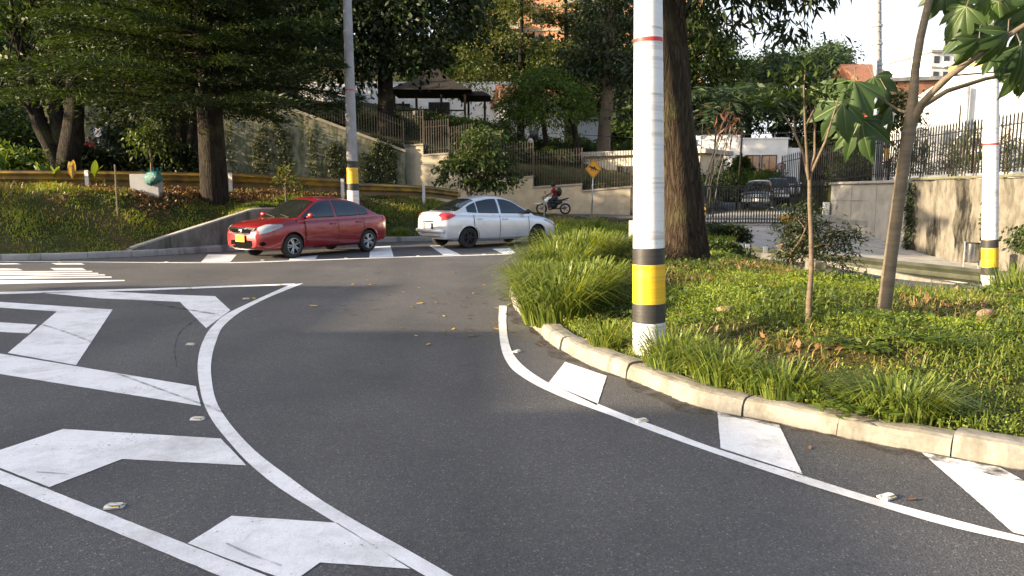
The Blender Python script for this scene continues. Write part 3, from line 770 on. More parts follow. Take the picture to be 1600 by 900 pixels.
for i, y in enumerate(ys):
    j = 0.04*math.sin(y*3.1)+0.03*math.sin(y*7)
    for dx, z in ((0.0, -0.9), (0.02+j, 0.4), (0.06-j, 1.2), (0.05, 1.98+j), (0.5, 2.0), (0.5, -0.9)): vs.append((xr(y)-0.16+dx, y, z))
mb.add(vs, [(i*6+k, (i+1)*6+k, (i+1)*6+k+1, i*6+k+1) for i in range(len(ys)-1) for k in range(5)] + [(5,4,3,2,1,0), tuple((len(ys)-1)*6+k for k in range(6))])
mb.build('wall', M_oldwall, t, True, 40)
mb = MB(); mb.add([(xr(y)-0.2+dx, y, z) for y in ys for dx, z in ((0, 2.02), (0, 2.09), (0.55, 2.09), (0.55, 2.02))], [(i*4+k, (i+1)*4+k, (i+1)*4+(k+1) % 4, i*4+(k+1) % 4) for i in range(len(ys)-1) for k in range(4)])
mb.build('coping', concrete_mat('mossy_coping', (0.15,0.15,0.09)), t)
RWSEG = [(Vector((xr(a)+0.12, a)), Vector((xr(b)+0.12, b)), 2.05, 2.05) for a, b in ((12,16),(16,20),(20,24),(24,28),(28,31))]
RWSEG.append((Vector((xr(31)+0.12, 31)), Vector((13.2,38)), 2.05, 1.6))
fence('black iron picket fence on top of the streaked right wall', RWSEG, 1.55, 0.17, 0.032, M_iron, rails=(0.08, 0.86), spear=True)

# ------------------------------------------------------------------ poles
def pole(label, base, top, r0, r1, bands, mat=None, red=None, name='banded_pole', extra=None):
    """bands: (z0, z1, material) measured up from the base"""
    mat = mat or M_pole
    t = thing(name, label, 'pole', base); top = Vector(top)-Vector(base)
    P = lambda z: top*(z/top.z); rr = lambda z: r0+(r1-r0)*z/top.z
    mb = MB(); zs = np.linspace(-0.4, top.z, 14); mb.tube([P(z) for z in zs], [rr(z) for z in zs], 32, True); mb.build('shaft', mat, t, True, 40)
    for z0, z1, m in bands:
        mb = MB(); mb.tube([P(z0), P(z1)], [rr(z0)+0.004, rr(z1)+0.004], 32, True); mb.build('painted_band', m, t, True, 40)
    for z in red or []:
        mb = MB(); mb.tube([P(z), P(z+0.035)], [rr(z)+0.003, rr(z)+0.003], 32, True); mb.build('red_ring', M_red, t, True, 40)
    return t
def zy(py, Y): return D(800, py, Y).z
b = G(1014, 534, 0.22); Yb = b.y
tp = D(1012, -420, Yb); zb = b.z
pole('nearest thick white pole with black and yellow bands in the grass island', (b.x, b.y, zb), tp, 0.150, 0.105,
     [(zy(502,Yb)-zb, zy(473,Yb)-zb, M_black), (zy(472.6,Yb)-zb, zy(412.4,Yb)-zb, M_yellow), (zy(412,Yb)-zb, zy(387,Yb)-zb, M_black)], None, [zy(67.5,Yb)-zb])
Y2 = 23.6; b = D(552, 312, Y2); tp = D(535, -250, Y2)
pole('grey concrete pole with banded foot behind the red car roof', (b.x, b.y, b.z), tp, 0.175, 0.09,
     [(zy(297.5,Y2)-b.z, zy(287,Y2)-b.z, M_black), (zy(286.8,Y2)-b.z, zy(262.5,Y2)-b.z, M_yellow), (zy(262,Y2)-b.z, zy(252,Y2)-b.z, M_black), (-0.2, zy(298,Y2)-b.z, M_pole)], M_polegrey, [zy(142,Y2)-b.z])
Y3 = 14.2; b = D(1549, 448, Y3); tp = D(1554, -300, Y3)
pole('white pole with black and yellow bands at the far right of the island', (b.x, b.y, Tz(b.x, b.y)-0.1), tp, 0.142, 0.10,
     [(zy(z0,Y3)-Tz(b.x,b.y)+0.1, zy(z1,Y3)-Tz(b.x,b.y)+0.1, m) for z0, z1, m in ((429,417,M_black),(416.7,387,M_yellow),(386.6,374,M_black))], None, [zy(227,Y3)-Tz(b.x,b.y)+0.1])
# service pole on top of the right wall: lattice mast, meter box, two pipes
Ym = 31.5; bx = PX(1370, Ym)
t = thing('utility_mast', 'tall grey utility mast with cable pipes standing on the right wall', 'utility pole', (bx, Ym, 2.0))
mb = MB(); H = 12.0
xt = D(1371,0,Ym); k_ = (xt.x-bx)/(xt.z-2.0); mb.tube([(0,0,0), (k_*H,0,H)], [0.2, 0.11], 10); mb.build('shaft', M_polegrey, t, True, 40)
for k in range(24): mb = MB(); mb.box((k_*(1.6+k*0.36), -0.19+0.06*k/24, 1.6+k*0.36), (0.10, 0.05, 0.05)); mb.build('climbing_step', M_galv, t)
mb = MB(); mb.tube([(-0.16,-0.2,-0.1), (-0.16+k_*4.8,-0.2,4.8)], 0.06, 8); mb.build('cable_pipe', M_pole, t, True)
mb = MB(); mb.tube([(0.20,-0.2,-0.1), (0.20,-0.2,2.9)], 0.09, 10); mb.build('cable_pipe', M_pole, t, True)
for z0, z1, m in ((0.55,0.85,M_black), (0.86,1.32,M_yellow), (1.33,1.6,M_black)):
    mb = MB(); mb.tube([(0.20,-0.2,z0), (0.20,-0.2,z1)], 0.094, 10); mb.build('painted_band', m, t, True, 40)
mb = MB(); mb.box((0.24,-0.28,2.55), (0.22, 0.12, 0.4)); mb.build('meter_box', M_galv, t)
for z in (4.6, 5.4, 6.1): mb = MB(); mb.tube([(k_*z,0,z), (k_*z,0,z+0.08)], 0.2, 10); mb.build('clamp', M_galv, t)
for za, zb_, xe, lab in ((7.0,7.3,-60,'thin black overhead cable high in the sky'),):
    pass
t = tag(MB().tube([(bx,Ym,4.1), (8,48,4.9), (0,60,6.2)], 0.018, 5).build('overhead_cable', M_iron), 'thin black cable sagging left from the utility mast', 'cable')

# ------------------------------------------------------------------ buildings
M_glassd = glass_dark('window_glass', (0.02,0.022,0.025), 0.08)
M_glassw = glass_dark('warm_reflection_glass', (0.30,0.16,0.08), 0.12)  # orange base colour stands in for warm light reflected in the panes
M_frame = pm('window_frame_dark', (0.03,0.028,0.026))
M_brick = brick_mat('orange_brick', (0.55,0.24,0.11), (0.48,0.19,0.09), (0.5,0.38,0.27))
M_brickred = brick_mat('red_brick', (0.40,0.12,0.08), (0.34,0.10,0.07), (0.4,0.28,0.22))
M_rooftile = pm('roof_tile', (0.32,0.14,0.08), (0.22,0.10,0.06), 3, 0.8, bmp=0.4, stretch=(6,1,1))
M_thatch = pm('dark_thatch', (0.012,0.010,0.008), (0.026,0.02,0.015), 6, 0.95, bmp=0.8, stretch=(4,4,0.6))
def frame_axes(p, q):
    e = (Vector(q)-Vector(p)); L = e.length; e.normalize(); return e, Vector((-e.y, e.x)), L     # along, back, length
def building(name, label, p, q, depth, z0, z1, mat, cat='building', windows=(), roof=None, wmat=None, sills=True, side_windows=()):
    """front face runs p->q (seen left to right); windows: (x0, x1, z0, z1, columns) along the front"""
    t = thing(name, label, cat); p = Vector(p); e, bk, L = frame_axes(p, q)
    mb = MB(); a = [p, p+e*L, p+e*L+bk*depth, p+bk*depth]; mb.prism([tuple(v) for v in a], z0, z1); mb.build('wall', mat, t)
    def win(orig, dirv, out, x0, x1, w0, w1, nc):
        c = orig+dirv*((x0+x1)/2); an = math.atan2(dirv.y, dirv.x); W = x1-x0; Hh = w1-w0; m = (w0+w1)/2
        f = MB(); th = min(0.09, W*0.06)
        for xo in (-W/2, W/2): f.box((c.x+dirv.x*xo+out.x*0.02, c.y+dirv.y*xo+out.y*0.02, m), (th, 0.10, Hh+th), rz=an)
        for zz in (w0, w1): f.box((c.x+out.x*0.02, c.y+out.y*0.02, zz), (W-th-0.004, 0.09, th), rz=an)
        for k in range(1, nc): xo = -W/2+W*k/nc; f.box((c.x+dirv.x*xo+out.x*0.02, c.y+dirv.y*xo+out.y*0.02, m), (th*0.6, 0.07, Hh-th-0.004), rz=an)
        fr = f.build('window', M_frame, t)
        g = MB(); g.box((c.x+out.x*0.006, c.y+out.y*0.006, m), (W-th*0.5, 0.03, Hh-th*0.5), rz=an); g.build('pane', wmat or M_glassd, fr)
    for w in windows: win(p, e, -bk, *w)
    for w in side_windows: win(p+e*L, bk, e, *w)
    if roof == 'slab':
        mb = MB(); o = 0.45; a = [p-e*o-bk*o, p+e*(L+o)-bk*o, p+e*(L+o)+bk*(depth+o), p-e*o+bk*(depth+o)]; mb.prism([tuple(v) for v in a], z1+0.003, z1+0.28); mb.build('roof', M_conc, t)
    elif roof == 'parapet':
        mb = MB(); o = 0.06; a = [p-e*o-bk*o, p+e*(L+o)-bk*o, p+e*(L+o)+bk*(depth+o), p-e*o+bk*(depth+o)]; mb.prism([tuple(v) for v in a], z1+0.003, z1+0.12); mb.build('parapet', M_white, t)
    elif roof == 'tile':
        mb = MB(); o = 0.5; f1, f2 = p-e*o-bk*o, p+e*(L+o)-bk*o; b1, b2 = p-e*o+bk*(depth+o), p+e*(L+o)+bk*(depth+o); r1_, r2_ = (f1+b1)/2, (f2+b2)/2; hr = depth*0.28
        mb.add([(*f1, z1), (*f2, z1), (*b2, z1), (*b1, z1), (*r1_, z1+hr), (*r2_, z1+hr)], [(0,1,5,4), (2,3,4,5), (1,2,5), (3,0,4), (3,2,1,0)]); mb.build('roof', M_rooftile, t)
    return t
# gatehouse behind the fence
e_, bk_, L_ = frame_axes((1.6,49.0), (10.2,42.6))
t = building('gatehouse', 'low cream gatehouse with flat grey roof slab behind the picket fence', (2.2,53.0), (11.3,46.6), 4.0, 0.4, 3.9, concrete_mat('cream_wall', (0.58,0.53,0.43), (0.35,0.30,0.22), 0.25),
         windows=[(0.3,1.9,2.45,2.95,1), (2.5,4.3,2.5,3.0,1), (5.6,7.2,1.4,3.2,3), (8.6,9.6,2.0,3.0,1)], roof='slab', side_windows=[(0.5,1.6,1.5,2.6,1)])
# white house beyond it
building('white_house', 'white house with one dark window left of the thick white pole', (5.7,68.0), (14.6,65.5), 5, 2.0, 7.8, M_white, windows=[(2.9,4.4,5.6,6.8,1)], roof='slab', cat='house')
# clubhouse with the two big windows and the round emblem
t = building('clubhouse', 'white clubhouse with two large windows of painted warm reflection and round emblem beyond the gate', (17.3,59.2), (20.75,58.6), 7, 0.8, 5.55, M_white, windows=[(0.45,1.5,2.75,4.35,2), (1.65,2.7,2.75,4.35,2)], roof='parapet', wmat=M_glassw)
mb = MB(); p = Vector((17.3,59.2)); mb.prism([(14.0,60.6), (17.28,59.1), (18.6,65), (15.0,66)], 0.8, 5.95); mb.build('side_wing', M_white, t)
e, bk, L = frame_axes((17.3,59.2), (20.75,58.6))
p2 = p+e*L; mb = MB(); mb.prism([tuple(p2+e*0.02+bk*0.3), tuple(p2+e*0.95+bk*0.3), tuple(p2+e*0.95+bk*5), tuple(p2+e*0.02+bk*5)], 0.8, 4.9); mb.build('end_wing', M_white, t)
c = p+e*3.07; mb = MB(); M4 = Matrix.Translation((c.x-bk.x*0.0, c.y-bk.y*0.0, 3.5)) @ Matrix.Rotation(math.atan2(e.y, e.x), 4, 'Z') @ Matrix.Rotation(R(90), 4, 'X')
mb.lathe([(0, 0.05), (0.32, 0.05), (0.32, -0.02)], 28, M4); em = mb.build('emblem', pm('emblem_grey', (0.42,0.38,0.34)), t)
mb = MB(); mb.lathe([(0.23, 0.053), (0.23, 0.075), (0.31, 0.075), (0.31, 0.053)], 28, M4); mb.build('emblem_ring', pm('emblem_ring', (0.16,0.08,0.07)), em)
mb = MB(); mb.lathe([(0, 0.08), (0.12, 0.08), (0.12, 0.053)], 5, M4); mb.build('emblem_centre', pm('emblem_red', (0.35,0.09,0.07)), em)
# long white house behind the gazebo
building('white_house', 'long white house with barred window behind the gazebo', (-19.0,70), (0.6,70), 8, 6.0, 11.2, M_white, windows=[(4.2,5.2,8.6,9.6,1), (8.3,9.3,8.9,9.4,1), (9.4,9.9,8.9,9.4,1), (11.6,13.4,7.4,9.5,4)], roof='parapet', cat='house')
building('white_house', 'small white house with tiled roof right of the gazebo', (-0.2,64), (4.6,65), 6, 4.0, 9.0, M_white, windows=[(1.7,2.4,5.6,6.6,1)], roof='tile', cat='house')
building('white_house', 'white house far left beyond the ivy wall', (-30,58), (-24,58), 6, 3.0, 9.0, M_white, windows=[(1,2.2,5.5,7,2), (3.6,4.8,5.5,7,2)], roof='tile', cat='house')
# apartment tower of orange brick
def tower(label, p, q, depth, z0, z1, mat, floors, cols, balc=True):
    t = thing('apartment_tower', label, 'building'); e, bk, L = frame_axes(p, q); p = Vector(p)
    a = [p, p+e*L, p+e*L+bk*depth, p+bk*depth]; mb = MB(); mb.prism([tuple(v) for v in a], z0, z1); mb.build('wall', mat, t)
    mb = MB(); mb.prism([tuple(v) for v in (p-e*0.4-bk*0.4, p+e*(L+0.4)-bk*0.4, p+e*(L+0.4)+bk*(depth+0.4), p-e*0.4+bk*(depth+0.4))], z1+0.003, z1+0.5); mb.build('roof', M_conc, t)
    fh = (z1-z0)/floors; an = math.atan2(e.y, e.x); cw = L/cols
    for k in range(floors):
        sl = MB(); o = p+e*(L/2)-bk*0.06; sl.box((o.x, o.y, z0+fh*k+0.15), (L+0.1, 0.12, 0.3), rz=an); sl.build('floor_band', M_beige, t)
        for c in range(cols):
            o = p+e*(cw*(c+0.5))-bk*0.03; w = MB(); w.box((o.x, o.y, z0+fh*k+fh*0.55), (cw*0.55, 0.08, fh*0.45), rz=an); wo = w.build('window', M_frame, t)
            w = MB(); o2 = o-bk*0.035; w.box((o2.x, o2.y, z0+fh*k+fh*0.55), (cw*0.48, 0.04, fh*0.38), rz=an); w.build('pane', M_glassd, wo)
            if balc and c % 2 == 1:
                o3 = p+e*(cw*(c+0.5))-bk*0.72; w = MB(); w.box((o3.x, o3.y, z0+fh*k+fh*0.22), (cw*0.8, 1.2, fh*0.34), rz=an); w.build('balcony', M_beige if mat is M_brick else M_white, t)
    return t
tower('tall orange brick apartment tower showing through the trees', (-8,112), (26,108), 16, 8, 46, M_brick, 12, 7)
tower('pale distant apartment block above the brick houses on the right', (85,160), (93.5,161), 14, -1, 29.6, M_white, 10, 4)
# brick houses and white block on the right
building('brick_house', 'red brick house with sloped roof right of the dark trees', (29.6,66), (31.8,66), 8, 0, 10.6, M_brickred, windows=[(0.6,1.4,8.4,9.4,1)], roof='tile', cat='house')
t = building('brick_house', 'orange brick house with window strip left of the white block', (28.4,60), (34.4,58.5), 8, 0, 9.9, M_brick, windows=[(3.2,5.0,8.2,9.1,2), (0.8,2.2,6.2,7.4,2)], roof='slab', cat='house')
t = building('white_block', 'large plain sunlit white building behind the right fence', (20.85,36.3), (40,30), 14, 1.5, 7.2, M_white, windows=[], roof='parapet')
mb = MB(); mb.prism([(19.0,37.0), (20.8,36.45), (24.5,45), (21.5,46)], 1.5, 5.7); mb.build('low_wing', M_white, t)
mb = MB(); mb.box((23.2,40.0,7.65), (1.6,1.6,0.66), rz=-0.3); mb.build('ochre_tank_room', pm('ochre', (0.62,0.40,0.13)), t)
mb = MB(); mb.tube([(20.95,36.1,6.4), (20.95,36.1,4.4), (20.6,36.3,4.0), (20.6,36.3,2.2)], 0.07, 8); mb.build('downpipe', M_galv, t, True)
mb = MB(); mb.box((20.3,36.45,4.2), (0.35,0.2,0.5)); mb.build('meter_box', M_galv, t)
# gazebo
gz = Vector((-5.9, 59.0)); gzz = Tz(gz.x, gz.y)
t = thing('gazebo', 'dark thatched two tier gazebo on posts above the picket fence', 'gazebo')
def hip(mb, c, hw, hd, z0, z1, hw2, hd2):
    mb.add([(c.x-hw, c.y-hd, z0), (c.x+hw, c.y-hd, z0), (c.x+hw, c.y+hd, z0), (c.x-hw, c.y+hd, z0), (c.x-hw2, c.y-hd2, z1), (c.x+hw2, c.y-hd2, z1), (c.x+hw2, c.y+hd2, z1), (c.x-hw2, c.y+hd2, z1)],
           [(0,1,5,4), (1,2,6,5), (2,3,7,6), (3,0,4,7), (4,5,6,7), (3,2,1,0)])
ze = 8.95
mb = MB(); hip(mb, gz, 2.9, 2.6, ze, ze+0.75, 1.5, 1.4); hip(mb, gz, 1.5, 1.4, ze+0.752, ze+1.9, 0.12, 0.12); hip(mb, gz, 3.0, 2.7, ze-0.06, ze-0.004, 2.9, 2.6); mb.build('roof', M_thatch, t)
mb = MB(); hip(mb, gz+Vector((3.1,0.4)), 1.2, 2.0, ze-0.35, ze+0.0, 0.7, 1.6); mb.build('side_roof', M_thatch, t)
for dx, dy in ((-2.6,-2.3), (-1.0,-2.3), (0.8,-2.3), (2.5,-2.3), (-2.6,2.3), (2.5,2.3), (3.9,-1.3)):
    g = Tz(gz.x+dx, gz.y+dy); mb = MB(); mb.box((gz.x+dx, gz.y+dy, (ze-0.35+g-0.3)/2), (0.16, 0.16, ze-0.35-g+0.3)); mb.build('post', M_barkdark, t)
mb = MB(); mb.box((gz.x, gz.y-2.3, gzz+0.95), (5.0, 0.08, 0.1)); mb.box((gz.x+0.1, gz.y-2.3, gzz+0.45), (5.0, 0.06, 0.08)); mb.build('railing', M_barkdark, t)
t = thing('garden_bench', 'dark wooden bench inside the gazebo', 'bench', (gz.x-0.2, gz.y-0.6, gzz+0.25))
mb = MB(); mb.box((0,0,0.45), (1.7,0.5,0.07)); mb.build('seat', M_barkdark, t); mb = MB()
for z in (0.7, 0.95): mb.box((0,0.25,z), (1.7,0.05,0.12))
for x in (-0.8,-0.3,0.3,0.8): mb.box((x,0.28,0.75), (0.06,0.04,0.6))
mb.build('backrest', M_barkdark, t)
for x in (-0.75,0.75): mb = MB(); mb.box((x,0,0.1), (0.07,0.45,0.7)); mb.build('leg', M_barkdark, t)
# globe lamps
M_globe = pm('lamp_globe', (0.85,0.84,0.80), None, 3, 0.3)
for px, py, Y, lab in ((508,156,52,'white globe lamp left of the grey concrete pole'), (649,177,54,'white globe lamp in front of the gazebo'), (829,220,51,'white globe lamp under the rounded green tree')):
    g = D(px, py, Y); z = Tz(g.x, g.y); t = thing('globe_lamp', lab, 'lamp', (g.x, g.y, z), group='globe garden lamps')
    mb = MB(); mb.tube([(0,0,-0.2), (0,0,g.z-z-0.15)], 0.04, 8); mb.build('lamp_post', M_iron, t)
    mb = MB(); mb.ball((0,0,g.z-z), 0.18, 12); mb.build('globe', M_globe, t, True)

# ------------------------------------------------------------------ foliage
def unit(v): return v/np.maximum(np.linalg.norm(v, axis=1, keepdims=True), 1e-9)
def leaves(P, size, rng, aspect=0.45, up=0.5, droop=0.2, D0=None, fold=0.15, jit=0.35):
    """one folded four-cornered leaf per point; returns quad vertex array (4N,3)"""
    n = len(P); L = size*(1+jit*(rng.random(n)*2-1)) if np.isscalar(size) else size
    d = rng.normal(size=(n, 3)) if D0 is None else D0+0.45*rng.normal(size=(n, 3))
    d[:, 2] -= droop; d = unit(d)
    nr = rng.normal(size=(n, 3)); nr[:, 2] += up*2
    s = unit(np.cross(d, nr)); nn = np.cross(s, d)
    L = L[:, None]; w = L*aspect*0.5
    a = P; b = P+d*L*0.45+s*w+nn*L*fold*0.5; c = P+d*L-nn*L*fold*0.3; e = P+d*L*0.45-s*w+nn*L*fold*0.5
    return np.stack([a, b, c, e], 1).reshape(-1, 3)
def tone_for(n, rng, base=0.45, spread=0.25): return np.repeat(np.clip(base+spread*rng.normal(size=n), 0, 1), 4)
def clumps(rng, ell, nc, per, sp, shell=0.55, low=-0.75):
    """ell: list of (centre, (rx,ry,rz)); clump centres fill the outer shell; returns points, clump tone, outward dirs"""
    vol = np.array([e[1][0]*e[1][1]*e[1][2] for e in ell])**0.7; vol /= vol.sum()
    k = rng.choice(len(ell), nc, p=vol)
    C = np.array([e[0] for e in ell], float)[k]; Rr = np.array([e[1] for e in ell], float)[k]
    d = unit(rng.normal(size=(nc, 3))); d[:, 2] = np.where(d[:, 2] < low, -d[:, 2]*0.5, d[:, 2])
    r = (shell+(1-shell)*rng.random(nc)**0.7)*(1+0.12*rng.normal(size=nc))
    cc = C+d*Rr*r[:, None]
    tn = rng.normal(size=nc)*0.14
    P = np.repeat(cc, per, 0)+rng.normal(size=(nc*per, 3))*np.repeat((sp*(0.5+rng.random(nc)))[:, None], per, 0)*np.array([1, 1, 0.6])
    return P, np.repeat(tn, per), np.repeat(d, per, 0), cc
def limbs(mb, start, targets, r0, rng, n=6, sag=0.15):
    s = Vector(start)
    for c in targets:
        c = Vector(c); mid = s.lerp(c, 0.5)+Vector((rng.normal()*0.15, rng.normal()*0.15, sag*(c-s).length))
        ln = (c-s).length
        mb.tube([s, s.lerp(mid, 0.55)+Vector((rng.normal()*.04*ln, rng.normal()*.04*ln, 0)), mid, c.lerp(mid, 0.45), c], [r0, r0*0.75, r0*0.5, r0*0.3, r0*0.1], n, False)
def rough_trunk(mb, pts, radii, n=14, seed=0, amp=0.10):
    rs = np.random.default_rng(seed); P = resample3(pts, 18); rr = pch(np.linspace(0, 1, len(radii)), radii, np.linspace(0, 1, len(P)))
    ph = rs.random(6)*6.28; vs = []; fs = []
    for i, p in enumerate(P):
        for k in range(n):
            a = 2*math.pi*k/n; f = 1+amp*(math.sin(3*a+ph[0]+i*0.12)+0.6*math.sin(5*a+ph[1]-i*0.2)+0.4*math.sin(9*a+ph[2]+i*0.4))*0.7
            vs.append((p[0]+rr[i]*f*math.cos(a), p[1]+rr[i]*f*math.sin(a), p[2]))
    for i in range(len(P)-1):
        for k in range(n): fs.append((i*n+k, i*n+(k+1) % n, (i+1)*n+(k+1) % n, (i+1)*n+k))
    mb.add(vs, fs)
def resample3(pts, n):
    P = np.array([tuple(p) for p in pts], float); d = np.r_[0, np.cumsum(np.linalg.norm(np.diff(P, axis=0), axis=1))]
    t = np.linspace(0, d[-1], n); return np.stack([pch(d, P[:, i], t) for i in range(3)], 1)
def tree(name, label, trunks, ell, nc, per, sp, lsize, lmat, bmat, seed, aspect=0.45, up=0.5, droop=0.2, shell=0.55, nlimb=9, base=0.45, cat='tree', group=None, tamp=0.08, low=-0.75, extra=None):
    """trunks: list of (points, radii); coordinates are absolute, the Empty stands at the first trunk's foot"""
    rng = np.random.default_rng(seed); o = Vector(trunks[0][0][0])
    t = thing(name, label, cat, o, group=group); mb = MB()
    for i, (pts, rad) in enumerate(trunks): rough_trunk(mb, [Vector(p)-o for p in pts], rad, 14, seed+i, tamp)
    P, tn, dr, cc = clumps(rng, [((e[0][0]-o.x, e[0][1]-o.y, e[0][2]-o.z), e[1]) for e in ell], nc, per, sp, shell, low)
    if extra is not None: P = np.concatenate([P, extra-np.array(o)]); tn = np.r_[tn, rng.normal(size=len(extra))*0.1]; dr = np.concatenate([dr, np.tile([0, 0, -1.0], (len(extra), 1))])
    for (pts, rad) in trunks:
        s = Vector(pts[-1])-o; s2 = Vector(pts[max(0, len(pts)-2)])-o
        sel = cc[rng.choice(len(cc), min(nlimb, len(cc)), replace=False)]
        for q in sel: limbs(mb, s.lerp(s2, rng.random()*0.7), [q], max(rad[-1]*0.55, 0.02), rng)
    mb.build('trunk', bmat, t, True)
    V = leaves(P, lsize, rng, aspect, up, droop, dr*0.6)
    quads_mesh('crown', V, len(P), lmat, t, np.clip(np.repeat(base+tn+rng.normal(size=len(P))*0.16, 4), 0, 1))
    return t
def at(px, py, Y): return tuple(D(px, py, Y))
def foot(px, Y, dz=-0.15): x = PX(px, Y); return (x, Y, Tz(x, Y)+dz)
def el(px, py, Y, rx, rz, ry=None): return (at(px, py, Y), (rx, ry or rx, rz))

# -- big old tree on the island behind the pole
b = foot(1064, 14.0, -0.2)
tree('big_tree', 'huge rough barked tree on the island right behind the thick white pole',
     [([b, at(1063,395,14), at(1063,300,14), at(1050,190,14), at(1028,60,14), at(1010,-60,14), at(1000,-260,14)], [0.58,0.38,0.335,0.36,0.30,0.28,0.25]),
      ([at(1060,215,14), at(1058,120,14.2), at(1050,20,14.3), at(1060,-150,14.5)], [0.24,0.22,0.20,0.16])],
     [el(1080,-230,14,3.6,1.9), el(1250,-160,14.5,2.6,1.5), el(900,-290,14.5,3.0,1.6), el(1120,-30,14.5,0.9,0.9), el(1170,0,15,0.9,0.7), el(1250,-15,15,0.75,0.6), el(1230,45,15,0.22,0.18), el(1150,60,15,0.25,0.55), el(1100,30,15,0.6,0.6)],
     620, 26, 0.26, 0.24, L_dark, M_bark, 11, 0.26, 0.2, 0.75, 0.4, 14, 0.6, tamp=0.16)
# roots
# -- conifer over the left bank
def conifer(label, px, Y, dx_top, height, r0, z_first, rmax, seed, mat, lsize=0.2, whorls=15, per=5, name='conifer_tree', base=0.45, asym=None, dens=1.0, droop=0.12, bm=None):
    rng = np.random.default_rng(seed); f = foot(px, Y, -0.2); t = thing(name, label, 'tree', f); mb = MB()
    rough_trunk(mb, [(0,0,0), (0,0,0.5), (dx_top*0.3,0,height*0.4), (dx_top,0,height)], [r0*1.25, r0, r0*0.75, 0.04], 14, seed, 0.07)
    PP = []; DD = []; TT = []
    for w in range(whorls):
        fz = w/(whorls-1); z = z_first+(height-0.4-z_first)*fz**0.92; R0 = rmax*(1-fz)**0.7*(0.85+0.3*rng.random())+0.3
        for k in range(per):
            a = 2*math.pi*(k+rng.random()*0.7)/per+w*0.7; rr = R0*(0.75+0.4*rng.random())
            if asym: rr *= asym(a, z)
            d = np.array([math.cos(a), math.sin(a), 0]); n = 9; ts = np.linspace(0.12, 1, n)
            drp = rng.uniform(0.3, 1.7)*droop
            pts = [Vector((dx_top*z/height+d[0]*rr*s, d[1]*rr*s, z+0.10*rr*s-drp*rr*s*s)) for s in [0]+list(ts)]
            mb.tube(pts, [r0*0.22*(1-0.85*i/n) for i in range(n+1)], 5, False)
            m = int(95*dens*rr); s = 0.10+0.90*rng.random(m)**0.75
            Pc = np.array([dx_top*z/height, 0, z])+d*(rr*s)[:, None]; Pc[:, 2] += 0.10*rr*s-drp*rr*s*s
            side = np.array([-d[1], d[0], 0]); wv = (0.16+0.20*np.sin(np.pi*np.clip(s, 0, 1)))*rr*0.75
            off = rng.normal(size=m)*wv*0.5; Pc += side*off[:, None]; Pc[:, 2] += rng.normal(size=m)*0.07-np.abs(off)*0.22
            PP.append(Pc); DD.append(np.tile(d, (m, 1))+side*np.sign(off)[:, None]*0.6); TT.append(np.full(m, rng.normal()*0.13))
    P = np.concatenate(PP); dd = np.concatenate(DD); tn = np.concatenate(TT)
    mb.build('trunk', bm or M_bark, t, True)
    V = leaves(P, lsize, rng, 0.24, 0.8, 0.05, dd, 0.1)
    quads_mesh('crown', V, len(P), mat, t, np.clip(np.repeat(base+tn+rng.normal(size=len(P))*0.15, 4), 0, 1))
    return t
conifer('dark layered conifer with thick trunk on the bank behind the red car', 335, 23.4, -0.2, 14.0, 0.33, 3.05, 4.8, 21, L_pine, 0.16, 24, 7, asym=lambda a, z: 1.0 if math.cos(a) < 0.1 else 0.78, dens=3.4, droop=0.13, bm=M_barkdark)
# -- multi-stemmed tree at the far left
b = foot(95, 25.5, -0.2)
tree('forked_tree', 'dark multi stemmed tree rising behind the guardrail at the far left',
     [([b, at(90,255,25.5), at(60,190,25.5), at(40,110,25.4), at(20,40,25.3)], [0.42,0.30,0.22,0.16,0.10]), ([b, at(98,255,25.6), at(88,170,25.8), at(86,80,26), at(66,0,26)], [0.36,0.26,0.20,0.15,0.10]),
      ([b, at(108,250,25.4), at(118,160,25.6), at(114,60,25.8), at(120,-60,26)], [0.40,0.32,0.26,0.22,0.14]), ([at(62,195,25.5), at(40,165,25.2), at(0,135,25)], [0.09,0.07,0.05])],
     [el(20,60,25,1.6,1.4), el(60,-30,26,2.2,1.4), el(-20,-40,25,2.4,2.0), el(110,-90,26,2.4,1.6), el(20,150,26,1.0,0.7), el(100,130,27,1.2,1.3), el(150,60,27,1.0,1.2)],
     330, 24, 0.25, 0.20, L_mid, M_barkdark, 31, 0.42, 0.4, 0.3, 0.3, 8, 0.5)
# -- group of dark trunks behind the conifer
for i, (px, py0, px2, Y, rad, lab) in enumerate(((268,266,258,31,0.30,'leftmost of the dark trunked trees behind the conifer'), (284,266,283,30,0.26,'middle dark trunked tree behind the conifer'), (300,266,318,29.5,0.22,'leaning dark trunked tree just left of the conifer trunk'))):
    b = foot(px, Y, -0.2)
    tree('dark_tree', lab, [([b, at(px+2,215,Y), at((px+px2)/2,170,Y), at(px2,60,Y)], [rad*1.3, rad, rad*0.85, rad*0.5])],
         [el(px2-50+45*i,70,Y,2.2,1.6), el(px2-20+30*i,-20,Y+1,2.6,1.9), el(px2-90+70*i,130,Y,1.4,0.8), el(px2-30+40*i,-130,Y,2.6,1.7)], 230, 24, 0.3, 0.24, L_dark, M_barkdark, 40+i, 0.42, 0.4, 0.35, 0.35, 7, 0.5)
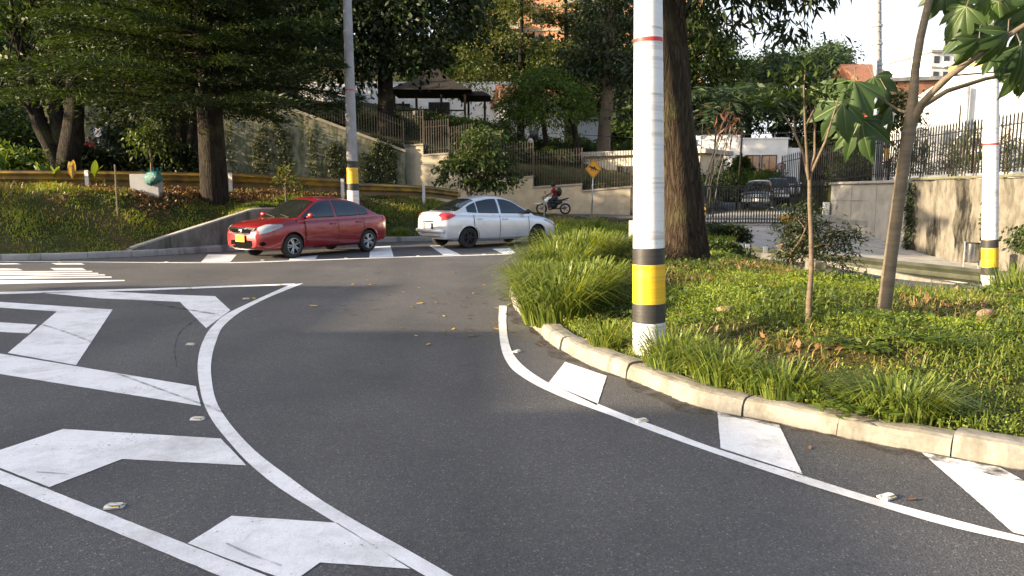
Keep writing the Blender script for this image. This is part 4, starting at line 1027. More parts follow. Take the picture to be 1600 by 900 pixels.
# -- small pale leaved tree in front of the ivy wall
b = foot(238, 24.5, -0.1)
tree('small_tree', 'small tree with pale backlit leaves above the turquoise bag', [([b, at(236,245,24.5), at(232,215,24.5)], [0.05,0.04,0.03])], [el(228,222,24.5,0.5,0.7), el(245,205,24.6,0.5,0.4), el(215,215,24.5,0.35,0.4), el(255,232,24.5,0.4,0.5)], 60, 14, 0.16, 0.15, L_mid, M_barkbrown, 51, 0.45, 0.3, 0.6, 0.2, 6, 0.75)
b = foot(165, 30, -0.1)
tree('small_tree', 'thin bushy tree in front of the left end of the ivy wall', [([b, at(166,235,30), at(170,200,30), at(172,170,30)], [0.06,0.05,0.04,0.03])], [el(172,165,30,0.9,0.5), el(160,190,30,0.6,0.4), el(205,165,30,0.9,0.4), el(180,150,31,1.2,0.6)], 70, 16, 0.18, 0.17, L_mid, M_barkdark, 52, 0.45, 0.4, 0.4, 0.2, 6, 0.6)
# -- big dark tree over the fence, left of the gazebo
Y = 49; b = foot(604, Y, -0.3)
tree('big_tree', 'massive dark tree with straight trunk just left of the gazebo', [([b, at(603,160,Y), at(602,110,Y), at(598,40,Y)], [0.62,0.48,0.42,0.3])],
     [el(600,40,Y,4.6,3.2), el(500,60,Y-1,3.6,2.8), el(690,20,Y,3.2,2.6), el(560,-60,Y,4.6,2.6), el(440,20,Y-2,3.0,3.0), el(650,95,Y-1,2.2,1.2), el(545,105,Y-1,2.2,1.4), el(700,-50,Y,3,2.2)], 760, 26, 0.5, 0.36, L_dark, M_barkdark, 61, 0.5, 0.4, 0.3, 0.3, 16, 0.5)
Y = 48; b = foot(478, Y, -0.3)
tree('dark_tree', 'dark spreading tree between the conifer and the grey concrete pole', [([b, at(476,230,Y), at(470,180,Y), at(450,100,Y)], [0.16,0.13,0.11,0.08])],
     [el(440,95,Y,3.2,2.0), el(380,120,Y,2.4,1.6), el(480,50,Y,3.0,2.2), el(400,30,Y,3,2.4), el(470,-50,Y,3.6,2.4)], 430, 26, 0.42, 0.30, L_dark, M_barkdark, 62, 0.45, 0.5, 0.3, 0.3, 10, 0.4)
# -- airy trees right of the gazebo
Y = 62
for i, (px, px2, yt, lab, els, lm, bs) in enumerate(((812,815,20,'airy olive green tree with layered branches behind the gazebo', [(815,20,2.6,0.7),(780,60,2.2,0.55),(850,75,2.4,0.5),(765,110,2.4,0.7),(830,120,2.6,0.5),(720,125,2.2,0.7),(800,-40,2.4,0.9),(740,150,2.2,0.7),(870,20,1.8,0.6),(790,5,2.4,0.6),(735,85,2.2,0.8),(860,100,2.0,0.6)], L_olive, 0.65),
                                               (886,884,-20,'slender airy tree in front of the orange brick tower', [(885,-30,2.2,0.8),(905,40,1.8,0.5),(862,30,1.6,0.5),(890,85,2.0,0.5),(860,110,1.6,0.4),(930,100,1.6,0.5)], L_olive, 0.5))):
    b = foot(px, Y+i, -0.3)
    tree('airy_tree', lab, [([b, at(px,150,Y+i), at((px+px2)/2,80,Y+i), at(px2,yt,Y+i), at(px2,yt-70,Y+i)], [0.26,0.2,0.17,0.12,0.05])],
         [el(a, c, Y+i, rx, rz) for a, c, rx, rz in els], 300 if i == 0 else 190, 22, 0.40, 0.28, lm, M_barkdark, 71+i, 0.42, 0.6, 0.15, 0.15, 16, bs)
for i, (px, Y, rx, h, lm, lab) in enumerate(((610,51,1.2,0.9,L_mid,'leafy garden bush behind the picket fence at the foot of the massive dark tree'),(655,54,1.5,0.9,L_dark,'dark garden bush behind the picket fence below the gazebo'),(700,54,1.6,1.0,L_mid,'green garden bush behind the picket fence right of the gazebo bench'),(735,55,1.4,1.1,L_bright,'pale green garden bush behind the picket fence right of the gazebo'),(835,53.5,1.3,0.8,L_dark,'dark garden bush behind the fence at the gatehouse left end'),(890,56,1.6,0.9,L_mid,'garden bush behind the gatehouse roof'),(985,57,1.3,1.4,L_mid,'rounded bush before the white house at the thick pole'),(545,50,1.4,0.8,L_mid,'leafy garden bush behind the sloping fence at the grey pole'))):   # garden bush behind the fence
    b = foot(px, Y); tree('garden_bush', lab, [([b, (b[0], b[1], b[2]+h)], [0.06,0.04])], [((b[0], b[1], b[2]+h*0.8), (rx,rx*0.7,h)), ((b[0]+rx*0.6, b[1]-0.3, b[2]+h*0.5), (rx*0.8,rx*0.6,h*0.7)), ((b[0]-rx*0.7, b[1]+0.2, b[2]+h*0.6), (rx*0.7,rx*0.6,h*0.8))], 170, 20, 0.24, 0.2, lm, M_barkdark, 370+i, 0.4, 0.5, 0.2, 0.4, 4, 0.5, 'bush')
# -- rounded bright green tree in front of the gatehouse
Y = 51; b1 = foot(858, Y); b2 = foot(905, Y)
tree('round_tree', 'rounded bright green tree with dense crown right of the gazebo', [([b1, at(850,200,Y), at(845,165,Y)], [0.2,0.16,0.12]), ([b2, at(898,205,Y), at(885,170,Y)], [0.26,0.2,0.14]), ([foot(818,Y), at(818,190,Y), at(825,160,Y)], [0.10,0.08,0.06])],
     [el(858,145,Y,2.4,1.5), el(815,165,Y,1.6,1.2), el(895,160,Y,1.6,1.3), el(860,180,Y,2.6,0.9), el(800,190,Y,1.0,0.8), el(835,125,Y,1.6,0.9)], 400, 24, 0.34, 0.26, L_bright, M_barkdark, 81, 0.34, 0.3, 0.5, 0.5, 9, 0.4)
# -- tall dark tree behind the thick pole
Y = 53; b = foot(942, Y, -0.3)
tree('dark_tree', 'tall very dark tree with pale lower trunk left of the thick pole', [([b, at(944,200,Y), at(950,150,Y), at(948,60,Y)], [0.5,0.42,0.36,0.2])],
     [el(950,20,Y,2.6,3.0), el(935,100,Y,2.6,1.8), el(975,120,Y,2.0,1.6), el(960,-80,Y,3.0,2.4), el(975,180,Y-1,0.9,0.7), el(905,110,Y,1.5,1.1)], 420, 26, 0.42, 0.30, L_dark, M_barkbrown, 91, 0.45, 0.4, 0.4, 0.3, 10, 0.45)
# -- loose shrub tree in front of the wall behind the white car
Y = 37.5; b = foot(735, Y)
tree('shrub_tree', 'loose leafy shrub tree in front of the beige wall behind the white car', [([b, at(735,290,Y), at(742,260,Y)], [0.07,0.05,0.04]), ([b, at(725,280,Y), at(705,255,Y)], [0.05,0.04,0.03]), ([b, at(755,285,Y), at(785,270,Y)], [0.05,0.04,0.02])],
     [el(745,250,Y,1.25,0.95), el(712,258,Y,0.7,0.6), el(785,262,Y,0.7,0.5), el(755,220,Y,1.0,0.7), el(700,282,Y,0.6,0.35), el(770,290,Y,0.9,0.3), el(745,285,Y,0.9,0.35), el(800,285,Y,0.4,0.25)], 210, 20, 0.24, 0.22, L_mid, M_barkpale, 101, 0.42, 0.3, 0.55, 0.35, 12, 0.6)
t = thing('wooden_stake', 'thin pale stake in front of the shrub behind the white car', 'stake', foot(718, 36)); mb = MB(); mb.tube([(0,0,0),(0.02,0,1.55)], 0.03, 6); mb.build('stake', M_barkpale, t)
Y = 49; b = foot(790, Y)
tree('leafy_shrub', 'dense green shrub behind the picket fence above the leafy shrub tree', [([b, at(770,220,Y)], [0.08,0.05])], [el(765,215,Y,1.4,1.0), el(800,235,Y,1.2,0.7), el(740,205,Y,0.9,0.6), el(840,250,Y,0.9,0.5)], 190, 20, 0.3, 0.26, L_mid, M_barkdark, 102, 0.4, 0.4, 0.4, 0.3, 6, 0.35, 'shrub')
Y = 57; b = foot(785, Y)
tree('leafy_shrub', 'wine red shrub in front of the small white house', [([b, at(785,215,Y)], [0.06,0.05])], [el(786,205,Y,0.7,0.7), el(776,215,Y,0.5,0.4)], 60, 18, 0.2, 0.26, L_wine, M_barkdark, 103, 0.3, 0.4, 0.2, 0.2, 4, 0.5, 'shrub')
Y = 50; b = foot(862, Y)
def palm(name, label, base, stem, nf, flen, seed, mat, width=0.5, cat='palm', droop=0.9, rise=0.7, hang=None, group=None):
    rng = np.random.default_rng(seed); t = thing(name, label, cat, base, group=group); mb = MB()
    top = Vector(stem[-1])-Vector(base); mb.tube([Vector(p)-Vector(base) for p in stem], [0.055]*len(stem), 8); mb.build('trunk', M_barkdark, t, True)
    PP = []; DD = []
    for k in range(nf):
        a = 2*math.pi*(k+rng.random()*0.6)/nf; d = np.array([math.cos(a), math.sin(a), 0]); ln = flen*(0.75+0.4*rng.random()); rs = rise*(0.6+0.8*rng.random())
        m = 60; s = np.linspace(0.05, 1, m)
        spine = np.array(top)+d*(ln*s)[:, None]; spine[:, 2] += ln*(rs*s-droop*s*s)
        side = np.array([-d[1], d[0], 0]); 
        for sg in (-1, 1):
            PP.append(spine); DD.append(side*sg+d*0.5+np.array([0, 0, -0.35]))
    P = np.concatenate(PP); dd = np.concatenate([np.tile(x, (60, 1)) for x in DD])
    V = leaves(P, width, rng, 0.16, 0.8, 0.1, dd*2.2, 0.1)
    quads_mesh('fronds', V, len(P), mat, t, tone_for(len(P), rng, 0.5, 0.2)); return t
palm('fern_palm', 'small bright fronded palm behind the fence above the motorcyclist', b, [b, at(862,238,Y)], 13, 1.5, 104, L_bright, 0.42)
# -- right background
Y = 26
for i, (px, pyt, fl, lab, lm) in enumerate(((1108,165,2.0,'feathery palm right of the big rough trunk',L_blue), (1150,150,2.2,'second feathery palm beside the clubhouse roof',L_blue))):
    b = foot(px, 44+i*2); palm('feather_palm', lab, b, [b, at(px+6,260,44+i*2), at(px+14,pyt,44+i*2)], 15, fl+0.8, 110+i, lm, 0.6, droop=1.0, rise=0.8)
rng = np.random.default_rng(5); b = foot(1112, 41); t = thing('heliconia_clump', 'clump of dark stalks with hanging rusty orange leaves by the clubhouse', 'plant', b); mb = MB(); PP = []
for k in range(7):
    x = rng.normal()*0.7; ln = rng.uniform(-0.2, 2.6); tp = Vector((x+ln*0.7, rng.normal()*0.4, rng.uniform(4.6, 6.2))); mb.tube([(x,0,0), ((x+tp.x)/2-0.1,tp.y/2,tp.z*0.55), tp], [0.035,0.03,0.02], 6)
    PP.append(np.array(tp)+rng.normal(size=(9, 3))*np.array([0.3,0.3,0.35]))
mb.build('stalks', M_iron, t); P = np.concatenate(PP); quads_mesh('leaves', leaves(P, 0.62, rng, 0.16, 0.2, 1.6), len(P), L_rust, t, tone_for(len(P), rng, 0.4, 0.3))
for i, (px, Y, els, lm, bs, lab, nc) in enumerate((
    (1130, 69, [(1110,80,2.4,2.0),(1080,40,2.2,1.8),(1140,110,2.0,1.2),(1100,120,2.0,1.0),(1060,90,1.6,1.6)], L_mid, 0.75, 'sunlit tree behind the big rough trunk', 300),
    (1220, 74, [(1220,130,3.6,2.4),(1180,180,3.4,2.6),(1250,180,3.6,3.0),(1290,110,2.6,1.6),(1210,95,2.2,1.2),(1300,210,3.4,3.0)], L_blue, 0.55, 'wide round tree filling the view behind the clubhouse', 520),
    (1300, 70, [(1290,170,3.4,2.6),(1330,220,3.2,2.6),(1280,240,3.6,2.6),(1240,250,3.4,2.0),(1360,250,3.0,1.6)], L_dark, 0.4, 'dark dense tree right of the clubhouse', 460),
    (1285, 82, [(1275,100,3.2,1.6),(1300,85,2.0,1.0),(1240,110,3.2,1.6)], L_blue, 0.7, 'pale topped tree against the white sky', 260),
    (1170, 80, [(1160,150,4.2,3.4),(1120,170,3.4,2.6),(1190,120,3.2,2.2)], L_mid, 0.4, 'green tree above the clubhouse roof', 380))):
    b = foot(px, Y, -0.3)
    tree('broad_tree', lab, [([b, at(px, 230, Y), at(px, 150, Y)], [0.35,0.28,0.16])], [el(a, c, Y+(j % 3)-1, rx, rz) for j, (a, c, rx, rz) in enumerate(els)], nc, 24, 0.5, 0.42, lm, M_barkdark, 120+i, 0.45, 0.4, 0.3, 0.4, 10, bs)
b = foot(1385, 33, 0); 
tree('leafy_shrub', 'round dark bush below the brick house at the wall corner', [([b, (b[0], b[1], 3.0)], [0.08,0.05])], [el(1395,165,33,1.0,0.8), el(1375,185,33,0.8,0.6), el(1410,190,33,0.7,0.6)], 110, 20, 0.25, 0.2, L_dark, M_barkdark, 131, 0.4, 0.4, 0.3, 0.3, 5, 0.5, 'shrub')
# conical conifer and clipped bushes by the clubhouse
b = foot(1163, 54.5); conifer('small conical evergreen in front of the clubhouse windows', 1157, 54.5, 0, 3.9, 0.09, 0.3, 1.05, 132, L_mid, 0.28, 16, 8, name='conical_evergreen', base=0.35, droop=0.0, dens=1.5)
for i, (px, py, Y, rx, rz, lm, lab) in enumerate(((1160,283,50,1.9,0.75,L_bright,'wide clipped yellow green bush beside the parked dark cars'), (1120,268,50,1.5,1.1,L_mid,'dark green bush right of the gatehouse roof'), (1120,290,46,1.4,0.9,L_dark,'dark bush beside the gatehouse corner'), (1205,278,57,0.9,0.5,L_mid,'small round bush below the clubhouse windows'), (1243,285,60,0.9,0.7,L_bright,'light green bush right of the parked cars'))):
    b = foot(px, Y); tree('garden_bush', lab, [([b, at(px, py, Y)], [0.06,0.04])], [el(px, py, Y, rx, rz), el(px-14, py+8, Y, rx*0.6, rz*0.8)], 150, 20, 0.2, 0.17, lm, M_barkdark, 140+i, 0.4, 0.5, 0.2, 0.5, 4, 0.5, 'bush')
for i, (x, y, rx, h) in enumerate(((16.9,38.5,0.9,1.5),(17.9,41,1.0,1.7),(18.7,43.5,1.1,1.9),(19.9,46,1.2,2.1),(21.0,48.5,1.2,2.2),(22.2,52,1.4,2.6))):   # driveway bush row
    b = (x+0.5, y, Tz(x+0.8, y)-0.1); zb_ = float(Rd(x, y))
    tree('garden_bush', 'dark bush in the row along the right side of the driveway', [([b, (x+0.5, y, b[2]+h*0.5)], [0.06,0.04])], [((x+0.4, y, zb_+h*0.75), (rx,rx,h*0.7)), ((x+0.2, y-0.6, zb_+h*0.4), (rx*0.8,rx*0.8,h*0.5)), ((x+0.6, y+0.5, zb_+h*1.4), (rx,rx,h*0.6))], 190, 22, 0.26, 0.2, L_dark, M_barkdark, 350+i, 0.42, 0.5, 0.2, 0.3, 4, 0.4, 'bush', 'bushes along the driveway')
# -- bamboo-like hedge shrubs over the right wall
rs = random.Random(9)
for i in range(15):
    y = 31.5-i*1.15; x = xr(min(y, 34))+1.35+rs.uniform(-0.2, 0.3); zt = 2.0; h = 1.5+rs.uniform(-0.2, 0.5)-(0.3 if i > 9 else 0)
    nm = ['slender feathery shrub nearest the utility mast', 'slender feathery shrub behind the picket fence on the right wall'][1 if i else 0]
    tree('feathery_shrub', 'slender feathery shrub nearest the utility mast' if i == 0 else 'slender feathery green shrub in the row behind the right picket fence', [([(x, y, zt), (x+0.05, y, zt+h*0.6), (x+0.1, y, zt+h)], [0.03,0.025,0.01]), ([(x+0.2, y+0.2, zt), (x+0.3, y+0.1, zt+h*0.8)], [0.02,0.01])],
         [((x, y, zt+h*0.55), (0.42,0.42,h*0.45)), ((x+0.1, y+0.1, zt+h*0.95), (0.25,0.25,h*0.25)), ((x, y, zt+h*0.3), (0.45,0.45,h*0.3))], 44, 15, 0.13, 0.14, L_mid, M_barkbrown, 150+i, 0.2, 0.1, -0.6, 0.2, 8, 0.7, 'shrub', 'feathery shrubs behind the right fence' if i else None)
# -- trees filling the hillside
hills = [(775,92,17,3.6,'tall hillside tree just left of the brick tower middle',L_mid), (935,90,19,3.6,'tall hillside tree at the right edge of the brick tower',L_mid), (-110,37,8.5,3.6,'broad dark tree at the left edge behind the forked tree',L_mid), (-60,44,9,4.4,'tall tree beyond the left frame edge',L_mid), (130,52,11,4.2,'dark hillside tree left of the conifer top',L_dark), (230,58,12,5,'dark hillside tree behind the conifer',L_dark), (330,64,13,5,'tall dark hillside tree above the ivy wall',L_dark), (430,66,13,5,'dark hillside tree left of the grey pole top',L_dark),
         (530,72,14,5,'dark hillside tree right of the grey pole top',L_mid), (640,80,13,5,'hillside tree behind the massive dark tree',L_mid), (735,86,8,4.2,'hillside tree behind the gazebo roof',L_olive), (840,84,6.5,4.2,'low hillside tree under the brick tower',L_mid), (950,78,13,4.6,'dark hillside tree behind the thick pole',L_dark), (1040,70,12,4.4,'dark hillside tree behind the leaning trunk',L_dark),
         (-20,60,13,5.5,'tall hillside tree at the far left',L_mid), (90,70,14,5.5,'tall distant hillside tree behind the forked tree',L_dark), (1000,62,6,2.6,'bushy tree behind the white house',L_mid), (700,76,5,3.6,'low bushy tree behind the gazebo',L_bright)]
for i, (px, Y, hh, rx, lab, lm) in enumerate(hills):
    b = foot(px, Y, -0.3); rs = random.Random(i)
    E = [((b[0]+rs.uniform(-1, 1)*rx*0.5, b[1]+rs.uniform(-1, 1), b[2]+hh*f), (rx*s*rs.uniform(0.8, 1.1), rx*s*0.8, hh*0.2)) for f, s in ((0.35, 0.75), (0.5, 0.9), (0.65, 1.0), (0.82, 0.8), (0.95, 0.5), (0.55, 0.8), (0.75, 0.8))]
    tree('hillside_tree', lab, [([b, (b[0], b[1], b[2]+hh*0.4), (b[0]+0.3, b[1], b[2]+hh*0.8)], [0.35,0.28,0.12])], E, 300, 22, 0.55, 0.46, lm, M_barkdark, 200+i, 0.5, 0.4, 0.3, 0.35, 9, 0.45)
# -- hedge behind the guardrail, bushes at left
def hedge(label, x0, x1, Y, z0, z1, dep, mat, seed, n, lsize=0.16, name='hedge', cat='hedge'):
    rng = np.random.default_rng(seed); t = thing(name, label, cat, ((x0+x1)/2, Y, z0)); P = rng.random((n, 3)); face = rng.random(n)
    P[:, 1] = np.where(face < 0.5, 0.12*P[:, 1], P[:, 1]); P[:, 2] = np.where((face > 0.5) & (face < 0.9), 1-0.15*P[:, 2], P[:, 2])
    Q = np.stack([(P[:, 0]-0.5)*(x1-x0), (P[:, 1]-0.5)*dep, P[:, 2]*(z1-z0)], 1); Q += rng.normal(size=Q.shape)*0.07; Q[:, 2] += 0.12*np.sin(Q[:, 0]*1.9+seed)+0.07*np.sin(Q[:, 0]*5.1)
    mb = MB(); mb.box((0, 0.1, (z1-z0)*0.42), (x1-x0-0.3, dep*0.6, (z1-z0)*0.8)); mb.build('twigs', M_barkdark, t)
    quads_mesh('foliage', leaves(Q, lsize, rng, 0.45, 0.5, 0.2), n, mat, t, tone_for(n, rng, 0.4, 0.22)); return t
hedge('long dark clipped hedge behind the guardrail on the left', PX(118,28), PX(330,28), 28.0, 1.5, 3.05, 1.2, L_dark, 301, 9000)
hedge('dark hedge behind the guardrail right of the conifer', PX(355,33), PX(385,33), 33.0, 1.2, 2.0, 1.0, L_dark, 303, 3500)
for i, (px, py, Y, rx, rz, lm, lab) in enumerate(((30,225,29,1.5,1.1,L_mid,'big green bush left of the forked tree trunks'), (-20,200,30,1.8,1.5,L_mid,'large bush at the left frame edge'), (20,262,24,0.8,0.45,L_bright,'low pale leaved bush by the left end of the guardrail'), (197,214,40,1.0,0.7,L_dark,'dark bush at the foot of the ivy wall left of the dark trunks'), (60,222,33,0.9,0.8,L_dark,'dark bush behind the forked trunks'))):
    b = foot(px, Y); tree('garden_bush', lab, [([b, at(px, py, Y)], [0.06,0.04])], [el(px, py, Y, rx, rz), el(px+12, py+14, Y, rx*0.7, rz*0.8)], 150, 22, 0.25, 0.2, lm, M_barkdark, 310+i, 0.42, 0.5, 0.3, 0.4, 4, 0.5, 'bush')
def broadleaf(name, label, b, n, ln, wd, seed, mat, cat='plant'):
    rng = random.Random(seed); t = thing(name, label, cat, b); mb = MB(); ms = MB()
    for k in range(n):
        a = rng.uniform(0, 6.28); L = ln*rng.uniform(0.7, 1.2); lean = rng.uniform(0.1, 0.6); d = Vector((math.cos(a), math.sin(a), 0)); s = Vector((-d.y, d.x, 0)); m = 8; vs = []
        for i in range(m+1):
            f = i/m; c = d*(lean*L*f*(0.4+0.6*f))+Vector((0, 0, L*f*(1-0.25*f*lean))); w = wd*0.5*math.sin(math.pi*min(1, 0.06+0.94*f))**0.7*(1 if f > 0.25 else f*3.2+0.1)
            if f == 1: w = 0.005
            vs += [c-s*w+Vector((0,0,0.12*w)), c-Vector((0,0,0.15*w)), c+s*w+Vector((0,0,0.12*w))]
        mb.add(vs, [(i*3+j, i*3+j+1, i*3+j+4, i*3+j+3) for i in range(m) for j in range(2)])
    o = mb.build('leaves', mat, t, True); a = o.data.attributes.new('tone', 'FLOAT', 'POINT'); a.data.foreach_set('value', [0.9]*len(o.data.vertices)); return t
for i, (px, py, lab, nl, ln) in enumerate(((66,268,'bright broad leaved plant left of the forked trunks',5,0.55), (85,268,'broad leaved plant with one upright pale leaf by the rail',4,0.5), (147,264,'single upright bright green leaf behind the rail post',2,0.5), (112,266,'yellowing broad leaved plant at the forked trunk foot',4,0.5), (5,262,'large pale leaved plant at the left edge',5,0.9))):
    p = D(px, py, 22.9); broadleaf('broad_leaved_plant', lab, (p.x, p.y, max(p.z-0.25, Tz(p.x, p.y))), nl, ln, 0.2, 320+i, L_bright if i != 3 else L_straw)
b = foot(447, 22.4, 0)
tree('young_shrub', 'young yellow green shrub beside the guardrail above the red car', [([b, at(446,300,22.4), at(447,275,22.4)], [0.03,0.025,0.015])], [el(449,272,22.4,0.28,0.22), el(460,285,22.4,0.22,0.16), el(440,283,22.4,0.2,0.16), el(466,296,22.4,0.2,0.16)], 40, 12, 0.08, 0.10, L_olive, M_barkpale, 330, 0.45, 0.4, 0.2, 0.2, 6, 0.8, 'shrub')

# -- saplings of the island
def branchy(mb, pts, radii, n=8): mb.tube([Vector(p) for p in pts], radii, n, False)
Ys = G(1265, 517, 0.28).y; b = G(1264, 518, 0.25)
t = thing('sapling', 'thin brown sapling forking into pale bare twigs on the island', 'tree', b); mb = MB(); o = b
def rel(lst): return [Vector(p)-o for p in lst]
br = lambda pts, r: branchy(mb, rel([at(a, c, Ys+dy) for a, c, dy in pts]), r)
br([(1263,530,0),(1264,470,0),(1268,420,0),(1267,360,0),(1265,320,0),(1265,284,0)], [0.036,0.029,0.024,0.021,0.020,0.019])
br([(1265,284,0),(1255,240,0.1),(1238,200,0.2),(1211,158,0.25)], [0.017,0.013,0.010,0.006]); br([(1263,280,0),(1258,200,-0.1),(1256,140,-0.1),(1258,110,-0.1)], [0.015,0.011,0.008,0.005])
br([(1265,284,0),(1273,240,0),(1273,195,0.1),(1264,160,0.1)], [0.015,0.012,0.009,0.005]); br([(1268,270,0),(1290,220,-0.2),(1302,180,-0.2),(1310,155,-0.2)], [0.015,0.011,0.008,0.005]); br([(1258,200,-0.1),(1270,175,0),(1283,148,0.1)], [0.011,0.008,0.005]); br([(1242,205,0.2),(1240,180,0.2)], [0.011,0.008])
mb.build('trunk', M_barkbrown, t, True)
rng = np.random.default_rng(7); PP = []
for a, c, s, m in ((1211,150,0.13,90),(1258,112,0.14,100),(1264,155,0.12,60),(1284,145,0.12,60),(1310,150,0.08,16),(1225,140,0.10,24),(1240,128,0.08,16),(1300,130,0.08,12)):
    PP.append(np.array(Vector(at(a, c, Ys))-o)+rng.normal(size=(m, 3))*np.array([s, s, s*0.35]))
P = np.concatenate(PP); quads_mesh('crown', leaves(P, 0.085, rng, 0.36, 0.7, 0.1), len(P), L_mid, t, tone_for(len(P), rng, 0.6, 0.2))
# lobed-leaf tree
Yp = G(1380, 497, 0.30).y; b = G(1379, 500, 0.26); o = b
t = thing('lobed_leaf_tree', 'leaning smooth grey young tree with large lobed leaves on the island', 'tree', b); mb = MB()
br = lambda pts, r: branchy(mb, rel([at(a, c, Yp+dy) for a, c, dy in pts]), r, 14)
br([(1378,512,0),(1382,480,0),(1392,400,0),(1403,320,0),(1414,240,0),(1423,190,0),(1427,150,0),(1430,110,0),(1438,60,0),(1452,0,0),(1470,-60,0)], [0.082,0.070,0.065,0.062,0.060,0.064,0.046,0.040,0.038,0.036,0.033])
br([(1424,196,0),(1440,162,-0.1),(1475,125,-0.25),(1530,85,-0.4),(1600,40,-0.5),(1680,-10,-0.6)], [0.045,0.036,0.030,0.027,0.024,0.02]); br([(1428,185,0),(1442,165,0.1),(1480,142,0.25),(1540,123,0.4),(1600,112,0.5),(1670,100,0.6)], [0.04,0.03,0.025,0.02,0.016,0.012])
br([(1421,178,0),(1400,170,0.05),(1370,150,0.1)], [0.016,0.012,0.008]); br([(1440,165,0.1),(1490,118,0.3),(1550,113,0.6),(1590,112,0.6)], [0.012,0.010,0.008,0.006])
mb.build('trunk', M_barkpale, t, True)
rng2 = random.Random(3)
def lobed(mb, c, out, nrm, size, lobes=5, spread=2.6):
    """soft, drooping lobed blade built of rings from the stalk, with raised pale veins (second material)"""
    out = Vector(out).normalized(); nrm = Vector(nrm).normalized(); s = out.cross(nrm).normalized(); nrm = s.cross(out); c = Vector(c)
    ph = rng2.uniform(0, 6.28); cup = rng2.uniform(0.35, 0.75); tw = rng2.uniform(-0.35, 0.35)
    def pt(a, r):
        q = out*(r*math.cos(a))+s*(r*math.sin(a)); x = r/size
        return c+q+nrm*(size*(-cup*x*x+0.10*x*abs(math.sin(a*lobes/(spread*1.25)*math.pi/1.0))-0.16*x*abs(math.sin(a))+tw*x*x*math.sin(a)+0.035*x*math.sin(7*a+ph)))
    A = []; Rm = []
    for k in range(lobes):
        a0 = -spread/2+spread*(k+0.5)/lobes; ln = size*(1-0.40*abs(a0)/(spread/2))*rng2.uniform(0.92, 1.06)
        for da, f in ((-0.5, 0.62), (-0.40, 0.74), (-0.28, 0.83), (-0.15, 0.90), (-0.05, 0.98), (0.0, 1.02), (0.05, 0.98), (0.15, 0.90), (0.28, 0.83), (0.40, 0.74)):
            A.append((-spread/2+spread*(k+0.5+da)/lobes)*1.25); Rm.append(ln*f*rng2.uniform(0.97, 1.02))
    A.append(spread/2*1.25); Rm.append(size*0.36)
    n = len(A); vs = []; fr = (0.06, 0.28, 0.5, 0.72, 0.88, 1.0)
    for f in fr: vs += [pt(a, r*f) for a, r in zip(A, Rm)]
    mb.cur = 0; mb.add(vs, [(i*n+j, (i+1)*n+j, (i+1)*n+j+1, i*n+j+1) for i in range(len(fr)-1) for j in range(n-1)])
    mb.cur = 1
    for k in range(lobes):
        a0 = -spread/2+spread*(k+0.5)/lobes; aa = a0*1.25; ln = size*(1-0.40*abs(a0)/(spread/2))*0.95
        for sg in (1, -1):
            vv = []
            for x in (0.03, 0.25, 0.5, 0.75, 1.0):
                p = pt(aa, ln*x)+nrm*0.003*sg; w = s*math.cos(aa)-out*math.sin(aa); hw = 0.0045*(1.15-x)*size/0.4; vv += [p-w*hw, p+w*hw]
            mb.add(vv, [(i*2, i*2+1, i*2+3, i*2+2) for i in range(4)])
    mb.cur = 0
M_vein = pm('leaf_vein', (0.13,0.17,0.06), (0.10,0.14,0.05), 9, 0.6)
for px, py, dy, dirpx, sz in ((1335,125,0,(-0.2,-0.9),0.42),(1318,160,-0.2,(-0.55,-0.8),0.34),(1345,185,0.1,(0.0,-1),0.36),(1385,140,0.2,(0.5,-0.8),0.32),(1365,120,0.25,(0.4,-0.7),0.30),(1390,165,0.1,(0.6,-0.8),0.28),(1330,205,0.2,(-0.25,-1),0.22),
                         (1510,10,-0.2,(-0.6,-0.8),0.34),(1545,-10,-0.1,(0.0,-1),0.40),(1580,20,0.1,(0.5,-0.9),0.38),(1515,45,0.2,(-0.5,-0.9),0.36),(1530,60,-0.5,(-0.3,-1),0.30),(1595,70,-0.3,(0.2,-1),0.42),(1575,50,-0.5,(-0.3,-1),0.34),(1610,100,0.4,(0.1,-1),0.34),(1560,0,0.3,(0.2,-1),0.4),(1535,25,0.1,(-0.8,-0.5),0.34),(1600,40,0.1,(0.7,-0.6),0.36),(1555,80,-0.2,(0.1,-1),0.3),(1500,-5,0.25,(-0.9,-0.3),0.32),(1605,90,-0.1,(-0.5,-0.9),0.36),(1620,0,0.0,(-0.2,-1),0.45),(1478,-15,0.0,(-0.5,-0.8),0.30),(1590,115,0.5,(0.3,-1),0.26)):
    c = Vector(at(px, py, Yp+dy))-o
    mb = MB(); lobed(mb, c, (dirpx[0], rng2.uniform(-0.5, 0.3), dirpx[1]), (rng2.uniform(-0.7, 0.7), rng2.uniform(-0.95, -0.35), rng2.uniform(0.2, 0.8)), sz*(1.2 if px < 1450 else 0.98))
    lf = mb.build('leaf', [L_big, M_vein], t, True); a_ = lf.data.attributes.new('tone', 'FLOAT', 'POINT'); a_.data.foreach_set('value', [rng2.uniform(0.2, 0.9)]*len(lf.data.vertices))
    mb = MB(); mb.tube([c, c+Vector((0.10*(-dirpx[0]), 0.05, 0.12)), c+Vector((0.22*(-dirpx[0]), 0.08, 0.14))], 0.005, 5); mb.build('leaf_stalk', M_barkpale, lf)
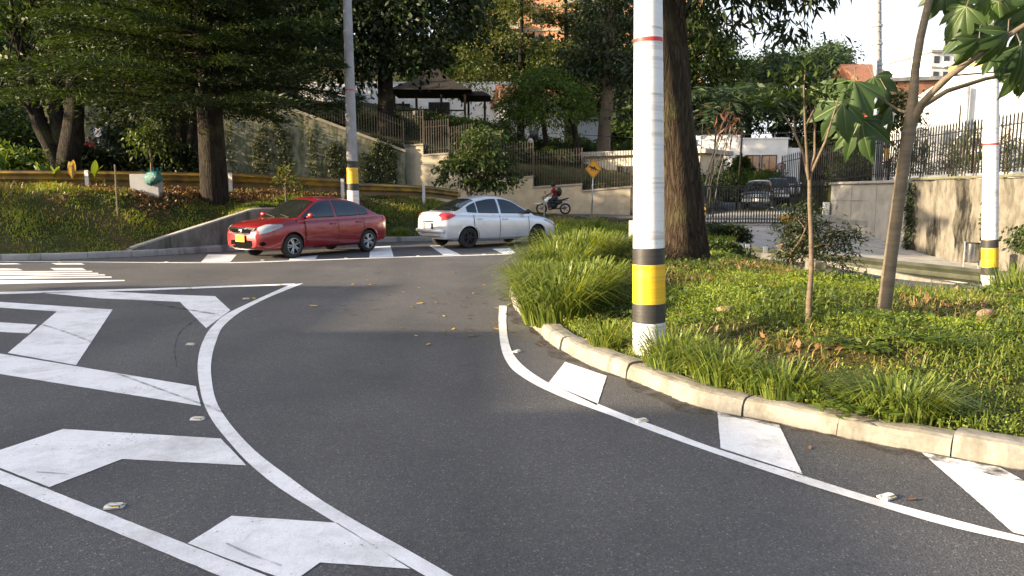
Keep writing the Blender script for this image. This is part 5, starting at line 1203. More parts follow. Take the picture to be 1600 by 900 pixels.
# dark feathery bush and concrete block behind
Yb2 = 11.6; b = foot(1262, Yb2)
tree('feathery_bush', 'dark feathery bush behind the thin sapling', [([b, at(1240,430,Yb2), at(1235,380,Yb2)], [0.03,0.025,0.015]), ([b, at(1262,420,Yb2), at(1285,370,Yb2)], [0.03,0.02,0.012]), ([foot(1240,Yb2-0.2), at(1250,420,Yb2), at(1262,340,Yb2)], [0.025,0.02,0.01])],
     [el(1275,375,Yb2,0.55,0.35), el(1255,340,Yb2,0.35,0.3), el(1250,385,Yb2,0.35,0.3), el(1310,385,Yb2,0.3,0.2), el(1300,410,Yb2,0.35,0.2), el(1240,400,Yb2,0.25,0.2), el(1330,372,Yb2,0.15,0.1), el(1228,355,Yb2,0.15,0.2)], 190, 16, 0.085, 0.085, L_dark, M_barkbrown, 340, 0.22, 0.7, 0.3, 0.3, 14, 0.55, 'bush')
t = thing('concrete_block', 'sloping chunk of weathered concrete under the dark feathery bush', 'concrete block', foot(1305, 11.0))
mb = MB(); mb.add([(-0.32,-0.2,-0.25),(0.42,-0.2,-0.35),(0.42,0.25,-0.3),(-0.32,0.25,-0.25),(-0.30,-0.17,0.42),(-0.16,-0.17,0.42),(0.40,-0.17,-0.1),(-0.30,0.2,0.42),(-0.16,0.2,0.42),(0.40,0.2,-0.1)],
      [(0,1,6,5,4),(3,7,8,9,2),(4,5,8,7),(5,6,9,8),(6,1,2,9),(0,4,7,3),(0,3,2,1)]); mb.build('block', M_oldwall, t)

# ------------------------------------------------------------------ grass
def blades(P, H, lean, width, rng, up=None):
    n = len(P); a = rng.random(n)*6.283; d = np.stack([np.cos(a), np.sin(a), np.zeros(n)], 1) if up is None else unit(up+rng.normal(size=(n, 3))*np.array([.35,.35,0]))
    s = np.stack([-d[:, 1], d[:, 0], np.zeros(n)], 1); H = H[:, None]; ln = lean[:, None]; w = (width*(0.7+0.6*rng.random(n)))[:, None]*0.5; z = np.array([0, 0, 1.0])
    m1 = P+d*H*ln*0.22+z*H*0.50; m2 = P+d*H*ln*0.62+z*H*(0.86-0.12*ln); tp = P+d*H*ln*1.12+z*H*(1.0-0.42*ln)
    V = np.stack([P-s*w, P+s*w, m1+s*w, m1-s*w, m1-s*w, m1+s*w, m2+s*w*0.75, m2-s*w*0.75, m2-s*w*0.75, m2+s*w*0.75, tp+s*w*0.1, tp-s*w*0.1], 1)
    return V.reshape(-1, 3)
def grass(name, P, H, lean, width, mat, rng, base=0.5, spread=0.2, lowfreq=None):
    V = blades(P, H, lean, width, rng); n = len(P)
    tn = base+spread*rng.normal(size=n)
    if lowfreq is not None: tn = tn+lowfreq
    o = quads_mesh(name, V, n*3, mat, None, np.clip(np.repeat(tn, 12), 0, 1)); return tag(o, kind='stuff')
rng = np.random.default_rng(77)
# bank
n = 230000; X = rng.uniform(-19, 4.5, n); Yg = rng.uniform(16.5, 30, n); s = sdist(X, Yg, K1)
dens = np.sin(X*1.7+Yg)*np.sin(Yg*2.3-X*0.8)
litter = sm((X+13.4+0.8*np.sin(Yg*2))/2.2)*(1-sm((X+5.2)/1.0))*sm((s-1.9+0.45*np.sin(X*3)-0.5*sm((-9.5-X)/2))/0.7)
k = (s > 0.3) & (s < 6.5) & (rng.random(n) > litter*0.93) & (dens+rng.random(n)*1.6 > 0.35)
wallz = (sdist(X, Yg, [tuple(q) for q in ww]) < 0.25) & (X > -9.8) & (X < -5.9); k &= ~wallz
X, Yg, s = X[k], Yg[k], s[k]; P = np.stack([X, Yg, T(X, Yg)-0.01], 1); n = len(P)
dry = sm((s-2.6+0.6*np.sin(X*1.3))/1.2)  # drier towards the crest; its pale straw colour also lifts the sunlit top
H = (0.035+0.10*rng.random(n)**1.6)*(0.7+1.1*dry)*(1.15+0.8*np.sin(X*2.4)*np.sin(Yg*3.3+X))
dm = rng.random(n) < 0.10+dry*(0.38+0.30*np.sin(X*0.9+0.5)*np.sin(Yg*1.7+X))
grass('bank_grass', P[~dm], H[~dm], 0.3+0.9*rng.random((~dm).sum()), 0.020, L_grass, rng, 0.52, 0.18, 0.22*np.sin(P[~dm][:, 0]*1.9)*np.sin(P[~dm][:, 1]*2.7))
grass('dry_grass', P[dm], H[dm]*1.15, 0.3+0.8*rng.random(dm.sum()), 0.014, L_straw, rng, 0.55, 0.2)
n = 52000; X = rng.uniform(-14, -4, n); Yg = rng.uniform(18, 27, n); s = sdist(X, Yg, K1); k = (s > 1.3) & (s < 6) & (rng.random(n) < 0.04+0.96*sm((X+13.2+0.8*np.sin(Yg*2))/2.2)*sm((s-1.8+0.4*np.sin(X*3)-0.5*sm((-9.5-X)/2))/0.6)) ; P = np.stack([X, Yg, T(X, Yg)+0.02], 1)[k]
tag(quads_mesh('leaf_litter', leaves(P, 0.09, rng, 0.5, 1.2, 0), len(P), L_litter, None, tone_for(len(P), rng, 0.5, 0.25)), kind='stuff')
# verge behind the white car
n = 40000; X = rng.uniform(1.5, 9, n); Yg = rng.uniform(22.5, 40, n); s = sdist(X, Yg, K1); k = (s > 0.3) & (s < 3.2); P = np.stack([X, Yg, T(X, Yg)], 1)[k]; n = len(P)
grass('verge_grass', P, 0.08+0.2*rng.random(n), 0.3+0.8*rng.random(n), 0.022, L_grass, rng, 0.3, 0.18)
# island ground cover
n = 420000; X = rng.uniform(0, 13, n); Yg = 2.8+(18.8-2.8)*rng.random(n)**1.4; k = inpoly(X, Yg, ISL) & (np.abs(sdist(X, Yg, K2)) > 0.2); X, Yg = X[k], Yg[k]
hgt = 0.01+0.10*rng.random(len(X))*(0.6+0.6*np.sin(X*2.7+Yg*1.1)*np.sin(Yg*2.1-X)); bare = np.sin(X*1.6+1.0+0.7*np.sin(Yg*2))*np.sin(Yg*1.5+X*0.4)+0.4*rng.normal(size=len(X))
tr = np.hypot(X-3.1, Yg-13.6) < 1.9; k = (bare < 0.30) & ~(tr & (rng.random(len(X)) < 0.75)); P = np.stack([X, Yg, T(X, Yg)+hgt], 1)[k]
szz = 0.018+0.010*rng.random(len(P))+0.0024*np.maximum(0, P[:, 1]-5)
tag(quads_mesh('ground_cover', leaves(P, szz, rng, 0.62, 0.75, 0.05), len(P), L_cover, None, np.clip(np.repeat(0.62+0.17*rng.normal(size=len(P))+0.30*np.sin(P[:, 0]*2.1+0.6*np.sin(P[:, 1]*2.9))*np.sin(P[:, 1]*1.7+P[:, 0]*0.5), 4), 0, 1)), kind='stuff')
n = 60000; X = rng.uniform(0, 12, n); Yg = 2.8+15*rng.random(n)**1.3; k = inpoly(X, Yg, ISL) & (np.abs(sdist(X, Yg, K2)) > 0.25) & (np.sin(X*1.9+2)*np.sin(Yg*1.3-X*0.7)+0.35*rng.normal(size=n) > 0.45); P = np.stack([X, Yg, T(X, Yg)+0.03+0.13*rng.random(n)], 1)[k]
tag(quads_mesh('broad_ground_cover', leaves(P, 0.055, rng, 0.6, 0.9, 0.1), len(P), L_mid, None, tone_for(len(P), rng, 0.75, 0.2)), kind='stuff')
n = 30000; X = rng.uniform(0, 12, n); Yg = 2.8+15*rng.random(n)**1.3; k = inpoly(X, Yg, ISL) & (np.abs(sdist(X, Yg, K2)) > 0.22) & (np.sin(X*1.6+1.0+0.7*np.sin(Yg*2))*np.sin(Yg*1.5+X*0.4)+0.3*rng.normal(size=n) > 0.35); P = np.stack([X[k], Yg[k], T(X[k], Yg[k])], 1); m = len(P)
grass('dry_island_grass', P, 0.05+0.10*rng.random(m), 0.5+1.1*rng.random(m), 0.008, L_straw, rng, 0.5, 0.22)
n = 95000; X = rng.uniform(0, 12, n); Yg = 2.8+16*rng.random(n)**1.3; k = inpoly(X, Yg, ISL) & (np.abs(sdist(X, Yg, K2)) > 0.22) & (np.sin(X*2.9)*np.sin(Yg*2.3+X)+0.5*rng.normal(size=n) > 0.1); P = np.stack([X[k], Yg[k], T(X[k], Yg[k])], 1); n = len(P)
grass('island_grass', P, 0.06+0.13*rng.random(n), 0.4+0.9*rng.random(n), 0.0075, L_tall, rng, 0.55, 0.22)
n = 16000; X = rng.uniform(0, 11, n); Yg = rng.uniform(4, 18.5, n); k = inpoly(X, Yg, ISL) & (np.abs(sdist(X, Yg, K2)) > 0.3) & (rng.random(n) < np.where((np.hypot(X-3.1, Yg-13.2) < 3.0) | (np.sin(X*1.6+1.0+0.7*np.sin(Yg*2))*np.sin(Yg*1.5+X*0.4) > 0.62), 1, 0.07)); P = np.stack([X[k], Yg[k], T(X[k], Yg[k])+0.03], 1)
tag(quads_mesh('leaf_litter', leaves(P, 0.08, rng, 0.5, 1.2, 0), len(P), L_litter, None, tone_for(len(P), rng, 0.4, 0.2)), kind='stuff')
# far low hedge-like cover along the island crest
n = 46000; u = rng.random(n); X = 1.0+u*10.5; Yc_ = pch([1, 3.5, 6.5, 8.5, 10.6, 12], [16.4,17.6,17.5,15.9,14.0,12.6], X); Yg = Yc_-rng.random(n)**1.5*np.where(X > 5.2, 3.2, 1.4); P = np.stack([X, Yg, T(X, Yg)+(0.34-0.16*sm((X-5)/3))*rng.random(n)*(0.7+0.5*np.sin(X*3))], 1)
tag(quads_mesh('crest_cover', leaves(P, 0.085, rng, 0.5, 0.6, 0.1), n, L_mid, None, tone_for(n, rng, 0.42, 0.22)), kind='stuff')
def clump(name, label, p, n, h, rad, lean0, width, mat, seed, group=None, cat='grass clump', base=0.55):
    rg = np.random.default_rng(seed); a = rg.random(n)*6.283; r = rad*np.sqrt(rg.random(n)); d = np.stack([np.cos(a), np.sin(a), np.zeros(n)], 1)
    P = d*r[:, None]; P[:, 2] = -0.03; ln = lean0*(0.25+0.75*(r/rad))*(0.6+0.8*rg.random(n))
    V = blades(P, h*(0.6+0.55*rg.random(n)), ln, width, rg, d); 
    o = quads_mesh(name, V, n*3, mat, None, np.clip(np.repeat(base+0.27*rg.normal(size=n), 12), 0, 1)); o.location = p
    return tag(o, label, cat, group)
for i, (px, py, n, h, rad, lab) in enumerate(((842,482,1500,0.62,0.36,'tall fountain grass clump at the rounded kerb nose'), (868,470,1600,0.70,0.5,'tall fountain grass clump left of the pole'), (905,455,1300,0.66,0.45,'fountain grass clump just behind the pole\'s left side'), (856,432,1500,0.80,0.42,'fountain grass clump in front of the white car wheel'), (890,420,1500,0.85,0.55,'large fountain grass clump below the animal sign'), (925,412,1200,0.75,0.5,'rear fountain grass clump beside the poster board'), (822,446,900,0.62,0.28,'outermost fountain grass clump overhanging the road'))):
    g = G(px, py, 0.25)
    while Tz(g.x, g.y) < 0.09: g.x += 0.04
    g.x += 0.10; clump('fountain_grass', lab, (g.x, g.y, max(Tz(g.x, g.y), 0.1)), int(n*0.52), h*0.97, rad, 0.8, 0.017, L_tall, 400+i, 'fountain grass at the island nose')
for i, (px, py, n, h, rad, lab) in enumerate(((940,545,300,0.42,0.16,'strappy leaved clump left of the pole foot'), (905,528,260,0.40,0.16,'strappy leaved clump by the kerb left of the pole'), (975,555,220,0.34,0.13,'small strappy clump touching the pole foot'), (1050,570,380,0.42,0.2,'strappy leaved clump right of the pole foot'), (1085,575,260,0.36,0.16,'strappy clump with small white flowers'), (1140,600,360,0.42,0.18,'strappy leaved clump behind the kerb below the sapling'), (1290,640,320,0.34,0.2,'wide strappy clump above the middle kerb stones'), (1250,635,200,0.26,0.15,'low strappy clump left of the wide one'), (1470,665,520,0.36,0.22,'largest strappy clump at the right kerb'), (1530,680,260,0.30,0.16,'strappy clump near the right frame edge'), (1215,612,160,0.2,0.12,'small light green tuft by the kerb'))):
    g = G(px, py, 0.2)
    while Tz(g.x, g.y) < 0.09: g.y += 0.04; g.x -= 0.01
    g.y += 0.28; g.x += 0.06; clump('strappy_plant', lab, (g.x, g.y, Tz(g.x, g.y)), int(n*0.7), h*0.93, rad*1.1, 0.85, 0.012, L_tall, 420+i, 'strappy plants along the island kerb', 'plant', 0.5)
for i, (px, py, h, n, lab) in enumerate(((1560,470,0.55,200,'tall weedy stems at the foot of the far right pole'), (1590,475,0.7,260,'tall weeds at the right frame edge'), (1500,470,0.3,120,'weeds left of the far right pole'))):
    g = G(px, py, -0.05); clump('weed_clump', lab, (g.x, g.y, Tz(g.x, g.y)), n, h, 0.3, 0.5, 0.014, L_tall, 440+i, None, 'weeds')
def fern(label, p, n, ln, seed):
    rg = np.random.default_rng(seed); t = thing('fern', label, 'fern', p); PP = []; DD = []; mb = MB()
    for k in range(n):
        a = 6.283*(k+rg.random())/n; d = np.array([math.cos(a), math.sin(a), 0]); L = ln*(0.7+0.5*rg.random()); s = np.linspace(0.15, 1, 18); sp = d*(L*s)[:, None]; sp[:, 2] = L*(0.75*s-0.6*s*s); side = np.array([-d[1], d[0], 0])
        mb.tube([tuple(q) for q in sp[::3]], 0.003, 4, False)
        for sg in (-1, 1): PP.append(sp); DD.append(np.tile(side*sg+d*0.4, (18, 1)))
    mb.build('stalks', L_cover, t); P = np.concatenate(PP); quads_mesh('fronds', leaves(P, 0.075, rg, 0.32, 1.5, 0, np.concatenate(DD)*3, 0.05), len(P), L_bright, t, tone_for(len(P), rg, 0.6, 0.15))
for i, (px, py, lab) in enumerate(((1395,520,'bright fern at the foot of the lobed leaf tree'), (1340,545,'bright fern between the sapling and the lobed leaf tree'), (1385,590,'fern in the middle of the sunlit ground cover'), (1440,545,'fern right of the lobed leaf tree'), (1335,600,'low fern above the kerb middle'))):
    g = G(px, py, 0.32); fern(lab, (g.x, g.y, Tz(g.x, g.y)+0.03), 9, 0.34, 460+i)
b = D(935, 352, 27); broadleaf('weedy_plant', 'bright leafy weed at the foot of the animal sign', (b.x, 27, Tz(b.x, 27)), 14, 0.5, 0.12, 480, L_bright)
hedge('low dark planting behind the far kerb right of the trunk', 6.2, 7.3, 24.2, 0.1, 0.5, 1.2, L_dark, 305, 2500, 0.12, 'low_planting', 'planting')
# ivy on the walls
rng = np.random.default_rng(6)
o = quads_mesh('ivy', leaves(IVY_P, 0.14, rng, 0.6, 0.1, 0.9), len(IVY_P), L_ivy, None, tone_for(len(IVY_P), rng, 0.5, 0.22)); o.parent = t_ivy
for i, (yy, zz_, h, n, lab) in enumerate(((26.9,1.95,2.3,500,'dark creeper hanging at the joint of the smooth and streaked walls'), (22.3,1.4,1.7,420,'creeper climbing the streaked wall left of the litter bin'), (20.6,0.75,0.7,350,'leafy creeper behind the litter bin'), (18.6,1.2,1.7,600,'dark creeper on the streaked wall right of the white pole'))):
    P = np.stack([np.full(n, xr(yy)-0.22), yy+rng.normal(size=n)*(0.14 if i < 2 else 0.4), zz_-h*rng.random(n)**0.8], 1); P[:, 0] -= 0.08*rng.random(n)
    o = quads_mesh('creeper', leaves(P, 0.13, rng, 0.5, 0.1, 0.7, np.tile([-0.6, 0, -0.4], (n, 1))), n, L_mid if i else L_dark, None, tone_for(n, rng, 0.4, 0.2)); tag(o, lab, 'creeper')

# ------------------------------------------------------------------ cars
def text_mesh(name, body, size, material, parent, loc, rot, extrude=0.002):
    cu = bpy.data.curves.new(name, 'FONT'); cu.body = body; cu.size = size; cu.align_x = 'CENTER'; cu.align_y = 'CENTER'; cu.extrude = extrude
    ob = bpy.data.objects.new(name, cu); COL.objects.link(ob); bpy.context.view_layer.update()
    me = bpy.data.meshes.new_from_object(ob.evaluated_get(bpy.context.evaluated_depsgraph_get()))
    bpy.data.objects.remove(ob); me.materials.clear()
    o = finish(name, me, material, parent); o.location = loc; o.rotation_euler = rot; return o
M_tyre = pm('tyre_rubber', (0.018,0.018,0.018), (0.03,0.03,0.03), 30, 0.85)
M_rim = pm('alloy', (0.42,0.42,0.43), (0.34,0.34,0.35), 8, 0.3, 0.9)
M_rimdark = pm('dark_rim', (0.03,0.03,0.03), (0.04,0.04,0.04), 8, 0.5, 0.4)
M_trim = pm('black_trim', (0.012,0.012,0.012), (0.02,0.02,0.02), 8, 0.6)
M_chrome = pm('chrome', (0.80,0.80,0.80), (0.74,0.74,0.74), 5, 0.12, 1.0)
M_cglass = glass_dark('car_glass', (0.010,0.012,0.011), 0.02, 1.0)
M_lamp = glass_dark('headlamp', (0.24,0.26,0.28), 0.05, 0.9)
M_intake = pm('intake_black', (0.004,0.004,0.004), (0.007,0.007,0.007), 20, 0.95, spec=0.05)
M_tail = glass_dark('tail_lamp', (0.42,0.03,0.03), 0.08, 0.8)
M_platey = pm('plate_yellow', (0.75,0.46,0.03), None, 4, 0.4)
M_platew = pm('plate_white', (0.75,0.74,0.66), None, 4, 0.4)
SEC = [(0,0), (.70,0), (.87,.02), (.945,.09), (.975,.22), (1.0,.44), (.997,.60), (.985,.70), (.975,.80), (.945,.89), (.88,.955), (.72,.99), (.36,1.0), (0,1.0)]
SA = np.array([a for a, b in SEC]); SB = np.array([b for a, b in SEC]); NS = len(SEC)-1
class Car:
    def __init__(c, sp):
        c.sp = sp; c.L2 = sp['L']/2
        c.zt = lambda x: pch(*zip(*sp['top']), x); c.zb = lambda x: pch(*zip(*sp['bot']), x); c.w = lambda x: pch(*zip(*sp['w']), x)
        c.zr = lambda x: pch(*zip(*sp['roof']), x)
        c.gx0, c.gx1 = sp['roof'][0][0], sp['roof'][-1][0]
    def body(c, x, s):
        a = np.interp(s, range(NS+1), SA); b = np.interp(s, range(NS+1), SB); zb, zt, w = c.zb(x), c.zt(x), c.w(x)
        return np.stack([np.broadcast_to(x, np.shape(a*w)), a*w, zb+(zt-zb)*b + c.sp.get('crown', 0.03)*np.clip(b-0.94, 0, 1)/0.06*(1-a*a)], -1)
    def belt(c, x): return c.zt(x)-0.05
    def wb(c, x): return c.w(x)*c.sp.get('wbf', 0.93)
    def hf(c, x): return np.clip((c.zr(x)-c.belt(x))/0.52, 0.0, 1.2)
    def wr(c, x): return c.wb(x)-c.sp.get('tumble', 0.24)*c.hf(x)
    def drop(c, x): return 0.07*np.clip(c.hf(x), 0, 1)
    def side(c, x, z):
        zl = c.belt(x); zh = c.zr(x)-c.drop(x); t = np.clip((z-zl)/np.maximum(zh-zl, 1e-4), 0, 1)
        return np.stack([x+0*t, c.wb(x)+(c.wr(x)-c.wb(x))*t+0.035*np.sin(np.pi*t)*np.minimum(c.hf(x), 1), z+0*t], -1)
    def top(c, x, u): return np.stack([x+0*u, u*c.wr(x), c.zr(x)-c.drop(x)*np.abs(u)**3], -1)
    def patch(c, name, pts, mat, parent, flip=False, both=False, lift=0.004, smooth=True):
        """pts: (ni,nj,3) surface samples of the left side; lifted along its normal"""
        out = []
        def one(P, fl):
            du = np.gradient(P, axis=0); dv = np.gradient(P, axis=1); nr = np.cross(du.reshape(-1, 3), dv.reshape(-1, 3)); nr = unit(nr)
            cen = np.array([0, 0, 0.75]); sgn = np.sign(np.sum(nr*(P.reshape(-1, 3)-cen*np.array([0,0,1])-np.array([1,0,0])*P.reshape(-1,3)[:, :1]*0.6), axis=1)); sgn = 1 if sgn.sum() >= 0 else -1
            Q = P.reshape(-1, 3)+nr*sgn*lift; ni, nj = P.shape[:2]
            f = [(i*nj+j, (i+1)*nj+j, (i+1)*nj+j+1, i*nj+j+1) for i in range(ni-1) for j in range(nj-1)]
            if sgn < 0: f = [q[::-1] for q in f]
            mb = MB(); mb.add([tuple(q) for q in Q], f); return mb.build(name, mat, parent, smooth)
        out.append(one(pts, flip))
        if both: out.append(one(pts*np.array([1, -1, 1]), not flip))
        return out
def wheel(parent, x, y, r, width, spokes, rimmat, side, dark=False):
    Mx = Matrix.Rotation(R(-90*side), 4, 'X'); h = width/2
    mb = MB(); mb.lathe([(r*.66,-h), (r*.80,-h*1.02), (r*.94,-h*.92), (r*.99,-h*.7), (r,-h*.3), (r,h*.3), (r*.99,h*.7), (r*.94,h*.92), (r*.80,h*1.02), (r*.66,h), (r*.63,h*.6), (r*.63,-h*.6)], 36, Mx, True)
    o = mb.build('wheel', M_tyre, parent, True); o.location = (x, y, r)
    mb = MB(); mb.lathe([(r*.67,h*.55), (r*.665,h*.98), (r*.62,h*1.0), (r*.60,h*.6)], 36, Mx)
    for k in range(spokes):
        a = 2*math.pi*k/spokes
        for da in ((-0.14, 0.14) if not dark else (0.0,)):
            p = [Vector((0.06*r*math.cos(a+da*2), 0.06*r*math.sin(a+da*2), h*.86)), Vector((.62*r*math.cos(a+da*1.3), .62*r*math.sin(a+da*1.3), h*.78))]
            mb.tube([Mx @ q for q in p], [r*.075, r*.055], 6)
    mb.lathe([(0,h*.92), (r*.16,h*.92), (r*.17,h*.7)], 16, Mx); mb.build('rim', rimmat, o, True, 40)
    mb = MB(); mb.lathe([(0,h*.35), (r*.63,h*.35)], 24, Mx); mb.build('backing_disc', M_trim, o)  # plain dark disc backing the spokes
def make_car(label, cat, sp, loc, yaw, group=None):
    c = Car(sp); L2 = c.L2; t = thing(sp.get('name', 'parked_car'), label, cat, loc, yaw, group); paint = sp['paint']
    xs = np.concatenate([[-L2, -L2+0.02, -L2+0.06, -L2+0.12, -L2+0.2], np.linspace(-L2+0.3, L2-0.3, 44), [L2-0.2, L2-0.12, L2-0.06, L2-0.02, L2]])
    mb = MB(); ring = 2*NS; vs = []
    for x in xs:
        L = c.body(np.full(NS+1, x), np.arange(NS+1)); vs += [tuple(v) for v in L]+[(v[0], -v[1], v[2]) for v in L[NS-1:0:-1]]
    fs = [(i*ring+j, (i+1)*ring+j, (i+1)*ring+(j+1) % ring, i*ring+(j+1) % ring) for i in range(len(xs)-1) for j in range(ring)]
    fs += [tuple(range(ring)), tuple((len(xs)-1)*ring+k for k in range(ring-1, -1, -1))]
    mb.add(vs, fs); body = mb.build('body', [paint, M_trim], t)
    bm = bmesh.new(); bm.from_mesh(body.data); bmesh.ops.recalc_face_normals(bm, faces=bm.faces); bm.to_mesh(body.data); bm.free()
    rw = sp['wr']
    for x in sp['axles']:
        cut = MB(); Mx = Matrix.Translation((x, 0, rw+0.015)) @ Matrix.Rotation(R(90), 4, 'X')
        for sgn in (1, -1):
            cut.lathe([(0, sgn*0.52), (rw*1.13, sgn*0.52), (rw*1.13, sgn*1.2), (0, sgn*1.2)][::sgn], 36, Mx)
        co = cut.build('cutter', M_trim); co.parent = None
        bmm = bmesh.new(); bmm.from_mesh(co.data); bmesh.ops.remove_doubles(bmm, verts=bmm.verts, dist=1e-5); bmesh.ops.recalc_face_normals(bmm, faces=bmm.faces); bmm.to_mesh(co.data); bmm.free()
        bw = body.matrix_world.copy(); body.parent = None; body.matrix_world = Matrix.Identity(4)
        md = body.modifiers.new('arch', 'BOOLEAN'); md.operation = 'DIFFERENCE'; md.object = co; md.solver = 'EXACT'
        try: md.material_mode = 'TRANSFER'
        except Exception: pass
        bpy.context.view_layer.update(); dg = bpy.context.evaluated_depsgraph_get(); me = bpy.data.meshes.new_from_object(body.evaluated_get(dg))
        body.modifiers.clear(); old = body.data; body.data = me; bpy.data.objects.remove(co); body.parent = t
    # cabin shell joined to the body mesh
    gx = np.concatenate([np.linspace(c.gx0, c.gx1, 46)]); us = np.array([1, .97, .9, .75, .5, .25, 0]); ts = np.array([0, .25, .5, .75, .92])
    rows = []
    for x in gx:
        zl = c.belt(x)-0.03; zh = c.zr(x)-c.drop(x); S_ = c.side(np.full(5, x), zl+(zh-zl)*ts); S_[:, 2] = zl+(zh-zl)*ts
        Tp = c.top(np.full(7, x), us); h = np.concatenate([S_, Tp]); rows.append(np.concatenate([h, (h*np.array([1, -1, 1]))[-2::-1]]))
    rows = np.array(rows); nr_, nc_ = rows.shape[:2]
    f2 = [(i*nc_+j, i*nc_+j+1, (i+1)*nc_+j+1, (i+1)*nc_+j) for i in range(nr_-1) for j in range(nc_-1)]
    bm = bmesh.new(); bm.from_mesh(body.data); V = [bm.verts.new(v) for v in rows.reshape(-1, 3)]
    for f in f2:
        try: bm.faces.new([V[k] for k in f])
        except Exception: pass
    bmesh.ops.recalc_face_normals(bm, faces=[f for f in bm.faces if f.verts[0] in set(V)]); bm.to_mesh(body.data); bm.free()
    if not body.data.materials: body.data.materials.append(paint)
    body.data.shade_smooth(); body.data.set_sharp_from_angle(angle=R(32))
    # glass
    for x0, x1 in sp['windows']:
        xg = np.linspace(x0, x1, 16); P = []
        for x in xg:
            zlo = c.belt(x)+0.075; zhi = c.zr(x)-c.drop(x)-0.035; zhi = max(zhi, zlo+0.004); P.append(c.side(np.full(8, x), np.linspace(zlo, zhi, 8)))
        c.patch('side_window', np.array(P), M_cglass, t, both=True, lift=0.006)
        P2 = []
        for x in xg:
            zlo = c.belt(x)+0.055; P2.append(c.side(np.full(2, x), np.array([zlo, zlo+0.02])))
        c.patch('window_trim', np.array(P2), M_trim, t, both=True, lift=0.008)
    for nm, (x0, x1) in (('windscreen', sp['ws']), ('rear_window', sp['rw'])):
        P = np.array([c.top(np.full(13, x), np.linspace(-.93, .93, 13)) for x in np.linspace(x0, x1, 16)]); c.patch(nm, P, M_cglass, t, lift=0.006)
    if sp.get('wipers', True):
        mb = MB(); x1 = sp['ws'][1]
        for y0, y1 in ((0.45, -0.05), (-0.1, -0.6)): mb.tube([(x1+0.01, y0, float(c.zr(x1))+0.015), (x1-0.12, y1, float(c.zr(x1-0.12))+0.0)], 0.012, 5)
        mb.build('wiper', M_trim, t)
    # doors
    for x0, x1, hz in sp['doors']:
        ss = np.linspace(3.2, 10.2, 12); zs = c.body(np.full(12, x0), ss)[:, 2]; ar = rw*1.19; ax0 = sp['axles'][0]
        xst = np.maximum(x0, np.where(np.abs(zs-rw-0.015) < ar, ax0+np.sqrt(np.maximum(0, ar*ar-(zs-rw-0.015)**2))+0.01, x0))
        P = np.array([c.body(xst+(x1-xst)*f, ss) for f in np.linspace(0, 1, 14)])
        for sgn in (1, -1):
            d = c.patch('door', P*np.array([1, sgn, 1]), paint, t, lift=0.007)[0]
            h = MB(); hy = float(c.body(np.array([x0+0.16]), np.array([7.6]))[0][1])*sgn; hzv = float(c.body(np.array([x0+0.16]), np.array([7.9]))[0][2])
            h.box((x0+0.16, hy+0.022*sgn, hzv), (0.19, 0.03, 0.035)); hd = h.build('handle', sp.get('handle', paint), d)
    for x in sp['seams']:
        ss = np.linspace(3.1, 10.3, 16); zs = c.body(np.full(16, x), ss)[:, 2]; ar = rw*1.19; ax0 = sp['axles'][0]
        xst = np.maximum(x, np.where(np.abs(zs-rw-0.015) < ar, ax0+np.sqrt(np.maximum(0, ar*ar-(zs-rw-0.015)**2)), x))
        P = np.array([c.body(xst+dx, ss) for dx in (-0.007, 0.007)]); c.patch('door_seam', P, M_trim, t, both=True, lift=0.009)
    P = np.array([c.body(np.full(3, x), np.array([1.9, 2.6, 3.1])) for x in np.linspace(sp['axles'][0]+rw*1.2, sp['axles'][1]-rw*1.2, 12)]); c.patch('sill', P, sp.get('sill', M_trim), t, both=True, lift=0.004)
    if sp.get('moulding'):
        P = np.array([c.body(np.full(3, x), np.array([4.9, 5.1, 5.3])) for x in np.linspace(sp['axles'][0]+rw*1.25, sp['axles'][1]-rw*1.25, 14)]); c.patch('moulding', P, paint, t, both=True, lift=0.016)
    # arch lips
    for x in sp['axles']:
        for sgn in (1, -1):
            mb = MB(); pts = []
            for k in range(17):
                a = math.pi*(k/16)*1.08-0.12; xx = x+rw*1.16*math.cos(a); zz = rw+0.015+rw*1.16*math.sin(a)
                zb, zt, w = float(c.zb(xx)), float(c.zt(xx)), float(c.w(xx)); fr = min(1, max(0, (zz-zb)/(zt-zb))); pts.append((xx, sgn*(float(np.interp(fr, SB, SA))*w-0.012), zz))
            mb.tube(pts, 0.024, 6); mb.build('wheel_arch', sp.get('archmat', paint), t, True)
    for x in sp['axles']:
        for sgn in (1, -1): wheel(t, x, sgn*(float(c.w(x))-sp['tw']/2-0.015), rw, sp['tw'], sp['spokes'], sp['rim'], sgn, sp.get('darkrim', False))
    # mirrors
    for sgn in (1, -1):
        mb = MB(); xm = sp['mirror']; y = float(c.wb(xm)); z = float(c.belt(xm))+0.12
        mb.ball((xm, sgn*(y+0.13), z), (0.065, 0.105, 0.075), 14); mb.tube([(xm+0.01, sgn*(y-0.02), z-0.05), (xm, sgn*(y+0.08), z-0.03)], 0.03, 8); mb.build('mirror', sp.get('mirrormat', paint), t, True)
    # lamps
    P = np.array([c.body(np.full(8, x), np.linspace(*sp['hl_s'], 8)) for x in np.linspace(*sp['hl_x'], 12)])
    for i in range(12):                         # taper the lamp towards its rear corner
        f = i/11; q = P[i]; m = q[int(3)]; P[i] = m+(q-m)*(0.25+0.75*min(1, f*1.6))
    c.patch('headlight', P, M_lamp, t, both=True, lift=0.010)
    P = np.array([c.body(np.full(8, x), np.linspace(*sp['tl_s'], 8)) for x in np.linspace(*sp['tl_x'], 10)])
    for i in range(10):
        f = 1-i/9; q = P[i]; m = q[4]; P[i] = m+(q-m)*(0.35+0.65*min(1, f*1.6))
    c.patch('tail_light', P, M_tail, t, both=True, lift=0.010)
    return t, c
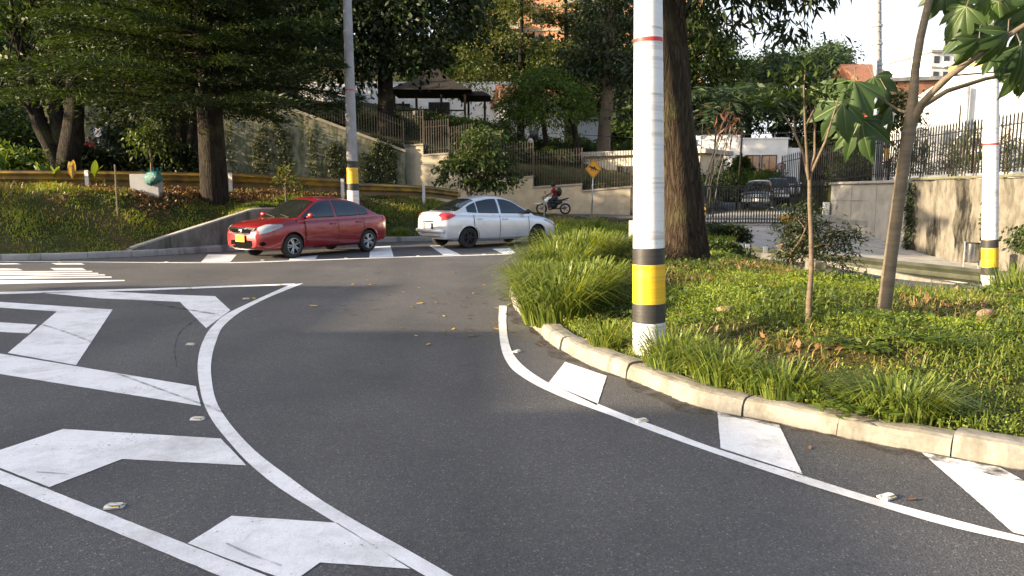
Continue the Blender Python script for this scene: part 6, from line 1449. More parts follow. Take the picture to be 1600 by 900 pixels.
SED_W = [(-2.12,.60), (-2.06,.69), (-1.92,.775), (-1.4,.835), (0,.848), (1.2,.838), (1.7,.80), (1.95,.725), (2.07,.63), (2.12,.55)]
base = dict(L=4.24, bot=[(-2.12,.36), (-1.95,.27), (-1.4,.21), (1.4,.20), (1.9,.22), (2.12,.29)], w=SED_W, wr=0.297, tw=0.185, axles=(-1.27,1.23), tumble=0.235,
            doors=[(-1.08,-0.20,0), (-0.18,0.86,0)], seams=(-1.10,-0.19,0.88), windows=[(0.90,-0.12), (-0.20,-0.93), (-0.97,-1.30)])
red = dict(base, name='parked_car', paint=car_paint('red_car_paint', (0.21,0.010,0.015), 0.25, 0.3), top=[(-2.12,.82), (-2.08,.93), (-1.98,.995), (-1.6,1.01), (-1.0,.985), (0.2,.96), (0.95,.95), (1.3,.925), (1.7,.87), (1.95,.80), (2.07,.73), (2.12,.63)],
           roof=[(-1.72,.98), (-1.45,1.13), (-1.1,1.33), (-0.75,1.445), (-0.3,1.488), (0.05,1.475), (0.32,1.415), (0.7,1.19), (1.08,.935)], ws=(0.36,1.04), rw=(-1.60,-0.92), spokes=5, rim=M_rim, mirror=0.78, hl_s=(7.2,10.6), hl_x=(1.52,2.07), tl_s=(6.6,10.6), tl_x=(-2.08,-1.86), moulding=True, sill=None)
red['sill'] = red['paint']
fl = G(457, 403.5).xy; fw = Vector((-0.575,-0.818)).normalized(); lf = Vector((-fw.y, fw.x)); ax = fl-lf*0.74; cc_ = ax-fw*1.23
t, c = make_car('red compact sedan parked on the bay with yellow plate', 'car', red, (cc_.x, cc_.y, 0.004), math.atan2(fw.y, fw.x))
# its face: chrome framed grille, plate, lower intake, fog recesses
def nose(mb, pts, x0, x1):
    n = len(pts); mb.add([(x0+(-0.035*(abs(y)/0.55)**2.2), y, z) for y, z in pts]+[(x1+(-0.035*(abs(y)/0.55)**2.2), y, z) for y, z in pts], [tuple(range(n, 2*n))]+[(i, (i+1) % n, n+(i+1) % n, n+i) for i in range(n)])
G1 = [(y, z+.075) for y, z in [(-.52,.68), (-.26,.69), (0,.692), (.26,.69), (.52,.68), (.40,.525), (.2,.51), (0,.51), (-.2,.51), (-.40,.525)]]
G2 = [(a*0.80, 0.676+(z-0.676)*0.52) for a, z in G1]
mb = MB(); nose(mb, G1, 2.03, 2.135); mb.build('grille_surround', M_chrome, t)
mb = MB(); nose(mb, G2, 2.10, 2.146); g = mb.build('grille', M_intake, t)
mb = MB(); mb.ball((2.15,0,.675), (0.015,0.085,0.045), 16); mb.build('badge', M_chrome, g, True)
mb = MB(); nose(mb, [(-.55,.44), (-.3,.455), (0,.46), (.3,.455), (.55,.44), (.47,.30), (.25,.275), (0,.27), (-.25,.275), (-.47,.30)], 2.0, 2.140); mb.build('lower_intake', M_intake, t)
for s in (1, -1):
    mb = MB(); mb.ball((1.99, s*.625, .385), (0.10,0.085,0.06), 14); mb.build('fog_recess', M_intake, t, True)
mb = MB(); mb.tube([(2.03,-.42,.245), (2.13,-.2,.24), (2.14,0,.24), (2.13,.2,.24), (2.03,.42,.245)], 0.012, 6); mb.build('lip', M_galv, t, True)
mb = MB(); mb.box((2.158,0,.50), (0.012,.335,.165)); pl = mb.build('number_plate', M_platey, t)
text_mesh('plate_text', 'LM 625', 0.088, M_trim, pl, (2.1655,0,.513), (R(90),0,R(90))); mb = MB(); mb.box((2.1655,-0.0,.44), (0.003,.09,.014)); mb.build('plate_line', M_trim, pl)
sil = dict(base, name='parked_car', paint=car_paint('silver_white_paint', (0.62,0.635,0.66), 0.35, 0.28), top=[(-2.12,.84), (-2.08,.955), (-1.98,1.015), (-1.6,1.035), (-1.0,1.0), (0.2,.965), (0.95,.94), (1.3,.885), (1.7,.805), (1.95,.72), (2.07,.64), (2.12,.52)],
           roof=[(-1.76,1.005), (-1.45,1.15), (-1.1,1.34), (-0.75,1.45), (-0.3,1.50), (0.05,1.485), (0.32,1.425), (0.7,1.19), (1.10,.925)], ws=(0.36,1.06), rw=(-1.64,-0.94), spokes=6, rim=M_rimdark, darkrim=True, mirror=0.78, mirrormat=M_trim, hl_s=(7.2,10.6), hl_x=(1.5,2.07), tl_s=(7.4,10.8), tl_x=(-2.09,-1.70), wr=0.298)
sil['sill'] = sil['paint']
rr_ = G(731, 388); rr_ = Vector((rr_.x, rr_.y)); fw = Vector((0.80,0.60)).normalized(); rt = Vector((fw.y, -fw.x)); ax = rr_-rt*0.74; cc_ = ax+fw*1.27
t, c = make_car('silver white sedan seen from its rear right corner', 'car', sil, (cc_.x, cc_.y, 0.004), math.atan2(fw.y, fw.x))
mb = MB(); mb.box((-2.122,0,.62), (0.03,.52,.20)); mb.build('plate_recess', M_trim, t)
mb = MB(); mb.box((-2.142,0,.62), (0.012,.33,.16)); mb.build('number_plate', M_platew, t)
mb = MB(); mb.box((-2.128,0,.765), (0.03,.6,.03)); mb.build('boot_trim', M_chrome, t)
mb = MB(); mb.tube([(-2.06,-.74,.50), (-2.15,-.5,.505), (-2.165,0,.505), (-2.15,.5,.505), (-2.06,.74,.50)], 0.055, 8); mb.build('bumper', sil['paint'], t, True)
# cars behind the gate
suv = dict(name='parked_car', L=4.3, paint=car_paint('patrol_dark', (0.03,0.035,0.045), 0.2, 0.3), crown=0.02, bot=[(-2.15,.40), (-1.8,.34), (1.8,.34), (2.15,.42)], w=[(-2.15,.74), (-2.0,.84), (0,.89), (1.8,.87), (2.05,.82), (2.15,.74)],
           top=[(-2.15,1.02), (-2.05,1.12), (-1.0,1.12), (0.8,1.10), (1.3,1.08), (1.9,1.02), (2.08,.95), (2.15,.84)], roof=[(-2.08,1.09), (-1.95,1.45), (-1.75,1.70), (-1.0,1.76), (0.1,1.74), (0.4,1.66), (0.95,1.12)], windows=[(0.62,-0.12), (-0.20,-1.0), (-1.06,-1.72)], ws=(0.36,0.92), rw=(-2.06,-1.82), tumble=0.17,
           doors=[(-1.0,-0.18,0), (-0.16,0.75,0)], seams=(-1.02,-0.17,0.77), wr=0.35, tw=0.22, axles=(-1.3,1.35), spokes=5, rim=M_rim, mirror=0.66, hl_s=(7.0,9.6), hl_x=(1.75,2.10), tl_s=(6.0,10.0), tl_x=(-2.12,-1.98))
suv['sill'] = M_trim
y = 47.0; x = PX(1186, y); zc = float(Rd(x, y))+0.015
def suv_face(t, hood):
    mb = MB(); mb.box((2.15,0,.83), (0.05,.95,.20)); g = mb.build('grille', M_trim, t)
    mb = MB()
    for k in range(-3, 4): mb.box((2.18,k*0.125,.83), (0.03,.085,.17))
    mb.build('grille_slats', M_chrome, g)
    mb = MB(); mb.box((2.17,0,.56), (0.14,1.5,.16)); mb.build('bumper', M_chrome, t); mb = MB(); mb.box((2.25,0,.58), (0.012,.33,.15)); mb.build('number_plate', M_platew, t)
t, c = make_car('dark four wheel drive car facing the gate with bright slatted grille', 'car', suv, (x, y, zc), R(-112)); suv_face(t, True)
P = np.array([c.top(np.full(9, xx), np.linspace(-.97, .97, 9)) for xx in np.linspace(-1.7, 0.3, 10)]); c.patch('roof_panel', P, sil['paint'], t, lift=0.012)
suv2 = dict(suv, paint=car_paint('second_suv_paint', (0.05,0.055,0.06), 0.3, 0.3))
y = 52.0; x = PX(1213, y); t, c = make_car('second dark car parked behind the four wheel drive car', 'car', suv2, (x, y, float(Rd(x, y))+0.015), R(-108)); suv_face(t, True)
mb = MB(); mb.box((-0.2,0,1.82), (0.35,0.9,0.10)); lb = mb.build('light_bar', M_trim, t); mb = MB(); mb.box((-0.2,0.25,1.89), (0.2,0.12,0.16)); mb.build('siren', M_trim, lb)
y = 56.5; x = PX(1228, y); t, c = make_car('pale car at the back of the row beside the clubhouse', 'car', dict(suv, paint=car_paint('pale_suv', (0.5,0.51,0.52), 0.3)), (x, y, float(Rd(x, y))+0.015), R(-106))

# ------------------------------------------------------------------ people (skin-modifier bodies) and the motorcycle
M_skin = pm('skin_tone', (0.25,0.13,0.08), (0.22,0.115,0.07), 5, 0.55)
M_hair = pm('hair_black', (0.012,0.010,0.009), None, 20, 0.6)
M_jeans = pm('dark_jeans', (0.03,0.035,0.05), (0.02,0.024,0.035), 12, 0.85)
M_shirtm = pm('maroon_shirt', (0.22,0.018,0.03), (0.16,0.012,0.02), 12, 0.8)
M_shirtr = pm('bright_red_shirt', (0.60,0.045,0.05), (0.50,0.03,0.04), 12, 0.8)
def skin(name, verts, edges, radii, mat, parent, root=0, sub=2):
    me = bpy.data.meshes.new(name); me.from_pydata([Vector(v) for v in verts], edges, []); o = bpy.data.objects.new(name, me); COL.objects.link(o)
    md = o.modifiers.new('skin', 'SKIN'); md.use_smooth_shade = True
    for i, r in enumerate(radii):
        sv = me.skin_vertices[0].data[i]; sv.radius = (r, r) if not hasattr(r, '__len__') else r; sv.use_root = (i == root)
    s = o.modifiers.new('sub', 'SUBSURF'); s.levels = sub; s.render_levels = sub
    bpy.context.view_layer.update(); m2 = bpy.data.meshes.new_from_object(o.evaluated_get(bpy.context.evaluated_depsgraph_get())); bpy.data.objects.remove(o)
    m2.materials.clear(); q = finish(name, m2, mat, parent, True); return q
def person(label, loc, yaw, J, shirt, helmet=False, pack=False, zsplit=None):
    """J: joint dict in metres, x forward, y left; one continuous body, clothes as close shells"""
    t = thing('person', label, 'person', loc, yaw)
    names = ['pelvis','spine','chest','neck','head','crown','shL','elL','wrL','haL','shR','elR','wrR','haR','hipL','knL','anL','toL','hipR','knR','anR','toR']
    rad = dict(pelvis=.14, spine=.135, chest=.155, neck=.06, head=.09, crown=.08, shL=.075, elL=.052, wrL=.038, haL=.042, hipL=.10, knL=.07, anL=.05, toL=.045)
    for k in list(rad):
        if k.endswith('L'): rad[k[:-1]+'R'] = rad[k]
    E = [('pelvis','spine'),('spine','chest'),('chest','neck'),('neck','head'),('head','crown')]
    for s in 'LR': E += [('chest','sh'+s),('sh'+s,'el'+s),('el'+s,'wr'+s),('wr'+s,'ha'+s),('pelvis','hip'+s),('hip'+s,'kn'+s),('kn'+s,'an'+s),('an'+s,'to'+s)]
    ix = {n: i for i, n in enumerate(names)}
    body = skin('body', [J[n] for n in names], [(ix[a], ix[b]) for a, b in E], [rad[n] for n in names], M_skin, t)
    sn = ['pelvis','spine','chest','shL','elL','shR','elR']; k = {n: i for i, n in enumerate(sn)}; mid = lambda a, b: Vector(J[a]).lerp(Vector(J[b]), 0.75)
    skin('shirt', [J['pelvis'],J['spine'],J['chest'],J['shL'],mid('shL','elL'),J['shR'],mid('shR','elR')], [(0,1),(1,2),(2,3),(3,4),(2,5),(5,6)], [.165,.16,.18,.098,.082,.098,.082], shirt, t)
    skin('trousers', [J['pelvis'],J['hipL'],J['knL'],J['anL'],J['hipR'],J['knR'],J['anR']], [(0,1),(1,2),(2,3),(0,4),(4,5),(5,6)], [.16,.122,.095,.075,.122,.095,.075], M_jeans, t)
    for s in 'LR':
        mb = MB(); a = Vector(J['to'+s]); mb.ball(a-Vector((0.05,0,0.01)), (0.13,0.05,0.045), 10); mb.build('shoe', M_trim, t, True)
        hp = Vector(J['ha'+s]); fwd = (hp-Vector(J['wr'+s])).normalized()
        for f in range(4): mb = MB() if f == 0 else mb; mb.tube([hp+Vector((0,(f-1.5)*0.02,0)), hp+fwd*0.05+Vector((0,(f-1.5)*0.022,-0.01)), hp+fwd*0.075+Vector((0,(f-1.5)*0.022,-0.035))], [.010,.009,.007], 6)
        mb.tube([hp+Vector((0,-0.03,0.01)), hp+fwd*0.035+Vector((0,-0.055,0))], [.012,.009], 6); mb.build('fingers', M_skin, t, True)
    h = Vector(J['head']).lerp(Vector(J['crown']), 0.5); d = Vector((1,0,0))
    mb = MB(); mb.ball(h+Vector((0.095,0,-0.01)), (0.02,0.014,0.022), 8)
    for s in (-1, 1): mb.ball(h+Vector((0.0,s*0.088,-0.01)), (0.02,0.012,0.03), 8)
    mb.build('face', M_skin, t, True); mb = MB()
    for s in (-1, 1): mb.ball(h+Vector((0.082,s*0.033,0.015)), (0.010,0.014,0.008), 8)
    mb.box(h+Vector((0.088,0,-0.055)), (0.01,0.045,0.009)); mb.build('eyes_and_mouth', M_hair, t)
    if helmet: mb = MB(); mb.ball(h+Vector((-0.005,0,0.025)), (0.145,0.125,0.145), 18); mb.box(h+Vector((0.13,0,0.01)), (0.03,0.16,0.09)); mb.build('helmet', M_trim, t, True)
    else: mb = MB(); mb.ball(h+Vector((-0.02,0,0.035)), (0.105,0.097,0.095), 14); mb.build('hair', M_hair, t, True)
    if pack: mb = MB(); ch = Vector(J['chest']).lerp(Vector(J['spine']), 0.45); mb.ball(ch+Vector((-0.24,0,0.02)), (0.15,0.17,0.25), 14); mb.build('backpack', M_trim, t, True)
    return t
# motorcycle, heading left along the street
Ymo = 42.2; xm = PX(865, Ymo); zm = max(CAM_H+(ray(865,335).z/ray(865,335).y)*Ymo, Tz(xm, Ymo)); yaw = R(172)
def motorcycle(label, loc, yaw):
    t = thing('motorcycle', label, 'motorcycle', loc, yaw)
    for x, nm in ((0.66,1), (-0.64,0)):
        Mx = Matrix.Translation((x,0,0.31)) @ Matrix.Rotation(R(90), 4, 'X'); mb = MB(); w = 0.065 if nm else 0.085
        mb.lathe([(.215,-w),(.28,-w),(.31,-w*.4),(.31,w*.4),(.28,w),(.215,w)], 26, Mx, True); wh = mb.build('wheel', M_tyre, t, True)
        mb = MB(); mb.lathe([(.235,-.03),(.25,-.03),(.25,.03),(.235,.03)], 26, Mx, True)
        for k in range(5): a = 6.283*k/5; mb.tube([Mx @ Vector((0,0,0)), Mx @ Vector((.24*math.cos(a), .24*math.sin(a), 0))], .014, 5)
        mb.build('rim', M_rimdark, wh)
    mb = MB(); mb.tube([(.62,.09,.31),(.42,.09,.88)], .025, 8); mb.tube([(.62,-.09,.31),(.42,-.09,.88)], .025, 8); mb.build('fork', M_galv, t, True)
    mb = MB(); mb.tube([(.40,0,.86),(.1,0,.78),(-.35,0,.72),(-.75,0,.86)], .03, 8); mb.tube([(.38,0,.8),(.28,0,.35),(-.15,0,.3),(-.25,0,.6)], .025, 8); mb.tube([(-.15,.08,.34),(-.64,.08,.31)], .025, 8); mb.build('frame', M_trim, t, True)
    mb = MB(); mb.ball((.08,0,.48), (.27,.17,.21), 14); mb.build('engine', M_rimdark, t, True)
    for s in (-1, 1): mb = MB(); mb.ball((-.22,s*.11,.66), (.26,.05,.14), 12); mb.build('side_panel', M_trim, t, True); mb = MB(); mb.ball((.34,s*.13,.74), (.17,.05,.13), 12); mb.build('tank_shroud', sil['paint'], t, True)
    mb = MB(); mb.ball((.17,0,.84), (.27,.15,.13), 16); mb.build('fuel_tank', sil['paint'], t, True)
    mb = MB(); mb.add(*[[(x, y, z) for x, z in ((.0,.86),(-.2,.80),(-.5,.83),(-.82,.92)) for y in (-.11,.11)]+[(x, y, z-.08) for x, z in ((.0,.86),(-.2,.80),(-.5,.83),(-.82,.92)) for y in (-.10,.10)], [(0,1,3,2),(2,3,5,4),(4,5,7,6),(8,10,11,9),(10,12,13,11),(12,14,15,13),(0,2,10,8),(2,4,12,10),(4,6,14,12),(1,9,11,3),(3,11,13,5),(5,13,15,7),(0,8,9,1),(6,7,15,14)]]); mb.build('seat', M_trim, t)
    mb = MB(); mb.ball((.82,0,.58), (.26,.08,.045), 12); mb.build('front_fender', sil['paint'], t, True)
    mb = MB(); mb.ball((-.72,0,.80), (.22,.09,.06), 12); mb.build('tail_fairing', sil['paint'], t, True)
    mb = MB(); mb.ball((-.93,0,.80), (.03,.07,.035), 10); mb.build('tail_light', M_tail, t, True)
    mb = MB(); mb.tube([(.36,-.38,.98),(.42,-.15,1.0),(.44,0,.97),(.42,.15,1.0),(.36,.38,.98)], .016, 8); mb.build('handlebar', M_trim, t, True)
    mb = MB(); mb.ball((.53,0,.87), (.09,.11,.12), 14); mb.build('headlight', M_trim, t, True)
    for s in (-1, 1): mb = MB(); mb.tube([(.42,s*.2,1.0),(.46,s*.26,1.18)], .008, 5); mb.ball((.46,s*.27,1.22), (.02,.06,.045), 8); mb.build('mirror', M_trim, t, True)
    mb = MB(); mb.tube([(.2,-.14,.3),(-.2,-.16,.3),(-.7,-.17,.42)], [.025,.03,.05], 10); mb.build('exhaust', M_chrome, t, True)
    return t
motorcycle('small white and black motorcycle riding uphill past the beige wall', (xm, Ymo, zm), yaw)
J = dict(pelvis=(-.12,0,.90), spine=(-.10,0,1.08), chest=(-.03,0,1.30), neck=(0,0,1.44), head=(.03,0,1.54), crown=(.03,0,1.66), shL=(-.02,.19,1.36), elL=(.16,.30,1.15), wrL=(.36,.33,1.04), haL=(.40,.33,1.01), shR=(-.02,-.19,1.36), elR=(.16,-.30,1.15), wrR=(.36,-.33,1.04), haR=(.40,-.33,1.01),
         hipL=(-.08,.12,.88), knL=(.27,.22,.72), anL=(.08,.19,.36), toL=(.22,.19,.30), hipR=(-.08,-.12,.88), knR=(.27,-.22,.72), anR=(.08,-.19,.36), toR=(.22,-.19,.30))
person('motorcycle rider in maroon shirt, black helmet and black backpack', (xm, Ymo, zm), yaw, J, M_shirtm, True, True)
p = D(139, 214, 43.0); S = dict(pelvis=(0,0,.93), spine=(0,0,1.10), chest=(.01,0,1.32), neck=(.01,0,1.47), head=(.03,0,1.57), crown=(.03,0,1.70), shL=(0,.19,1.39), elL=(-.03,.25,1.12), wrL=(.05,.26,.90), haL=(.07,.26,.84), shR=(0,-.19,1.39), elR=(-.03,-.25,1.12), wrR=(.12,-.24,.93), haR=(.15,-.23,.88),
         hipL=(0,.10,.90), knL=(.08,.11,.50), anL=(-.02,.11,.09), toL=(.10,.11,.05), hipR=(0,-.10,.90), knR=(-.04,-.11,.50), anR=(-.18,-.11,.10), toR=(-.06,-.11,.05))
person('person in a bright red shirt walking behind the dark hedge', (p.x, p.y, p.z-1.74), R(-20), S, M_shirtr)

# ------------------------------------------------------------------ signs and small things
Ys = 34.0; g = D(924, 342, Ys); zc = D(927, 264, Ys).z; zt_ = Tz(g.x, Ys)
t = thing('warning_sign', 'yellow diamond animal crossing sign on a thin grey post', 'road sign', (g.x, Ys, zt_))
mb = MB(); mb.tube([(0,0,-0.2), (0.06,0,zc-zt_+0.25)], 0.03, 8); mb.build('post', M_galv, t, True)
cx, cz = 0.06, zc-zt_; hd = 0.43
mb = MB(); mb.add([(cx,-0.04,cz-hd), (cx+hd*.82,-0.04,cz), (cx,-0.04,cz+hd), (cx-hd*.82,-0.04,cz), (cx,-0.052,cz-hd), (cx+hd*.82,-0.052,cz), (cx,-0.052,cz+hd), (cx-hd*.82,-0.052,cz)], [(3,2,1,0)[::-1], (7,6,5,4)[::-1], (0,1,5,4), (1,2,6,5), (2,3,7,6), (3,0,4,7)])
M_sign = pm('sign_orange_yellow', (0.80,0.36,0.02), (0.75,0.33,0.02), 3, 0.4); pn = mb.build('panel', M_sign, t)
A = [(-.20,.10), (-.165,.13), (-.14,.155), (-.125,.125), (-.06,.10), (.02,.085), (.06,.12), (.085,.125), (.075,.075), (.10,.03), (.20,-.045), (.27,-.075), (.265,-.095), (.17,-.065), (.11,-.03), (.10,-.10), (.075,-.10), (.07,-.03), (.03,-.015), (-.01,-.10), (-.035,-.10), (-.02,-.01), (-.06,.005), (-.085,-.09), (-.11,-.09), (-.095,.02), (-.13,.05), (-.19,.075)]
mb = MB(); n = len(A); mb.add([(cx+a*1.0, -0.056, cz+b) for a, b in A], [tuple(range(n))]); mb.build('animal_symbol', M_black, pn)
mb = MB(); k = 0.90
for s0, s1 in (((0,-1),(1,0)), ((1,0),(0,1)), ((0,1),(-1,0)), ((-1,0),(0,-1))):
    a = Vector((cx+s0[0]*hd*.82*k, -0.0555, cz+s0[1]*hd*k)); b_ = Vector((cx+s1[0]*hd*.82*k, -0.0555, cz+s1[1]*hd*k)); mb.tube([a, b_], 0.008, 4)
mb.build('border_line', M_black, pn)
# poster board half hidden by the thick pole
Yp_ = 18.0; p = D(983, 345, Yp_); q = D(983, 402, Yp_); z0 = Tz(p.x+0.2, Yp_)
t = thing('poster_board', 'white poster board on legs half hidden by the thick pole', 'sign board', (p.x, Yp_, z0))
W = 0.55; mb = MB(); mb.box((W/2,0,(p.z-z0)/2+0.06), (W,0.02,p.z-z0-0.1)); bd = mb.build('board', M_platew if False else M_white, t)
for x in (0.06, W-0.06): mb = MB(); mb.box((x,0.03,0.3), (0.03,0.03,0.8)); mb.build('leg', M_galv, t)
text_mesh('lettering', 'BEI', 0.10, M_red, bd, (0.15,-0.0125,p.z-z0-0.14), (R(90),0,0), 0.001)
mb = MB(); mb.lathe([(0,0.014),(0.10,0.014),(0.10,0.010)], 20, Matrix.Translation((0.17,0,(p.z-z0)*0.55)) @ Matrix.Rotation(R(90), 4, 'X')); mb.build('red_spot', M_red, bd)
mb = MB(); mb.box((W/2,-0.012,(p.z-z0)*0.24), (W-0.04,0.004,0.12)); mb.build('green_strip', pm('print_green', (0.14,0.25,0.06)), bd)
mb = MB(); mb.box((W/2,-0.0112,(p.z-z0)*0.52), (W-0.06,0.003,0.34)); mb.build('blue_field', pm('print_blue', (0.42,0.55,0.66)), bd)
# no-parking disc, school sign, far street
Yn = 43; p = D(153, 207, Yn); z0 = Tz(p.x, Yn)
t = thing('round_sign', 'round grey traffic sign on a post before the ivy wall end', 'road sign', (p.x, Yn, z0))
mb = MB(); mb.tube([(0,0,-.2), (0,0,p.z-z0+0.3)], 0.035, 8); mb.build('post', M_galv, t, True)
Mx = Matrix.Translation((0,-0.05,p.z-z0)) @ Matrix.Rotation(R(90), 4, 'X')
mb = MB(); mb.lathe([(0,.012),(.34,.012),(.34,-.01)], 28, Mx); d = mb.build('disc', M_white, t)
mb = MB(); mb.lathe([(.25,.013),(.25,.02),(.34,.02),(.34,.013)], 28, Mx); mb.build('ring', pm('sign_dark_blue', (0.06,0.07,0.13)), d)
mb = MB(); mb.box((0,-0.065,p.z-z0), (0.06,0.008,0.5), ry=R(45)); mb.build('bar', pm('sign_dark_red', (0.25,0.04,0.05)), d)
Yn = 42; p = D(101, 204, Yn); z0 = Tz(p.x, Yn)
t = thing('school_sign', 'fluorescent yellow green pentagon sign between the forked trunks', 'road sign', (p.x, Yn, z0))
mb = MB(); mb.tube([(0,0,-.2), (0,0,p.z-z0+0.2)], 0.035, 8); mb.build('post', M_galv, t, True)
mb = MB(); mb.add([(x, y, p.z-z0+z) for y in (-0.04,-0.052) for x, z in ((-.3,-.32),(.3,-.32),(.3,.1),(0,.38),(-.3,.1))], [(0,1,2,3,4)[::-1], (5,6,7,8,9)]+[(i, (i+1) % 5, 5+(i+1) % 5, 5+i) for i in range(5)]); pn = mb.build('panel', pm('sign_lime', (0.48,0.68,0.03), None, 3, 0.4), t)
mb = MB()
for s in (-.09, .09): mb.ball((s,-0.058,p.z-z0+.1), (.045,.004,.045), 8); mb.box((s,-0.058,p.z-z0-.06), (.07,.006,.22))
mb.build('symbol', M_black, pn)
# hazard board at the gate
Yh = 33.5; p = D(1098, 335, Yh); z0 = Tz(p.x-0.3, Yh)
t = thing('hazard_marker', 'yellow black chevron marker on white legs beside the gate', 'road marker', (p.x, Yh, z0))
mb = MB(); mb.tube([(0,0.02,p.z-z0-0.4),(0.16,0,-0.15)], 0.025, 6); mb.tube([(-.02,0.02,p.z-z0-0.4),(-.1,0,-0.15)], 0.025, 6); mb.build('leg', M_white, t)
mb = MB(); mb.box((0,0,p.z-z0), (0.26,0.02,0.9)); pn = mb.build('board', M_yellow, t); mb = MB()
for k in range(4): z = p.z-z0-0.38+k*0.22; mb.add([(-.13,-.0125,z),(0,-.0125,z+.1),(.13,-.0125,z),(.13,-.0125,z+.1),(0,-.0125,z+.2),(-.13,-.0125,z+.1)], [(0,1,4,5),(1,2,3,4)])
mb.build('chevron', M_black, pn)
# litter bin
p = D(1518, 405, 20.8); z0 = float(Rd(p.x, p.y))+0.13
t = thing('litter_bin', 'shiny steel cylinder litter bin hung between two posts', 'litter bin', (p.x, p.y, z0))
mb = MB(); mb.lathe([(0,.30),(.16,.30),(.165,.32),(.165,.80),(.155,.80),(.15,.34),(0,.33)], 28); mb.build('bucket', pm('brushed_steel', (0.62,0.62,0.62), (0.5,0.5,0.5), 3, 0.22, 1.0, stretch=(1,1,30)), t, True, 40)
mb = MB(); mb.lathe([(.155,.80),(.172,.80),(.172,.83),(.155,.83)], 28, None, True); mb.lathe([(.15,.298),(.172,.298),(.172,.318),(.15,.318)], 28, None, True); mb.build('rim', M_trim, t, True, 40)
for s in (-1, 1): mb = MB(); mb.tube([(s*.205,0,-.02),(s*.205,0,.86)], .018, 8); mb.tube([(s*.205,0,.6),(s*.16,0,.6)], .012, 6); mb.build('post', M_galv, t)
# concrete bollard block with turquoise bag, stakes
p = D(229, 292, 22.2); z0 = Tz(p.x, 22.2)
hz = D(229, 272, 22.2).z
t = thing('concrete_plinth', 'grey concrete plinth in front of the guardrail under the turquoise bag', 'concrete block'); mb = MB(); mb.box((p.x, 22.2, (hz+z0-0.2)/2), (0.80,0.30,hz-z0+0.2)); mb.build('block', M_polegrey, t)
c = D(236, 277, 21.9); rg = np.random.default_rng(8); mb = MB(); n = 18; vs = []
t = thing('plastic_bag', 'crumpled turquoise plastic bag lying on the grey plinth', 'bag', (c.x, 21.99, c.z-0.02))
mb.ball((0,0,0), (0.26,0.12,0.19), 22); mb.v = [(x*(1+0.16*math.sin(9*x+5*z)+0.05*rg.normal())+0.03*z, y*(1+0.2*math.sin(11*x)), z*(1-0.35*x)+0.03*math.sin(14*x)+0.012*rg.normal()) for x, y, z in mb.v]
M_bag = pm('bag_turquoise', (0.012,0.16,0.13), (0.008,0.10,0.09), 14, 0.3, spec=0.6, bmp=0.9); mb.build('sack', M_bag, t, True)
mb = MB()
for k, (dx, dz) in enumerate(((-0.08,0.12),(0.02,0.15),(0.12,0.13),(-0.22,0.06),(0.2,0.1))): mb.add([(dx-0.03,0.0,0.13),(dx+0.03,0.02,0.13),(dx+0.03+dx*0.3,0.0,0.17+dz),(dx-0.02+dx*0.3,-0.03,0.15+dz)], [(0,1,2,3)])
mb.build('tied_ears', M_bag, t)
p = D(181, 292, 20.6); t = thing('wooden_stake', 'thin brown stake standing before the guardrail left of the bag', 'stake', (p.x, 20.6, Tz(p.x, 20.6))); mb = MB(); mb.tube([(0,0,-.2),(0.01,0,D(181,257,20.6).z-Tz(p.x,20.6))], 0.025, 6); mb.build('stake', M_barkpale, t)
p = D(850, 345, 30); z0 = Tz(p.x, 30); t = thing('street_marker', 'thin pale marker post before the motorcycle', 'post', (p.x, 30, z0)); mb = MB(); mb.tube([(0,0,-.1),(0,0,D(850,308,30).z-z0)], 0.022, 6); mb.build('post', M_galv, t); 
p = D(520, 300, 25.0); z0 = Tz(p.x, 24.6); t = thing('rubbish_bag', 'red and white rubbish bundle lying by the guardrail end above the red car', 'bag', (p.x, 24.6, z0+0.1)); mb = MB(); mb.ball((0,0,.05), (.3,.2,.16), 14); mb.v = [(x*(1+.2*math.sin(9*z+4*y)), y, z*(1+.2*math.sin(8*x))) for x, y, z in mb.v]; mb.build('sack', pm('bag_red', (0.35,0.05,0.05), (0.25,0.03,0.03), 9, 0.4), t, True)
mb = MB(); mb.ball((-.28,-.05,.02), (.15,.12,.1), 10); mb.build('white_sack', M_white, t, True)
for i, (px, py, lab) in enumerate(((1133,495,'pinkish broken brick lump in the ground cover'), (1540,506,'brown stone by the far right pole'), (1300,447,'small grey stone below the feathery bush'))):
    g = G(px, py, 0.28); rg = random.Random(i); mb = MB(); mb.ball((0,0,0), (0.09,0.07,0.05), 10); mb.v = [(x*(1+rg.uniform(-.2,.2)), y*(1+rg.uniform(-.2,.2)), z*(1+rg.uniform(-.3,.3))) for x, y, z in mb.v]
    o = mb.build('stone', pm('stone_%d' % i, (0.32,0.20,0.14), (0.2,0.13,0.1), 20, 0.9), None, True); o.location = (g.x, g.y, Tz(g.x, g.y)+0.05); tag(o, lab, 'stone')
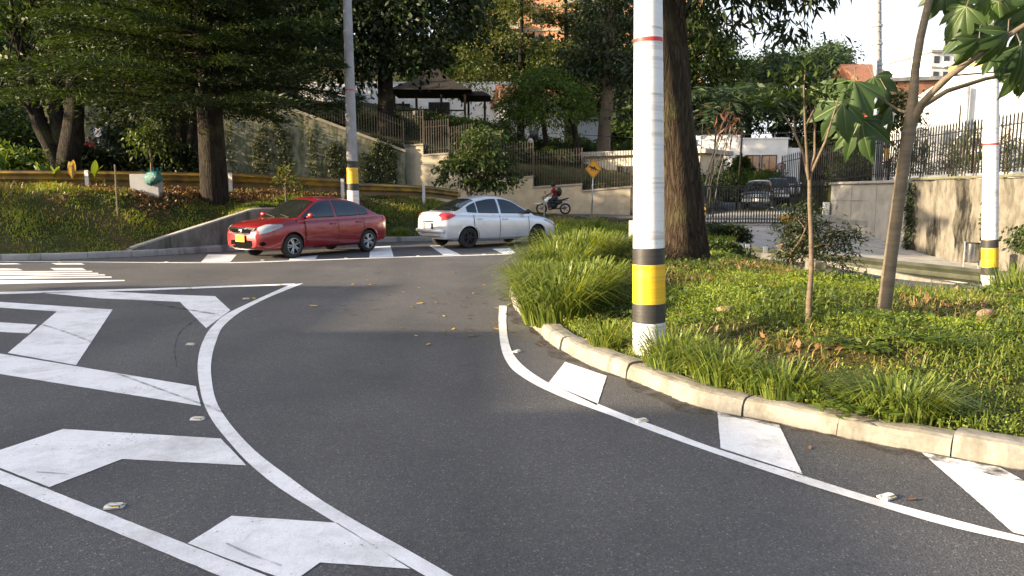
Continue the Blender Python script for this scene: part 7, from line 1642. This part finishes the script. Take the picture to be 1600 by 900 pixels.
# raised road studs
M_stud = pm('stud_white', (0.72,0.71,0.68), (0.6,0.59,0.56), 30, 0.5, wear=(0.3,0.29,0.26), wscale=25); M_refl = glass_dark('stud_reflector', (0.60,0.42,0.05), 0.1)
first = None
for i, (px, py, rz, lab) in enumerate(((181,793,0.1,'nearest white road stud between the two big chevrons'), (310,656,0.0,'white road stud beside the curved line above the big chevron'), (299,539,0.0,'white road stud beside the curve at its leftmost bend'), (385,467.5,0.0,'white road stud by the chevron tip touching the curve'), (437,446,0,'white road stud at the sharp tip of the painted island'), (1003,658.5,0.5,'white road stud between the right edge line and the first block'),
    (1387,778,0.5,'nearest white road stud by the right edge line'), (808,550,1.0,'white road stud inside the tight bend near the kerb nose'), (95,410,0,'road stud on the far left edge line'), (261,410,0,'road stud on the far edge line left of the red car'), (411,407,0,'road stud in front of the red car bumper'), (541,404,0,'road stud in front of the red car rear wheel'), (654,400.5,0,'road stud behind the white car rear corner'), (757,398,0,'road stud in front of the white car door'), (295,451,0,'road stud on the thin straight line'))):
    g = G(px, py)
    if first is None:
        t = thing('road_stud', lab, 'road stud', (g.x, g.y, 0.004), rz, 'raised white road studs'); mb = MB()
        mb.add([(x*s, y*s2, z) for z, s, s2 in ((0,1,1), (0.010,1,1), (0.024,0.78,0.62)) for x, y in ((-.075,-.05),(.055,-.05),(.075,0),(.055,.05),(-.075,.05),(-.09,0))], [(i, (i+1) % 6, 6+(i+1) % 6, 6+i) for i in range(12) if i % 6 != 5]+[(5,0,6,11),(11,6,12,17),(12,13,14,15,16,17)])
        mb.build('base', M_stud, t); mb = MB(); mb.box((0,-0.0425,0.0145), (0.08,0.004,0.010), rx=R(-30)); mb.build('reflector', M_refl, t); t.scale = (0.64,)*3; first = t
    else:
        t = copy_tree(first); t.location = (g.x, g.y, 0.004); t.rotation_euler = (0,0,rz); t.scale = (0.64,)*3; t['label'] = lab
# fallen leaves on the road
rg = np.random.default_rng(12); spots = [(490,479),(392,466),(397,467),(1424,782),(1265,701),(1240,672),(722,470),(708,515),(745,525),(800,520),(818,533),(845,540),(770,506),(700,545)]
rs = random.Random(21)
while len(spots) < 90:
    px = rs.gauss(670, 110); py = rs.choice([rs.uniform(408, 470), rs.uniform(415, 540), rs.uniform(440, 520)])
    if 330 < px < 788 and (px > 500 or py < 450): spots.append((px, py))
protos = []
for k, mt in enumerate((L_yleaf, L_litter, L_litter)):
    r2 = random.Random(k); mb = MB(); m = 7; vs = []
    for i in range(m):
        f = i/(m-1); w = 0.5*math.sin(math.pi*min(1, f*0.92+0.06))**0.8*(0.5 if k else 0.62); x = (f-0.5)
        vs += [(x, -w*0.7, 0.10*w+0.25*x*x+0.02), (x, 0, 0.02+0.10*x*x), (x, w*0.7, 0.16*w+0.18*x*x+0.02)]
    mb.add(vs, [(i*3+j, i*3+j+1, i*3+j+4, i*3+j+3) for i in range(m-1) for j in range(2)])
    me = bpy.data.meshes.new('fallen_leaf'); me.from_pydata(mb.v, [], mb.f); me.materials.append(mt); me.shade_smooth(); a_ = me.attributes.new('tone', 'FLOAT', 'POINT'); a_.data.foreach_set('value', [0.6 if k == 0 else 0.35+0.4*(k-1)]*len(me.vertices)); protos.append(me)
for i, (px, py) in enumerate(spots):
    g = G(px, py); k = 0 if i in (0, 1, 2) or rs.random() < 0.28 else rs.choice((1, 2)); o = bpy.data.objects.new('fallen_leaf', protos[k]); COL.objects.link(o)
    o.location = (g.x, g.y, 0.006); o.rotation_euler = (rs.uniform(-.15,.15), rs.uniform(-.15,.15), rs.uniform(0, 6.28)); s = rs.uniform(0.05, 0.10)*(1.6 if i == 0 else 1); o.scale = (s, s, s)
    tag(o, {0: 'yellow fallen leaf lying on the asphalt', 1: 'dry brown fallen leaf lying on the asphalt', 2: 'dry brown fallen leaf lying on the asphalt'}[k], 'leaf', 'yellow leaves fallen on the road' if k == 0 else 'brown leaves fallen on the road')

# ------------------------------------------------------------------ unseen trees and houses added outside the frame on the left to cast shade
def shade_tree(label, x, y, hh, rx, seed, nc=330, lm=None):
    b = (x, y, -0.3); rs = random.Random(seed)
    E = [((x+rs.uniform(-1, 1)*rx*0.4, y+rs.uniform(-1, 1)*rx*0.4, hh*f), (rx*s, rx*s, hh*0.17)) for f, s in ((0.42, 0.85), (0.55, 1.0), (0.7, 0.95), (0.85, 0.6))]
    tree('unseen_shade_tree', label, [([b, (x, y, hh*0.35), (x+0.2, y, hh*0.75)], [0.3,0.22,0.1])], E, nc, 22, 0.5, 0.42, lm or L_mid, M_barkdark, seed, 0.5, 0.4, 0.3, 0.3, 9, 0.45)
shade_tree('tall unseen tree added left of the bank to shade the background', -28, 27, 11, 4.0, 501)
shade_tree('second tall unseen tree added left of the bank to shade the background', -31, 34, 12, 4.6, 502)
building('brick_house', 'low unseen brick house added left of the frame to shade the lower bank', (-27,13.0), (-27,18.5), 4, -0.3, 5.1, M_brick, roof='slab', cat='house')  # unseen houses, heights and gaps set to shape the shade on road and bank
building('brick_house', 'unseen brick house added left of the camera to shade the road', (-27,1.6), (-27,6.0), 4, -0.3, 6.5, M_brick, roof='slab', cat='house')
building('brick_house', 'tallest unseen red brick house added left of the camera to shade the near road', (-27,-24), (-27,-2.6), 8, -0.3, 7.6, M_brickred, roof='slab', cat='house')
building('brick_house', 'middle unseen brick house added left of the camera to shade the road', (-27,-1.6), (-27,1.1), 8, -0.3, 7.12, M_brickred, roof='slab', cat='house')
